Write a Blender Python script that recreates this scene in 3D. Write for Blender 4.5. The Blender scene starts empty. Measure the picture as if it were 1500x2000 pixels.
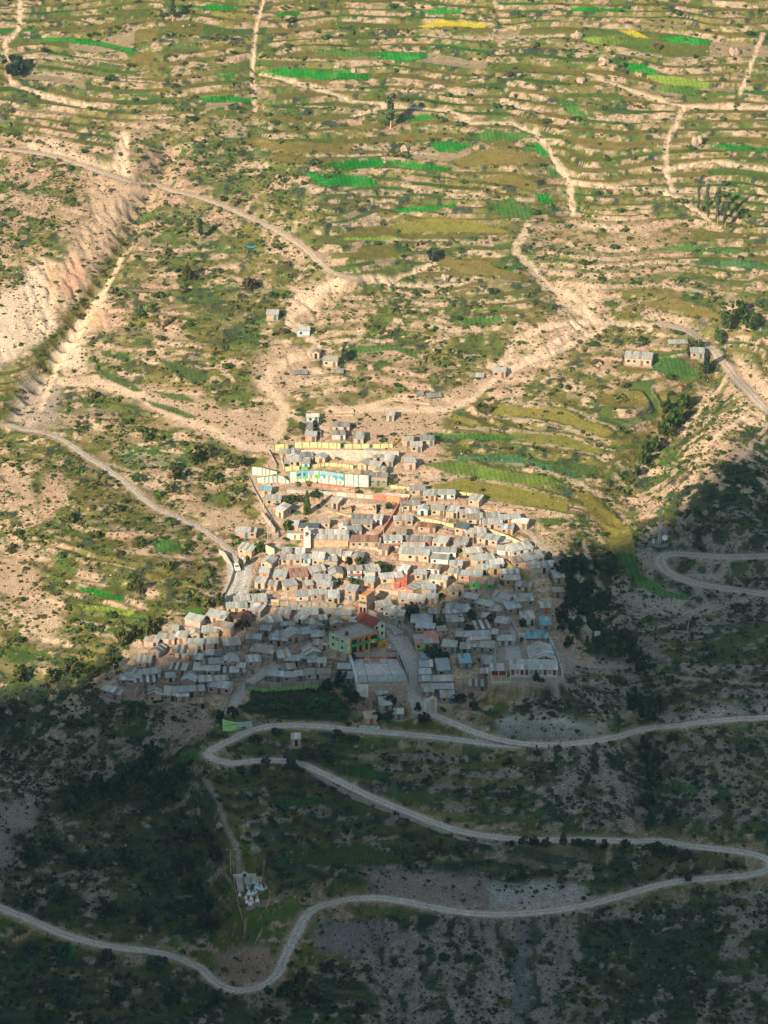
import bpy, math, random
import numpy as np
from mathutils import Vector, Matrix

S = bpy.context.scene
# ------------------------------------------------------------------ camera, sky, sun, exposure
CAM = (0.0, -891.0, 454.0)
PITCH = math.radians(25.5)
FPX = 6500.0                                   # focal length in photo pixels (1500 wide)
cd = bpy.data.cameras.new("camera"); cam = bpy.data.objects.new("camera", cd)
S.collection.objects.link(cam); S.camera = cam
cam.location = CAM; cam.rotation_euler = (math.pi/2 - PITCH, 0, 0)
cd.sensor_fit = 'HORIZONTAL'; cd.sensor_width = 36.0; cd.lens = 36.0*FPX/1500.0
cd.clip_start = 1.0; cd.clip_end = 12000.0
SUN_EL = math.radians(26.0); SUN_AZ = math.radians(40.0)   # azimuth left of straight behind the camera
SUN = np.array([-math.sin(SUN_AZ)*math.cos(SUN_EL), -math.cos(SUN_AZ)*math.cos(SUN_EL), math.sin(SUN_EL)])
W = bpy.data.worlds.new("World"); S.world = W; W.use_nodes = True
nt = W.node_tree; bg = nt.nodes["Background"]
sky = nt.nodes.new("ShaderNodeTexSky"); sky.sky_type = 'NISHITA'; sky.sun_disc = False
sky.sun_elevation = SUN_EL; sky.sun_rotation = math.atan2(SUN[0], SUN[1]); sky.altitude = 3300; sky.ozone_density = 1.0
sky.dust_density = 1.0
hsv = nt.nodes.new("ShaderNodeHueSaturation"); hsv.inputs["Saturation"].default_value = 0.55; hsv.inputs["Hue"].default_value = 0.468
nt.links.new(sky.outputs[0], hsv.inputs["Color"]); nt.links.new(hsv.outputs[0], bg.inputs[0]); bg.inputs[1].default_value = 0.105
sl = bpy.data.lights.new("sun", 'SUN'); sun = bpy.data.objects.new("sun", sl); S.collection.objects.link(sun)
sl.energy = 4.4; sl.angle = math.radians(0.5); sl.color = (1.0, 0.82, 0.58)
sun.rotation_euler = Vector(SUN).to_track_quat('Z', 'Y').to_euler()
S.view_settings.view_transform = 'Standard'; S.view_settings.look = 'None'
S.view_settings.exposure = 1.0; S.view_settings.gamma = 1.0
S.cycles.max_bounces = 4; S.cycles.diffuse_bounces = 3; S.cycles.use_denoising = True

random.seed(7); RNG = np.random.default_rng(7)

# ------------------------------------------------------------------ noise and projection
def hash2(xi, yi, seed):
    h = (xi.astype(np.int64)*374761393 + yi.astype(np.int64)*668265263 + seed*974634777) & 0xffffffff
    h = ((h ^ (h >> 13))*1274126177) & 0xffffffff
    h = h ^ (h >> 16)
    return (h & 0xffffff).astype(np.float64)/0xffffff
def vnoise(x, y, seed=0):
    xi = np.floor(x); yi = np.floor(y); fx = x-xi; fy = y-yi
    fx = fx*fx*(3-2*fx); fy = fy*fy*(3-2*fy)
    a = hash2(xi, yi, seed); b = hash2(xi+1, yi, seed); c = hash2(xi, yi+1, seed); d = hash2(xi+1, yi+1, seed)
    return (a*(1-fx)+b*fx)*(1-fy) + (c*(1-fx)+d*fx)*fy
def fbm(x, y, seed=0, oct=4, gain=0.5):
    s = 0.0; a = 1.0; t = 0.0
    for i in range(oct):
        s = s + a*vnoise(x*2**i+17.3*i, y*2**i-9.1*i, seed+i*13); t += a; a *= gain
    return s/t
def smooth(a, b, v):
    t = np.clip((v-a)/(b-a), 0, 1); return t*t*(3-2*t)

cp, sp = math.cos(PITCH), math.sin(PITCH)
def project(x, y, z):
    dx = x-CAM[0]; dy = y-CAM[1]; dz = z-CAM[2]
    depth = dy*cp - dz*sp; up = dy*sp + dz*cp
    return 750+FPX*dx/depth, 1000-FPX*up/depth
def ray(px, py):
    dx = (px-750)/FPX; up = -(py-1000)/FPX
    d = np.array([dx, cp+up*sp, -sp+up*cp]); return d/np.linalg.norm(d)

# ------------------------------------------------------------------ base relief
_ys = np.arange(-900, 1600, 2.0)
_sl = np.interp(_ys, [-900, -420, -330, -200, -135, -70, -55, 60, 110, 200, 330, 600, 1600],
                     [-0.3, -0.3, 0.3, 0.62, 0.66, 0.50, 0.25, 0.24, 0.36, 0.38, 0.40, 0.45, 0.6])
_zs = np.concatenate([[0], np.cumsum((_sl[1:]+_sl[:-1])*0.5*2.0)]); _zs -= np.interp(0, _ys, _zs)
def profile(y): return np.interp(y, _ys, _zs)
def hit_fn(px, py, fn, lo=600.0, hi=2200.0, n=420):
    d = ray(px, py); t = np.linspace(lo, hi, n)
    P = np.array(CAM)[None]+d[None]*t[:, None]
    below = P[:, 2] < fn(P[:, 0], P[:, 1])
    k = int(np.argmax(below)) if below.any() else n-1
    a, b = t[max(k-1, 0)], t[k]
    for _ in range(3):
        tt = np.linspace(a, b, 12); P = np.array(CAM)[None]+d[None]*tt[:, None]
        below = P[:, 2] < fn(P[:, 0], P[:, 1]); k = int(np.argmax(below)) if below.any() else 11
        a, b = tt[max(k-1, 0)], tt[k]
    return np.array(CAM)+d*b
def line_world(pts, step=2.0, fn=None):
    fn = fn or (lambda x, y: profile(y))
    P = np.array([hit_fn(p[0], p[1], fn) for p in pts])
    out = []
    for i in range(len(P)-1):
        n = max(1, int(np.linalg.norm(P[i+1, :2]-P[i, :2])/step))
        for k in range(n): out.append(P[i]+(P[i+1]-P[i])*k/n)
    out.append(P[-1]); return np.array(out)
# (pixel polyline, height, width in metres)
RELIEF = [
 ([(330, 300), (250, 460), (140, 640), (60, 760), (-60, 900)], -5, 5),
 ([(-60, 1400), (120, 1440), (280, 1520), (400, 1720), (420, 1850)], -9, 16),
 ([(1430, 680), (1290, 860), (1170, 1050), (1170, 1180), (1240, 1300), (1260, 1420), (1290, 1600)], -6, 10),
 ([(1560, 760), (1440, 880), (1400, 960)], 9, 16),
 ([(1400, 1050), (1500, 1060)], 5, 14),
 ([(440, 1560), (475, 1700), (490, 1800), (480, 1850)], 7, 9),
 ([(560, 1560), (600, 1700), (610, 1760)], -4, 9),
 ([(600, 350), (640, 450), (660, 520)], 4, 16),
 ([(1080, 300), (1120, 420), (1040, 500), (1100, 570)], -3, 8),
 ([(500, 130), (495, 300)], -2, 5),
 ([(300, 640), (420, 700)], 3, 25),
 ([(150, 1000), (330, 1180)], 4, 22),
]
_rel = [(line_world(p, 5.0), h, w) for p, h, w in RELIEF]
def base(x, y):
    x = np.asarray(x, float); y = np.asarray(y, float)
    z = profile(y + 14*(fbm(x/90.0+5, y/90.0, 31, 2)-0.5)*smooth(40, 140, np.abs(y)) )
    for L, h, w in _rel:
        x0, x1 = L[:, 0].min()-3*w, L[:, 0].max()+3*w; y0, y1 = L[:, 1].min()-3*w, L[:, 1].max()+3*w
        m = (x > x0) & (x < x1) & (y > y0) & (y < y1)
        if not m.any(): continue
        xs = x[m]; ys = y[m]; d2 = np.full(xs.shape, 1e9)
        for p in L: d2 = np.minimum(d2, (xs-p[0])**2+(ys-p[1])**2)
        z[m] += h*np.exp(-d2/(w*w*0.8))
    return z
# ------------------------------------------------------------------ land-cover maps (traced in plan, 2 px cells, 240 px margin)
MS = 2.0; MO = 240
MW, MH = int((1500+2*MO)/MS), int((2000+2*MO)/MS)
_gx = (np.arange(MW)*MS-MO)[None, :]+np.zeros((MH, 1)); _gy = (np.arange(MH)*MS-MO)[:, None]+np.zeros((1, MW))
def blur(a, r):
    r = int(round(r/MS))
    if r < 1: return a
    for _ in range(2):
        for ax in (0, 1):
            p = np.concatenate([np.repeat(np.take(a, [0], ax), r, ax), a, np.repeat(np.take(a, [-1], ax), r+1, ax)], ax)
            c = np.cumsum(p, ax); n = a.shape[ax]
            a = (np.take(c, range(2*r+1, 2*r+1+n), ax) - np.take(c, range(0, n), ax))/(2*r+1)
    return a
def poly_mask(pts, wob=0.0, soft=4, seed=1):
    gx, gy = _gx, _gy
    xs = [p[0] for p in pts]; ys = [p[1] for p in pts]
    pad = wob+soft*4+6
    i0 = max(0, int((min(ys)-pad+MO)/MS)); i1 = min(MH, int((max(ys)+pad+MO)/MS)+1)
    j0 = max(0, int((min(xs)-pad+MO)/MS)); j1 = min(MW, int((max(xs)+pad+MO)/MS)+1)
    X = gx[i0:i1, j0:j1]; Y = gy[i0:i1, j0:j1]
    if wob:
        X = X+(fbm(X/22, Y/14, seed, 2)-0.5)*2*wob; Y = Y+(fbm(X/22+40, Y/14, seed+5, 2)-0.5)*2*wob*0.6
    ins = np.zeros(X.shape, bool); n = len(pts)
    for k in range(n):
        (xa, ya), (xb, yb) = pts[k], pts[(k+1) % n]
        if ya == yb: continue
        ins ^= ((ya > Y) != (yb > Y)) & (X < (xb-xa)*(Y-ya)/(yb-ya)+xa)
    return (i0, i1, j0, j1), blur(ins.astype(float), soft)
def line_mask(pts, w, soft=2):
    pad = w*2+soft*4+6
    xs = [p[0] for p in pts]; ys = [p[1] for p in pts]
    i0 = max(0, int((min(ys)-pad+MO)/MS)); i1 = min(MH, int((max(ys)+pad+MO)/MS)+1)
    j0 = max(0, int((min(xs)-pad+MO)/MS)); j1 = min(MW, int((max(xs)+pad+MO)/MS)+1)
    X = _gx[i0:i1, j0:j1]; Y = _gy[i0:i1, j0:j1]; d = np.full(X.shape, 1e9)
    for (xa, ya), (xb, yb) in zip(pts[:-1], pts[1:]):
        vx, vy = xb-xa, yb-ya; t = np.clip(((X-xa)*vx+(Y-ya)*vy)/(vx*vx+vy*vy+1e-9), 0, 1)
        d = np.minimum(d, np.hypot(X-xa-t*vx, (Y-ya-t*vy)*1.25))
    d = d+(fbm(X/9, Y/7, 77, 2)-0.5)*w*0.9
    return (i0, i1, j0, j1), 1-smooth(w*0.6, w*0.6+soft+0.5, d)
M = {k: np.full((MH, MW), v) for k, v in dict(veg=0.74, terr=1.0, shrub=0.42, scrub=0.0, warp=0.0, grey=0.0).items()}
COL = np.zeros((MH, MW, 3)); ALP = np.zeros((MH, MW))
def put(name, box, m, val):
    i0, i1, j0, j1 = box; a = M[name][i0:i1, j0:j1]; a += (val-a)*m
def zone(pts, wob=14, soft=12, seed=1, **kw):
    b, m = poly_mask(pts, wob, soft, seed)
    for k, v in kw.items(): put(k, b, m, v)
def paint(pts, col, a=1.0, wob=3, soft=2, seed=3, flat=True, shrub=0.0, line=None):
    b, m = poly_mask(pts, wob, soft, seed) if line is None else line_mask(pts, line, soft)
    i0, i1, j0, j1 = b; m = m*a
    old = ALP[i0:i1, j0:j1]; new = m+old*(1-m)
    COL[i0:i1, j0:j1] = (np.array(col)*m[..., None]+COL[i0:i1, j0:j1]*(old*(1-m))[..., None])/np.maximum(new, 1e-6)[..., None]
    ALP[i0:i1, j0:j1] = new
    put('shrub', b, m, shrub)
    if flat: put('terr', b, np.clip(m*1.3, 0, 1), 0.0)
SOIL = (0.405, 0.29, 0.205); PALE = (0.49, 0.365, 0.26); PINK = (0.41, 0.275, 0.205); ORNG = (0.48, 0.31, 0.19); GREY_SHADE = (0.172, 0.165, 0.163); TRACK = (0.55, 0.415, 0.30); SCAR = (0.56, 0.44, 0.335)
BRT = (0.008, 0.185, 0.018); MID = (0.055, 0.145, 0.030); LIM = (0.16, 0.24, 0.03); GOLD = (0.175, 0.14, 0.04); OLIV = (0.135, 0.125, 0.032); DRK = (0.03, 0.065, 0.02); YEL = (0.42, 0.35, 0.03)
# --- zones: vegetation share, terrace relief, shrub density
zone([(-240, 285), (90, 262), (240, 330), (420, 375), (600, 470), (660, 545), (560, 600), (420, 560), (330, 470), (230, 500), (60, 470), (-240, 480)], veg=0.40, terr=0.2, shrub=0.8)
zone([(220, 235), (500, 215), (500, 270), (420, 300), (330, 380), (230, 330)], veg=0.36, terr=0.35, shrub=0.6)
zone([(-240, 455), (90, 455), (110, 520), (70, 560), (-40, 640), (-240, 700)], veg=0.72, terr=0.1, shrub=1.2)
zone([(440, 300), (620, 340), (640, 440), (560, 450), (420, 390)], veg=0.75, terr=0.12, shrub=1.2)
zone([(270, 430), (640, 520), (560, 640), (500, 760), (500, 850), (420, 860), (260, 760), (170, 700), (230, 560)], veg=0.58, terr=0.45, shrub=0.9, warp=0.6)
zone([(330, 560), (500, 560), (510, 650), (440, 680), (360, 640)], veg=0.8, terr=0.4, shrub=0.6)
zone([(120, 760), (200, 740), (260, 800), (420, 860), (500, 880), (490, 980), (520, 1060), (470, 1090), (300, 980), (180, 880)], veg=0.62, terr=0.55, shrub=1.0, warp=0.5)
zone([(-240, 840), (60, 850), (180, 910), (300, 1000), (450, 1090), (450, 1190), (280, 1260), (200, 1340), (-240, 1420)], veg=0.76, terr=0.6, shrub=1.0, warp=0.5)
zone([(0, 900), (130, 900), (110, 1010), (60, 1100), (0, 1050)], veg=0.42, terr=0.1, shrub=0.6)
zone([(-240, 1080), (110, 1080), (120, 1230), (-240, 1300)], veg=0.5, terr=0.25, shrub=0.6)
zone([(640, 560), (900, 555), (1010, 640), (960, 740), (840, 790), (640, 760), (600, 690), (630, 620)], veg=0.60, terr=0.45, shrub=0.9)
zone([(1010, 420), (1350, 430), (1340, 560), (1180, 600), (1040, 560)], veg=0.32, terr=0.55, shrub=0.8)
zone([(1100, 560), (1300, 580), (1380, 650), (1240, 690), (1060, 700), (980, 720), (1000, 650)], veg=0.38, terr=0.2, shrub=0.7)
zone([(980, 700), (1220, 700), (1200, 790), (940, 800)], veg=0.48, terr=0.3, shrub=0.6)
zone([(880, 800), (1220, 760), (1320, 800), (1300, 900), (1230, 1060), (1120, 1000), (1000, 965), (830, 940), (820, 880)], veg=0.82, terr=0.85, shrub=0.6, warp=1.0)
zone([(1230, 900), (1300, 860), (1330, 930), (1280, 1040), (1180, 1000)], veg=0.6, terr=0.15, shrub=0.6)
zone([(1340, 560), (1740, 560), (1740, 680), (1420, 660)], veg=0.62, terr=0.5, shrub=1.0)
zone([(1380, 690), (1740, 850), (1740, 1000), (1300, 960), (1340, 840)], veg=0.45, terr=0.0, shrub=0.75)
zone([(560, 680), (780, 690), (870, 780), (840, 850), (520, 860), (520, 740)], veg=0.40, terr=0.5, shrub=0.5)
zone([(560, 855), (860, 850), (900, 960), (1040, 1010), (1110, 1120), (1170, 1220), (1110, 1330), (880, 1390), (640, 1380), (440, 1400), (200, 1380), (230, 1290), (420, 1190), (450, 1090), (520, 1060), (490, 920)], veg=0.07, terr=0.0, shrub=0.1)
# shaded side: scrub and grey also put deeper shade into the ground colour
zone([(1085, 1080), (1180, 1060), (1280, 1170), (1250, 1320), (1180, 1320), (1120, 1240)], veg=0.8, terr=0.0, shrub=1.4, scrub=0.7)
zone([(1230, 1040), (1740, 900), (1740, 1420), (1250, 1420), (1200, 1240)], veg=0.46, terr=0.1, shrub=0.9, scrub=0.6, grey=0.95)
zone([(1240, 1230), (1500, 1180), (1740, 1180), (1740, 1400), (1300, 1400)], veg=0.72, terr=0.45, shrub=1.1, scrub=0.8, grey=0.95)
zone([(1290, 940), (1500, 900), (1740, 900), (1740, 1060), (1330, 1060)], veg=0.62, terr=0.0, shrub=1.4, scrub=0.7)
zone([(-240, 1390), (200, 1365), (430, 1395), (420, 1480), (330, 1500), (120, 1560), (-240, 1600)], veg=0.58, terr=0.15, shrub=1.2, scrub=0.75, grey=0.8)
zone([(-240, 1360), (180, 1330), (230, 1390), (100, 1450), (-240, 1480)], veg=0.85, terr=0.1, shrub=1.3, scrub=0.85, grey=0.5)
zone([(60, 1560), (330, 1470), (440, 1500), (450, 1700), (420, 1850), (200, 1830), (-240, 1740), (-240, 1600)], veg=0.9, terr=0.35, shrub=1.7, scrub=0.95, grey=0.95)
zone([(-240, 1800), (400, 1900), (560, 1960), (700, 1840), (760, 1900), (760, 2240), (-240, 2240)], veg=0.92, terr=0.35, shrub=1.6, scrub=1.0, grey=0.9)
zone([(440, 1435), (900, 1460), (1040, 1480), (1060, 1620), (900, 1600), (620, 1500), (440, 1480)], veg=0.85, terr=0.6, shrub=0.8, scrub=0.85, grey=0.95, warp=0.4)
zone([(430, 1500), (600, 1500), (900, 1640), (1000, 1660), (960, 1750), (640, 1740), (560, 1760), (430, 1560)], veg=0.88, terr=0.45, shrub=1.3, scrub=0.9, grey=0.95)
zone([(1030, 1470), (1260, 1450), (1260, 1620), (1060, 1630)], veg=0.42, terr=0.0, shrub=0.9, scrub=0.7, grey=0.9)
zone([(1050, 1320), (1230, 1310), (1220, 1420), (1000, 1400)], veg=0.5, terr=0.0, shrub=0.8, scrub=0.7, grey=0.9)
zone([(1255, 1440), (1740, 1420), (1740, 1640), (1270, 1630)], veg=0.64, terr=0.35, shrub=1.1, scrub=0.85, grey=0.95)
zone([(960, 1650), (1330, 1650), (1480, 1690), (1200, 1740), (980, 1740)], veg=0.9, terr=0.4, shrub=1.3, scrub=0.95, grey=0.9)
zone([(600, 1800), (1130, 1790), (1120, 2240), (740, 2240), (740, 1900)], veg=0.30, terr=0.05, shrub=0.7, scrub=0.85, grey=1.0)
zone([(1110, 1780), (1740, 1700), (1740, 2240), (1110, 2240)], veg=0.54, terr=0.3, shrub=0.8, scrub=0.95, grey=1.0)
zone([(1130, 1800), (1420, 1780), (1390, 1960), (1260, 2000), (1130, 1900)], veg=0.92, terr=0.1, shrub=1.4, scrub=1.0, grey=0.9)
# --- bare ground
for pts, c in [
 ([(80, 500), (112, 520), (118, 600), (100, 660), (40, 702), (-60, 740), (-60, 620), (40, 560)], SCAR),
 ([(215, 545), (200, 640), (168, 655), (175, 725), (140, 735), (100, 715), (90, 690), (140, 650), (180, 580)], SCAR),
 ([(190, 340), (310, 390), (240, 440), (215, 500), (190, 560), (120, 620), (110, 540), (170, 440)], SOIL),
 ([(240, 270), (270, 330), (250, 350), (220, 330)], TRACK), ([(90, 270), (230, 330), (230, 350), (120, 310)], TRACK),
 ([(60, 735), (125, 745), (118, 838), (15, 832)], (0.33, 0.27, 0.225)),
 ([(300, 760), (420, 790), (500, 860), (560, 880), (500, 890), (380, 850), (280, 800)], SOIL), ([(380, 810), (560, 800), (560, 870), (470, 885)], SOIL),
 ([(130, 735), (260, 750), (300, 800), (240, 780), (120, 750)], SOIL),
 ([(85, 930), (120, 925), (130, 990), (80, 1030)], PINK), ([(60, 1225), (110, 1190), (120, 1205), (105, 1240), (55, 1262)], PALE),
 ([(0, 920), (60, 940), (80, 1000), (20, 960)], SOIL), ([(-20, 1060), (40, 1100), (90, 1130), (30, 1180), (-20, 1140)], SOIL),
 ([(360, 990), (470, 1000), (540, 1050), (440, 1050)], SOIL), ([(500, 700), (560, 670), (620, 690), (560, 800), (500, 760)], SOIL),
 ([(590, 560), (720, 540), (660, 590), (620, 640), (560, 620)], SOIL), ([(1070, 560), (1170, 580), (1170, 620), (1100, 625), (1080, 590)], PALE),
 ([(1100, 690), (1000, 740), (960, 760), (1080, 670), (1170, 630), (1180, 650)], SOIL), ([(1300, 625), (1380, 640), (1360, 655), (1270, 640)], SOIL),
 ([(1430, 690), (1520, 760), (1520, 820), (1440, 730)], PALE), ([(900, 760), (960, 730), (960, 770), (860, 800), (780, 800)], SOIL),
 ([(790, 910), (870, 830), (900, 800), (760, 790), (640, 800), (600, 830)], SOIL),
 ([(1060, 1040), (1120, 1050), (1110, 1085), (1040, 1060)], (0.36, 0.27, 0.17)),
 ([(700, 1700), (960, 1715), (950, 1780), (880, 1775), (740, 1748)], (0.27, 0.21, 0.19)), ([(955, 1728), (1130, 1730), (1180, 1755), (1080, 1778), (965, 1785)], (0.36, 0.35, 0.33)),
 ([(970, 1420), (1020, 1405), (1120, 1420), (1200, 1425), (1140, 1448), (1000, 1442)], (0.25, 0.25, 0.24)),
 ([(985, 1408), (1040, 1402), (1130, 1412), (1200, 1416), (1190, 1424), (1110, 1420), (1030, 1408), (985, 1418)], (0.52, 0.49, 0.45)),
 ([(1290, 1405), (1400, 1385), (1540, 1375), (1540, 1392), (1400, 1398), (1300, 1416)], (0.44, 0.40, 0.36)),
 ([(300, 1385), (420, 1390), (410, 1450), (330, 1450)], (0.31, 0.225, 0.175)), ([(0, 1570), (75, 1560), (80, 1620), (10, 1630)], (0.25, 0.22, 0.195)), ([(-40, 1600), (30, 1610), (40, 1700), (-40, 1720)], (0.24, 0.21, 0.19)),
 ([(1020, 1800), (1040, 1800), (1032, 2020), (1005, 2020)], (0.15, 0.155, 0.165)), ([(620, 1810), (740, 1800), (800, 1830), (700, 1880), (620, 1860)], (0.18, 0.165, 0.16)),
 ([(1210, 1160), (1290, 1150), (1340, 1180), (1340, 1205), (1270, 1205), (1215, 1185)], (0.36, 0.30, 0.26)), ([(1215, 1172), (1265, 1190), (1225, 1190)], (0.26, 0.15, 0.10)),
 ([(1240, 1075), (1290, 1080), (1320, 1130), (1270, 1120)], (0.36, 0.28, 0.24)),
 ([(1060, 1240), (1120, 1270), (1150, 1310), (1090, 1330)], (0.30, 0.25, 0.22)), ([(1150, 1290), (1270, 1290), (1260, 1318), (1130, 1318)], (0.30, 0.25, 0.22)),
 ([(690, 1350), (730, 1360), (725, 1395), (695, 1400)], (0.25, 0.17, 0.14)), ([(470, 1405), (690, 1412), (700, 1420), (520, 1420)], (0.34, 0.25, 0.215)),
 ([(840, 1395), (960, 1420), (900, 1425), (860, 1412)], (0.34, 0.25, 0.215)), ([(800, 1160), (870, 1150), (870, 1185), (800, 1180)], SOIL),
 ([(440, 1860), (530, 1850), (530, 1915), (470, 1925), (425, 1900), (418, 1870)], (0.31, 0.21, 0.175)),
]:
    paint(pts, c, 0.93, wob=13, soft=6, shrub=0.22)
for pts, c in [([(85, 520), (112, 515), (118, 565), (92, 572)], ORNG), ([(160, 600), (215, 595), (210, 650), (170, 650)], ORNG), ([(120, 540), (165, 500), (170, 560), (130, 590)], (0.42, 0.25, 0.17))]:
    paint(pts, c, 0.8, wob=5, soft=6)
paint([(240, 480), (200, 545), (150, 610), (110, 660), (85, 690)], OLIV, 0.8, line=16, soft=8, shrub=1.5)
# --- worn tracks and trails (wide bare dirt; the graded roads are modelled further down)
for pts, w in [
 ([(60, 285), (170, 320), (240, 345), (330, 365), (400, 385), (450, 405), (520, 438), (580, 470), (615, 500), (640, 530), (690, 545), (760, 548)], 12),
 ([(690, 545), (640, 562), (590, 575), (568, 600), (565, 625), (590, 650), (618, 672), (612, 690), (565, 702), (530, 725), (512, 750), (545, 780), (558, 805), (540, 850)], 14),
 ([(760, 548), (820, 525), (860, 510)], 6), ([(238, 345), (236, 305), (242, 268)], 16), ([(560, 800), (600, 826), (650, 842)], 9), ([(700, 800), (770, 778), (850, 772), (900, 790)], 7), ([(120, 745), (200, 748), (280, 775), (330, 810), (400, 835), (470, 870), (540, 880)], 13), ([(240, 500), (200, 580), (150, 660), (110, 720), (80, 800)], 5), ([(1140, 625), (1090, 665), (1030, 700), (985, 735)], 10), ([(640, 562), (600, 590), (575, 615)], 14), ([(760, 555), (860, 560), (900, 555)], 4),
 ([(1030, 440), (1005, 490), (1040, 525), (1065, 560), (1110, 575), (1150, 600), (1140, 625), (1060, 640), (1000, 668), (985, 705), (960, 715)], 10),
 ([(1180, 640), (1080, 690), (1000, 720), (955, 750), (925, 780), (870, 800), (760, 800), (640, 800)], 8),
 ([(1490, 65), (1465, 130), (1445, 185)], 4), ([(1335, 210), (1300, 280), (1303, 340), (1312, 372)], 5), ([(1045, 255), (1075, 300), (1110, 350), (1119, 418)], 7),
 ([(1119, 355), (1200, 365), (1290, 372), (1330, 390), (1385, 430)], 5), ([(690, 225), (760, 205), (880, 217), (920, 240), (1000, 240), (1045, 258)], 4),
 ([(510, 145), (600, 165), (680, 195), (750, 205)], 4), ([(40, -40), (38, 55), (10, 85), (15, 140), (20, 160), (80, 185), (180, 210)], 5),
 ([(518, -20), (500, 50), (492, 130), (497, 215)], 3.5), ([(1150, 145), (1250, 185), (1330, 208), (1500, 212)], 3), ([(1305, 330), (1390, 315), (1500, 330)], 4),
 ([(1280, 635), (1180, 630), (1140, 620)], 6), ([(400, 1520), (425, 1560), (440, 1610), (465, 1660), (470, 1700)], 6),
 ([(1460, 1175), (1400, 1190), (1330, 1215), (1250, 1235)], 3), ([(1090, 1270), (1130, 1300), (1220, 1305), (1340, 1325), (1540, 1340)], 4), ([(1540, 1160), (1440, 1175), (1340, 1195), (1240, 1200), (1190, 1170), (1160, 1120), (1140, 1060)], 2.5),
 ([(1360, 1150), (1380, 1180), (1350, 1200)], 8), ([(1400, 1090), (1500, 1075)], 6), ([(1380, 1105), (1440, 1095), (1400, 1125), (1340, 1120)], 8),
 ([(940, 1345), (1010, 1352), (1080, 1330)], 3), ([(485, 1790), (500, 1760)], 6), ([(1490, 790), (1400, 850), (1360, 900)], 3), ([(1440, 720), (1380, 790), (1330, 840)], 3), ([(1500, 830), (1440, 900)], 4),
]:
    paint(pts, TRACK if pts[0][1] < 1000 else (0.33, 0.27, 0.24), 0.85, line=w, soft=4, shrub=0.05)
# --- bare stone faces between the larger fields
for pts in [[(822, 948), (900, 931), (1000, 946), (1110, 972)], [(815, 897), (900, 894), (1000, 903), (1100, 930), (1150, 952)], [(955, 812), (1080, 828), (1190, 864)], [(1000, 864), (1100, 873), (1185, 898)], [(890, 836), (1000, 841), (1100, 848), (1200, 880)], [(950, 783), (1100, 793), (1205, 840)], [(830, 970), (900, 970), (1000, 990), (1100, 1006), (1180, 1060)], [(1110, 948), (1170, 965), (1240, 1030)],
 [(228, 1031), (285, 1040), (360, 1056)], [(225, 1076), (300, 1083), (372, 1093)], [(180, 1100), (230, 1105), (262, 1112)], [(180, 1237), (220, 1241), (245, 1257)], [(150, 1135), (210, 1142)], [(280, 900), (340, 925), (400, 950)], [(210, 905), (260, 925), (330, 960)], [(420, 955), (480, 975)], [(150, 1215), (200, 1222)],
 [(500, 165), (560, 166), (640, 172), (720, 176)], [(505, 112), (640, 119), (750, 124)], [(580, 205), (690, 216), (760, 222)], [(600, 302), (690, 304), (760, 302)], [(640, 375), (740, 378), (860, 372)], [(690, 285), (800, 296), (850, 302)], [(870, 385), (960, 388), (1040, 392)], [(750, 468), (860, 470), (960, 478)], [(640, 440), (740, 436), (800, 438)], [(960, 200), (1040, 212), (1060, 218)], [(1150, 230), (1230, 236), (1330, 238)], [(1210, 365), (1320, 372), (1440, 372)], [(0, 120), (90, 112), (180, 118), (250, 130)], [(60, 140), (170, 150), (300, 160)], [(760, 175), (850, 182), (940, 180)], [(1180, 520), (1280, 512), (1400, 520)], [(1190, 560), (1300, 556), (1400, 575)], [(840, 70), (960, 76), (1100, 70)], [(1120, 100), (1230, 105), (1290, 112)]]:
    paint(pts, (0.42, 0.325, 0.24), 0.75, line=3.8, soft=2, shrub=0.8)
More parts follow.
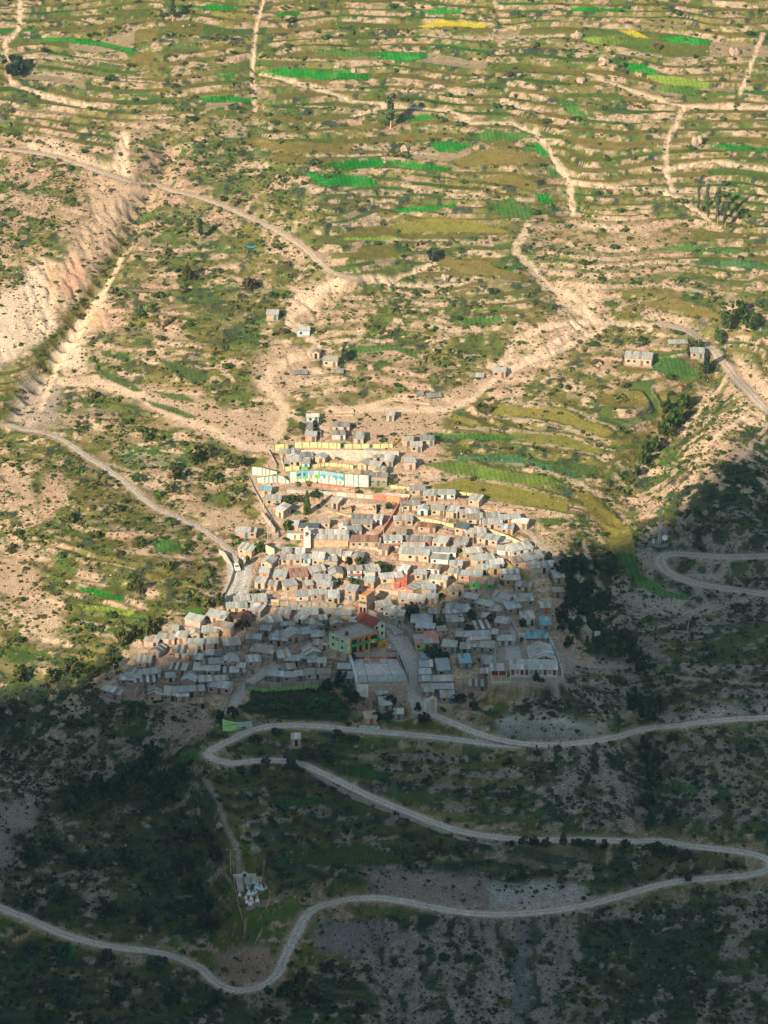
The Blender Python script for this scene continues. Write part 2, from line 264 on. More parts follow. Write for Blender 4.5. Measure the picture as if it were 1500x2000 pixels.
# --- crop fields
for pts, c in [
 ([(497, 138), (560, 134), (620, 133), (727, 145), (720, 159), (640, 156), (560, 151)], BRT), ([(690, 104), (760, 100), (832, 102), (836, 113), (790, 122), (740, 116)], BRT),
 ([(610, 96), (690, 98), (740, 104), (700, 112), (620, 103)], MID), ([(628, 322), (680, 313), (750, 313), (747, 327), (700, 331), (640, 330)], BRT),
 ([(596, 338), (640, 339), (720, 345), (740, 360), (700, 366), (625, 364)], BRT), ([(750, 314), (830, 321), (880, 328), (870, 335), (800, 331)], BRT),
 ([(1276, 73), (1330, 69), (1392, 77), (1386, 88), (1320, 84)], BRT), ([(1205, 118), (1250, 125), (1290, 140), (1275, 147), (1225, 138)], BRT), ([(1258, 146), (1320, 150), (1388, 160), (1380, 171), (1300, 167)], LIM),
 ([(1275, 168), (1340, 172), (1397, 180), (1350, 188), (1300, 180)], MID), ([(838, 281), (880, 276), (918, 282), (892, 299), (860, 297)], BRT), ([(905, 267), (960, 256), (1030, 261), (1042, 271), (960, 275), (915, 277)], MID),
 ([(1028, 280), (1052, 279), (1076, 304), (1058, 305)], BRT), ([(750, 412), (800, 404), (892, 397), (886, 406), (800, 416)], BRT), ([(1043, 378), (1070, 376), (1084, 399), (1060, 402)], BRT),
 ([(815, 23), (860, 17), (902, 20), (898, 27), (840, 29)], BRT), ([(1110, 16), (1160, 14), (1238, 19), (1230, 26), (1140, 25)], BRT), ([(355, 12), (420, 9), (485, 16), (420, 23)], BRT), ([(535, 25), (588, 22), (585, 31), (540, 32)], BRT),
 ([(40, 77), (100, 73), (170, 75), (225, 88), (266, 101), (255, 107), (200, 92), (130, 82)], BRT), ([(1135, 75), (1200, 72), (1225, 82), (1190, 93), (1150, 84)], LIM),
 ([(812, 51), (860, 40), (952, 47), (945, 55), (880, 51), (830, 56)], YEL), ([(1205, 57), (1240, 56), (1272, 75), (1240, 73)], YEL), ([(385, 190), (440, 186), (494, 192), (485, 201), (400, 199)], BRT), ([(240, 181), (330, 189), (382, 195), (370, 194), (260, 189)], MID),
 ([(770, 233), (830, 224), (872, 228), (800, 238)], BRT), ([(1375, 282), (1440, 284), (1530, 292), (1530, 300), (1420, 292)], BRT), ([(1400, 374), (1440, 377), (1462, 389), (1430, 391)], MID), ([(420, 145), (462, 143), (460, 151), (425, 151)], BRT),
 ([(1060, 320), (1085, 330), (1100, 350), (1075, 345)], MID), ([(950, 400), (1000, 385), (1045, 410), (1035, 430), (980, 425)], MID), ([(1080, 190), (1120, 200), (1150, 230), (1110, 222)], MID),
 ([(300, 1057), (350, 1051), (356, 1076), (305, 1079)], MID), ([(150, 1143), (200, 1155), (248, 1169), (230, 1174), (160, 1156)], BRT), ([(360, 1190), (398, 1187), (396, 1206), (360, 1207)], MID), ([(150, 1180), (220, 1185), (270, 1195), (250, 1203), (160, 1192)], LIM),
 ([(880, 892), (1000, 888), (1100, 914), (1142, 932), (1120, 934), (1020, 905), (900, 901)], (0.05, 0.13, 0.06)), ([(1260, 702), (1330, 698), (1372, 735), (1330, 742), (1265, 722)], MID), ([(1280, 866), (1300, 873), (1332, 904), (1320, 905)], MID), ([(1270, 885), (1300, 898), (1330, 915), (1300, 912)], MID),
 ([(1115, 952), (1160, 968), (1235, 1040), (1240, 1085), (1195, 1085), (1180, 1040), (1140, 990)], (0.19, 0.165, 0.04)), ([(1198, 1080), (1240, 1080), (1252, 1120), (1300, 1153), (1348, 1165), (1340, 1174), (1280, 1163), (1230, 1132)], (0.05, 0.15, 0.035)),
 ([(830, 950), (900, 935), (1000, 950), (1110, 975), (1110, 1000), (1000, 985), (900, 965)], (0.19, 0.18, 0.04)), ([(820, 905), (900, 900), (960, 915), (1080, 930), (1110, 950), (1000, 945), (880, 925)], (0.11, 0.17, 0.03)), ([(960, 790), (1100, 800), (1200, 845), (1180, 855), (1080, 822), (960, 808)], (0.20, 0.18, 0.045)),
 ([(1000, 845), (1100, 850), (1180, 880), (1170, 890), (1080, 868), (1000, 858)], (0.17, 0.17, 0.04)), ([(830, 845), (960, 848), (1040, 855), (960, 862), (840, 856)], MID),
 ([(498, 1352), (640, 1335), (688, 1388), (680, 1407), (560, 1404), (468, 1392)], (0.03, 0.055, 0.022)), ([(590, 1365), (660, 1360), (670, 1378), (600, 1385)], (0.02, 0.10, 0.022)),
 ([(880, 315), (960, 288), (1040, 300), (1072, 320), (1000, 319), (900, 329)], GOLD), ([(925, 350), (1000, 341), (1052, 360), (1045, 377), (990, 362)], GOLD), ([(450, 278), (520, 274), (692, 284), (680, 299), (560, 297)], GOLD), ([(760, 440), (860, 420), (980, 445), (1000, 460), (900, 452), (780, 455)], (0.2, 0.18, 0.04)),
 ([(860, 500), (930, 510), (1040, 540), (1030, 552), (930, 540), (850, 515)], GOLD), ([(640, 495), (740, 490), (830, 495), (740, 505), (650, 505)], OLIV), ([(640, 465), (720, 462), (800, 465), (720, 472)], LIM), ([(1230, 590), (1330, 585), (1430, 620), (1440, 650), (1380, 620), (1290, 602)], GOLD),
 ([(1350, 510), (1430, 508), (1530, 520), (1530, 530), (1440, 522), (1360, 518)], (0.045, 0.13, 0.05)), ([(1240, 490), (1330, 478), (1450, 490), (1440, 498), (1330, 488)], MID), ([(640, 690), (700, 676), (760, 672), (800, 680), (830, 705), (810, 700), (770, 684), (700, 690)], (0.06, 0.13, 0.035)), ([(900, 622), (980, 620), (980, 630), (900, 632)], MID),
 ([(300, 695), (400, 730), (410, 740), (380, 750), (330, 720)], (0.055, 0.10, 0.03)), ([(290, 762), (360, 770), (385, 785), (340, 782)], (0.055, 0.10, 0.03)), ([(280, 780), (340, 795), (390, 815), (370, 818), (300, 795)], (0.055, 0.10, 0.03)), ([(190, 720), (250, 740), (280, 765), (260, 765), (200, 735)], (0.055, 0.10, 0.03)),
 ([(700, 1650), (820, 1680), (760, 1690), (520, 1690), (560, 1670)], (0.04, 0.075, 0.025)), ([(630, 1555), (650, 1570), (560, 1575), (520, 1565)], (0.03, 0.09, 0.025)), ([(620, 1480), (760, 1510), (760, 1530), (640, 1500)], (0.028, 0.075, 0.025)), ([(1260, 1530), (1370, 1535), (1360, 1550), (1270, 1548)], (0.03, 0.10, 0.03)),
 ([(350, 1470), (400, 1465), (405, 1485), (350, 1485)], (0.04, 0.13, 0.03)),
]:
    paint(pts, c, 0.95, wob=1.5, soft=1.0, shrub=0.03)
zone([(498, 1352), (640, 1335), (688, 1388), (680, 1407), (560, 1404), (468, 1392)], wob=3, soft=3, shrub=1.3, scrub=0.9)

# ------------------------------------------------------------------ terrain grid
def axis(lo, hi, step, far):
    core = list(np.arange(lo, hi+step*0.5, step)); s = step
    a = core[0]; left = []
    while a > -far: s *= 1.12; a -= s; left.append(a)
    s = step; b = core[-1]; right = []
    while b < far*1.2: s *= 1.12; b += s; right.append(b)
    return np.array(left[::-1]+core+right)
GSTEP = 0.45
AX = axis(-175, 175, GSTEP, 1200.0); AY = axis(-185, 385, GSTEP, 800.0)
NX, NY = len(AX), len(AY)
GX, GY = np.meshgrid(AX, AY)
B = base(GX.ravel(), GY.ravel()).reshape(GX.shape)
PX, PY = project(GX, GY, B)
PX = np.clip(np.where(np.isfinite(PX), PX, 0), -MO+1, 1500+MO-3); PY = np.clip(PY, -MO+1, 2000+MO-3)
def sample(a):
    fx = (PX+MO)/MS; fy = (PY+MO)/MS
    i = np.clip(fy.astype(int), 0, MH-2); j = np.clip(fx.astype(int), 0, MW-2); u = fx-j; v = fy-i
    if a.ndim == 3: u = u[..., None]; v = v[..., None]
    return (a[i, j]*(1-u)+a[i, j+1]*u)*(1-v)+(a[i+1, j]*(1-u)+a[i+1, j+1]*u)*v
m_veg, m_terr, m_shrub, m_scrub_shade, m_warp, m_grey_shade = (sample(M[k]) for k in ('veg', 'terr', 'shrub', 'scrub', 'warp', 'grey'))
m_col, m_alp = sample(COL), sample(ALP)

# terraces: steps of about 2.5 m, broken into parcels whose levels do not line up
XS, YS = GX, GY
wx = XS+10*(fbm(XS/40, YS/25, 3, 2)-0.5)
def parcel(sx, sy, seed):
    u = wx/sx; r = np.floor(YS/sy+0.9*(fbm(XS/60, YS/60, seed, 2)-0.5)); u = u+hash2(r, r*0, seed+2)*7
    return np.floor(u), r, u-np.floor(u)
ca, cb, cf = parcel(120.0, 64.0, 11)
edge = np.minimum(cf, 1-cf)*120.0
lev_h = 2.05
U = B+9.5*(fbm(XS/75, YS/50, 8, 3)-0.5)+0.7*(fbm(XS/16, YS/10, 18, 2)-0.5)
U = U+m_warp*(0.10*(XS+20)*np.sign(XS+20)*0.6*smooth(10, 70, np.abs(XS+20))*np.where(XS < -20, -0.7, 1.0))
U = U+hash2(ca, cb, 21)*lev_h*0.9
U = U+2.2*(fbm(U/5.5, XS/140, 28, 2)-0.5)*2
LV = np.floor(U/lev_h); F = U/lev_h-LV
frac_t = 0.62+0.26*(hash2(LV, ca+cb*31, 5)-0.5)          # share of the level taken by the tread (in height)
g = np.where(F < frac_t, 0.10*F/frac_t, 0.10+0.90*smooth(0, 1, (F-frac_t)/(1-frac_t+1e-6)*1.15))
is_tread = smooth(-0.05, 0.02, frac_t-F)
fade = m_terr*smooth(0.0, 2.0, edge)*smooth(0.10, 0.26, fbm(XS/30+9, YS/20, 41, 2)+0.10)
H = B+fade*lev_h*(g-F-(-0.28))
# roughness: clods, rills, plants
rough = fbm(XS/3.0, YS/3.0, 51, 3)-0.5
H = H+rough*0.7*(0.35+m_veg)*(1-m_alp*0.7)*(1-0.6*fade*is_tread)
bare_w = np.clip(smooth(0.28, 0.34, m_col[..., 0])*m_alp*smooth(0.04, 0.1, m_col[..., 0]-m_col[..., 1])+smooth(0.36, 0.26, m_veg), 0, 1)*smooth(85, 125, np.abs(YS-5))*smooth(0.40, 0.58, fbm(XS/26+3, YS/22, 66, 2))
rg = 1-np.abs(2*fbm((XS+0.35*YS)/4.2, YS/13.0, 63, 4)-1); rg2 = 1-np.abs(2*fbm((XS+0.35*YS)/1.7, YS/5.0, 64, 3)-1)
H = H-bare_w*(0.75*smooth(0.72, 1.0, rg)+0.3*smooth(0.6, 1.0, rg2))+bare_w*1.2*(fbm(XS/9, YS/9, 65, 3)-0.5)
rill = np.abs(fbm(XS/7.0+0.4*YS/7, YS/30.0, 61, 3)-0.5)*2
H = H-1.0*smooth(0.25, 0.0, rill)*fbm(XS/9, YS/9, 62, 2)*1.6*smooth(0.3, 0.0, m_terr)*smooth(0.5, 0.2, m_veg)*smooth(85, 130, np.abs(YS-10))
def idx(ax, v): return np.clip(np.searchsorted(ax, v)-1, 0, len(ax)-2)
def bil(A, x, y):
    x = np.asarray(x, float); y = np.asarray(y, float)
    j = idx(AX, x); i = idx(AY, y); u = np.clip((x-AX[j])/(AX[j+1]-AX[j]), 0, 1); v = np.clip((y-AY[i])/(AY[i+1]-AY[i]), 0, 1)
    return (A[i, j]*(1-u)+A[i, j+1]*u)*(1-v)+(A[i+1, j]*(1-u)+A[i+1, j+1]*u)*v
def base_g(x, y): return bil(B, x, y)
def ground(x, y): return bil(H, x, y)
def at(px, py): return hit_fn(px, py, ground)

# ------------------------------------------------------------------ graded roads: (pixel polyline, half width m, colour, name)
DIRT = (0.50, 0.45, 0.395); LANE = (0.44, 0.345, 0.27); CONC = (0.46, 0.43, 0.40)
ROADS = [
 ([(1560, 1398), (1500, 1402), (1400, 1406), (1290, 1420), (1200, 1440), (1130, 1452), (1060, 1456), (990, 1450), (930, 1432), (880, 1410), (828, 1388)], 1.55, DIRT, 'road'),
 ([(1010, 1456), (950, 1453), (890, 1444), (800, 1434), (700, 1427), (620, 1417), (540, 1416), (492, 1424), (450, 1444), (418, 1462), (404, 1475), (416, 1486), (450, 1490), (500, 1486), (560, 1484), (600, 1495), (640, 1515), (700, 1545), (760, 1572), (800, 1588), (850, 1608), (900, 1625), (960, 1635), (1020, 1640), (1100, 1641), (1200, 1640), (1300, 1645), (1360, 1653), (1440, 1662), (1480, 1668), (1503, 1680), (1507, 1693), (1490, 1706), (1440, 1712), (1370, 1716), (1300, 1724), (1230, 1745), (1160, 1765), (1100, 1777), (1020, 1785), (950, 1787), (880, 1780), (800, 1762), (740, 1752), (680, 1753), (632, 1765), (597, 1790), (572, 1830), (556, 1870), (545, 1900), (520, 1925), (480, 1938), (440, 1935), (415, 1920), (395, 1895), (360, 1872), (310, 1858), (220, 1850), (130, 1830), (70, 1800), (0, 1773), (-60, 1745)], 1.55, DIRT, 'road'),
 ([(-60, 830), (20, 834), (60, 838), (100, 848), (130, 862), (165, 890), (205, 912), (250, 945), (290, 985), (340, 1008), (390, 1030), (430, 1058), (455, 1085), (466, 1105)], 1.15, (0.47, 0.40, 0.33), 'road'),
 ([(466, 1098), (470, 1125), (463, 1150), (455, 1168)], 3.6, CONC, 'road'),
 ([(1560, 1082), (1500, 1086), (1420, 1090), (1340, 1081), (1303, 1080), (1285, 1093), (1300, 1118), (1350, 1139), (1420, 1150), (1560, 1170)], 2.0, (0.38, 0.335, 0.295), 'road'),
 ([(1560, 845), (1500, 802), (1460, 762), (1410, 712), (1385, 672), (1350, 645), (1290, 632)], 1.7, (0.50, 0.40, 0.32), 'road'),
 ([(-60, 285), (0, 290), (60, 297), (130, 311), (200, 338), (260, 355), (330, 369), (400, 388), (450, 408), (520, 440), (580, 472), (615, 502), (640, 530), (690, 546)], 1.25, (0.60, 0.455, 0.335), 'road'),
 ([(772, 1222), (788, 1262), (808, 1320), (826, 1390)], 3.2, CONC, 'street'),
 ([(455, 1168), (500, 1176), (560, 1178), (620, 1183), (680, 1191), (725, 1201), (765, 1218), (782, 1240)], 1.9, CONC, 'street'),
 ([(446, 1392), (462, 1362), (485, 1335), (520, 1310), (560, 1292), (610, 1270), (640, 1256)], 1.7, CONC, 'street'),
 ([(493, 925), (512, 975), (538, 1030), (543, 1065), (530, 1110), (522, 1172)], 1.3, LANE, 'street'),
 ([(560, 952), (640, 962), (700, 972), (780, 990), (860, 1000), (940, 1006), (1010, 1022), (1060, 1060), (1085, 1110)], 1.3, LANE, 'street'),
 ([(786, 985), (765, 1022), (738, 1058)], 1.2, (0.40, 0.27, 0.21), 'street'),
 ([(738, 1058), (720, 1052), (640, 1075), (545, 1078)], 1.0, LANE, 'street'),
 ([(785, 1012), (830, 1020), (900, 1035), (960, 1055), (1010, 1090), (1045, 1130)], 1.0, LANE, 'street'),
 ([(962, 1168), (985, 1200), (1012, 1245)], 1.5, CONC, 'street'),
 ([(1040, 1200), (1075, 1245), (1090, 1280), (1150, 1300), (1220, 1305)], 1.3, (0.34, 0.29, 0.25), 'path'),
]
rdist = np.full(H.shape, 99.0); rz = np.zeros(H.shape); rcol = np.zeros(H.shape+(3,)); rhw = np.ones(H.shape)
ROADW = []
for pts, hw, col, nm in ROADS:
    # round the bends, then drop on the base relief
    P = np.array(pts, float)
    for _ in range(2):
        Q = np.empty((2*len(P), 2)); Q[0::2] = P; Q[1::2] = P
        Q = np.concatenate([P[:1], np.stack([P[:-1]*0.75+P[1:]*0.25, P[:-1]*0.25+P[1:]*0.75], 1).reshape(-1, 2), P[-1:]]); P = Q
    L = line_world(P, 0.8, base_g)
    z = L[:, 2].copy(); k = np.ones(15)/15
    z = np.convolve(np.pad(z, 7, mode='edge'), k, 'valid'); L[:, 2] = z; ROADW.append((L, hw, nm))
    R = hw+4.5
    for p in L:
        j0, j1 = np.searchsorted(AX, [p[0]-R, p[0]+R]); i0, i1 = np.searchsorted(AY, [p[1]-R, p[1]+R])
        if j1 <= j0 or i1 <= i0: continue
        d = np.hypot(GX[i0:i1, j0:j1]-p[0], GY[i0:i1, j0:j1]-p[1])
        m = d-hw < rdist[i0:i1, j0:j1]-rhw[i0:i1, j0:j1]
        rdist[i0:i1, j0:j1][m] = d[m]; rz[i0:i1, j0:j1][m] = p[2]; rcol[i0:i1, j0:j1][m] = col; rhw[i0:i1, j0:j1][m] = hw
rw = rdist+(fbm(GX/1.6, GY/1.6, 91, 2)-0.5)*0.9
road_a = 1-smooth(-0.35, 0.35, rw-rhw)
lift = 1-smooth(0.3, 4.0, rdist-rhw)
H = H*(1-lift)+rz*lift
# ------------------------------------------------------------------ levelled pads: (pixel outline of the ground, colour or None, height offset)
def at_poly(pts): return np.array([hit_fn(p[0], p[1], ground) for p in pts])
def inside(P, X, Y):
    r = np.zeros(X.shape, bool); n = len(P)
    for k in range(n):
        xa, ya = P[k][:2]; xb, yb = P[(k+1) % n][:2]
        if ya == yb: continue
        r ^= ((ya > Y) != (yb > Y)) & (X < (xb-xa)*(Y-ya)/(yb-ya)+xa)
    return r
def seg_dist(P, X, Y):
    d = np.full(X.shape, 1e9); n = len(P)
    for k in range(n):
        xa, ya = P[k][:2]; xb, yb = P[(k+1) % n][:2]; vx, vy = xb-xa, yb-ya
        t = np.clip(((X-xa)*vx+(Y-ya)*vy)/(vx*vx+vy*vy+1e-9), 0, 1); d = np.minimum(d, np.hypot(X-xa-t*vx, Y-ya-t*vy))
    return d
pad_a = np.zeros(H.shape)
def pad(x0, x1, y0, y1, z, soft=1.0, P=None):
    global H
    P = P if P is not None else [(x0, y0), (x1, y0), (x1, y1), (x0, y1)]
    xs = [p[0] for p in P]; ys = [p[1] for p in P]
    j0, j1 = np.searchsorted(AX, [min(xs)-4, max(xs)+4]); i0, i1 = np.searchsorted(AY, [min(ys)-4, max(ys)+4])
    X = GX[i0:i1, j0:j1]; Y = GY[i0:i1, j0:j1]
    d = seg_dist(P, X, Y); d[inside(P, X, Y)] = 0; m = 1-smooth(0.0, soft, d)
    H[i0:i1, j0:j1] = H[i0:i1, j0:j1]*(1-m)+z*m; pad_a[i0:i1, j0:j1] = np.maximum(pad_a[i0:i1, j0:j1], m)
# ------------------------------------------------------------------ the houses: (x, y of the front foot in the plan tracing, front width, wall height, roof run, turn, roof form, wall, roof, extras)
# roof form: f = single slope to the street, b = slope to the back, g = gable to the street, r = ridge along the street, x = flat slab, o = open shed on posts
ROWS = [
("above the yellow upper wall", [
 (611,823,23,9,5,0,'r','l','s'),(604,842,13,4,10,0,'f','a','d'),(607,863,21,12,8,0,'f','a','t'),(666,843,33,10,6,0,'f','a','d'),(662,860,25,11,5,0,'f','w','d'),(700,866,19,9,14,6,'f','a','t'),(762,815,15,4,6,8,'f','a','t'),(797,872,20,13,8,-8,'r','a','t'),(813,880,22,8,9,0,'f','a','t'),(835,869,26,10,8,0,'f','a','d')]),
("between the yellow upper wall and the mural wall", [
 (556,895,18,9,6,0,'f','a','t'),(576,897,20,7,12,0,'g','a','t'),(600,899,24,7,7,-5,'f','l','d'),(625,905,20,11,12,14,'g','a','t'),(557,910,15,6,5,0,'o','a','t'),(577,912,23,11,6,0,'f','a','t'),(597,914,15,9,7,4,'f','l','t'),(722,891,20,6,8,15,'f','a','t'),(707,917,19,10,12,25,'g','a','t','O'),(730,916,24,6,9,12,'f','a','t'),(738,898,20,5,8,0,'f','a','t'),(756,912,22,12,12,15,'f','a','t'),(743,926,20,7,7,8,'f','o','t'),(801,918,21,15,7,0,'f','a','t'),(714,928,16,4,9,6,'o','a','d'),(739,949,34,17,7,0,'f','b','d','N')]),
("beside the stepped alley", [
 (520,970,19,12,6,0,'f','a','u'),(534,988,29,13,6,0,'f','a','t'),(546,1011,19,15,14,38,'f','y','s'),(480,1048,40,9,8,6,'f','a','T'),(478,1085,30,11,12,20,'f','a','t'),(653,992,15,10,11,22,'f','a','t')]),
("just behind the church", [
 (722,1003,26,9,6,0,'x','a','t'),(676,1000,22,9,6,0,'x','a','t'),
 (571,1034,23,10,10,4,'r','a','t'),(603,1037,40,6,9,-4,'f','a','D'),(625,1031,37,10,8,-4,'r','a','t'),(670,1039,15,10,8,0,'g','w','s'),(707,1028,40,5,18,0,'f','a','d','T'),(738,1026,16,12,7,4,'f','w','s'),(693,1045,27,9,8,-4,'f','a','d')]),
("below the upper yellow strip wall", [
 (816,965,30,8,6,-3,'f','a','d'),(839,974,24,7,10,8,'f','a','t'),(870,974,37,9,8,-3,'f','w','t'),(925,989,22,12,12,24,'f','a','t')]),
("between the two green and red walls", [
 (803,998,36,11,5,-4,'f','y','d'),(825,1004,20,8,9,12,'g','l','s'),(855,1007,25,11,6,-3,'f','y','t'),(882,1008,22,8,11,16,'f','a','t'),(918,1011,38,8,8,-4,'f','a','t'),(926,1022,26,8,6,-4,'f','a','t'),(958,1017,38,6,10,-8,'f','a','T'),(961,1034,38,10,10,6,'f','a','t'),(982,1020,26,6,8,-6,'f','a','t'),(1006,1018,20,6,5,-10,'f','o','t'),(1014,1028,30,7,9,14,'f','a','s'),(990,1040,22,7,8,8,'f','a','t')]),
("along the lane below the middle green wall", [
 (905,1066,16,8,7,10,'f','a','t'),(1040,1112,18,8,8,-10,'f','a','t'),
 (788,1028,36,12,5,-3,'f','a','t'),(784,1049,18,8,8,4,'f','a','t'),(833,1040,34,11,9,14,'r','a','R'),(899,1046,24,14,12,25,'f','a','D'),(929,1049,40,8,9,-6,'f','a','t'),(951,1064,42,11,10,18,'f','a','t'),(980,1064,34,5,13,-18,'o','a','s'),(1020,1082,46,8,14,-24,'f','w','t'),(983,1082,26,7,9,10,'f','w','t'),(1045,1098,42,6,14,-25,'f','a','t'),(1016,1106,28,8,9,-8,'f','a','t'),(1062,1116,48,8,11,-8,'f','a','t')]),
("around the red porch row", [
 (900,1074,20,9,8,-10,'f','a','t'),(884,1128,18,9,7,8,'f','a','t'),(940,1121,22,9,8,-6,'f','a','t'),(735,1068,14,8,6,0,'f','a','t'),
 (710,1071,55,13,12,0,'f','a','R'),(748,1079,18,6,10,10,'f','a','t'),(768,1072,35,17,9,0,'f','w','t','2'),(816,1066,50,10,8,8,'f','R','d'),(806,1077,46,8,6,6,'f','a','t'),(808,1096,58,13,10,6,'f','a','t'),(857,1068,28,8,13,16,'f','a','t'),(858,1089,64,11,9,8,'f','w','t'),(925,1089,36,9,10,-6,'f','a','t'),(952,1100,30,7,11,-10,'f','a','t'),(968,1110,32,8,10,-10,'f','a','s'),(931,1102,24,8,7,6,'f','a','t'),(960,1117,30,7,6,-6,'f','o','t')]),
("below the church", [
 (561,1087,17,9,6,0,'f','a','t'),(586,1085,17,5,10,0,'f','w','s'),(569,1103,40,11,7,0,'f','a','t'),(599,1101,15,10,8,4,'f','l','t'),(621,1108,23,17,12,0,'f','a','s'),(650,1089,32,8,7,0,'f','a','t'),(646,1106,25,10,7,0,'f','a','t'),(676,1096,16,10,8,10,'f','w','s','O'),(697,1103,20,13,11,8,'g','a','t')]),
("at the head of the stepped street", [
 (603,1153,18,10,8,-10,'f','a','t'),(532,1152,16,9,9,8,'f','a','t'),
 (520,1111,22,11,16,16,'g','a','t'),(516,1127,18,8,9,6,'f','a','t','O'),(507,1149,20,11,11,10,'f','a','t'),(546,1137,24,11,12,6,'f','a','t'),(569,1155,26,11,12,-18,'f','a','t'),(585,1135,34,9,16,-14,'f','a','R'),(622,1124,30,8,14,-18,'r','a','t'),(657,1134,26,12,15,-4,'g','a','t'),(629,1141,34,10,8,0,'f','a','t'),(634,1153,30,9,8,0,'f','p','t'),(596,1174,34,10,11,-8,'f','w','t'),(623,1171,32,10,10,-4,'f','b','t'),(650,1178,26,10,15,-8,'f','a','t')]),
("around the salmon hall", [
 (693,1131,28,17,8,-4,'f','w','t','2B'),(727,1127,32,11,13,-8,'f','w','t'),(721,1150,18,14,5,0,'f','a','t'),(766,1139,44,10,10,-8,'f','y','t'),(684,1172,22,19,11,18,'f','b','t','2'),(786,1124,20,12,9,18,'f','w','s'),(822,1128,22,6,9,-8,'f','a','t'),(845,1123,26,12,9,14,'f','w','t','W'),(858,1102,34,10,9,8,'f','w','t'),(890,1114,24,10,8,8,'f','a','t'),(855,1147,34,15,8,10,'f','a','t'),(918,1136,46,12,9,8,'f','p','t'),(940,1150,46,10,14,12,'f','G','t'),(803,1180,52,10,10,18,'f','b','t'),(844,1178,20,10,8,12,'f','a','t'),(838,1158,26,7,7,-8,'f','a','t'),(752,1192,30,8,11,-12,'f','w','t'),(763,1204,30,9,12,14,'f','w','t'),(773,1217,28,15,11,18,'f','c','t','2')]),
("along the paved lane down to the school", [
 (892,1163,26,9,9,-8,'f','a','t'),(915,1184,32,16,9,28,'f','b','t','2'),(943,1197,34,16,8,28,'f','b','t','2'),(967,1206,22,13,10,14,'f','b','t'),(995,1128,36,7,9,-6,'f','a','t'),(1000,1143,30,10,12,6,'f','o','t'),(1021,1156,30,11,8,6,'f','y','t'),(976,1179,34,11,10,30,'f','w','t'),(1024,1184,36,10,13,-14,'f','b','t'),(1004,1199,28,11,13,-16,'f','b','t'),(1032,1222,25,14,13,-6,'f','w','t','W'),(1066,1199,18,12,10,0,'f','b','t','O'),(1093,1140,20,12,15,-14,'f','o','t'),(1090,1166,20,10,4,0,'f','b','t'),(1066,1230,20,9,15,-6,'f','b','u'),(980,1226,28,9,11,10,'f','b','t'),(944,1236,28,8,16,-12,'f','b','T'),(948,1216,14,10,6,0,'f','b','t')]),
("on the rise east of the school", [
 (1119,1224,14,10,6,0,'f','b','t','B'),(1135,1222,18,7,8,0,'f','b','t'),(1147,1252,20,15,14,-28,'f','b','t'),(1166,1252,8,9,3,0,'f','l','t')]),
("on the spur tip west of the village", [
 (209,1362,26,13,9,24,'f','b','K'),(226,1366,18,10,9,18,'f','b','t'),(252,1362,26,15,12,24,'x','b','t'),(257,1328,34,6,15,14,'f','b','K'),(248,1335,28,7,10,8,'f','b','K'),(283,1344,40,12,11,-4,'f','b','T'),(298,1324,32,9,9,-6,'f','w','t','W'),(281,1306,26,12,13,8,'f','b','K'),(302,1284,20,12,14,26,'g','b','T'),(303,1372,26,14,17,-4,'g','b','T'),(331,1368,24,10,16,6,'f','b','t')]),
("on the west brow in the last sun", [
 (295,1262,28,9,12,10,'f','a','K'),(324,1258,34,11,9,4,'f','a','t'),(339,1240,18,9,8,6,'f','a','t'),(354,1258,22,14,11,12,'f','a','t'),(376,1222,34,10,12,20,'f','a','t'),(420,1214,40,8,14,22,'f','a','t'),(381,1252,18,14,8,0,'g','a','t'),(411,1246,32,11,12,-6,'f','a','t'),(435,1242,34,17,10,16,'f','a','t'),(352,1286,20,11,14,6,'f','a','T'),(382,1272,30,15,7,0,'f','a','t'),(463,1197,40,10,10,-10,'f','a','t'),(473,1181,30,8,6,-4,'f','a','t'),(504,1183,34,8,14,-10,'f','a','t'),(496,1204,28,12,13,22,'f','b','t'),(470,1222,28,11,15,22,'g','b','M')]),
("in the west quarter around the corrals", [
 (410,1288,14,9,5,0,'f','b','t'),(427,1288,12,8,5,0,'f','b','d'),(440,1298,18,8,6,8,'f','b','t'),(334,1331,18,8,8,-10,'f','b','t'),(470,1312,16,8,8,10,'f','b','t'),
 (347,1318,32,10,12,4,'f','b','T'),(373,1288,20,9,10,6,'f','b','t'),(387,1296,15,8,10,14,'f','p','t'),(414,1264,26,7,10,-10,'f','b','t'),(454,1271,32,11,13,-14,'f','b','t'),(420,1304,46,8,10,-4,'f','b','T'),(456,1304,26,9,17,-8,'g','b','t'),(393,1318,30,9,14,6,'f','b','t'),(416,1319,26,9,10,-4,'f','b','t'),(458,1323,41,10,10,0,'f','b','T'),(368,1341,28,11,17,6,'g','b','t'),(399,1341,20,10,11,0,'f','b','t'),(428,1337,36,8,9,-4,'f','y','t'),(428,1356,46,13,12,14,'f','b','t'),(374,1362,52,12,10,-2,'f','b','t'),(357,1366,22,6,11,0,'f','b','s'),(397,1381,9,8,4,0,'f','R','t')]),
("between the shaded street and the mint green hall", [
 (576,1197,20,8,7,0,'o','b','d'),(632,1218,15,8,8,-10,'f','b','t'),(690,1224,14,9,6,0,'f','b','t'),(600,1226,18,8,8,10,'f','b','t'),(640,1262,14,8,7,-8,'f','b','t'),
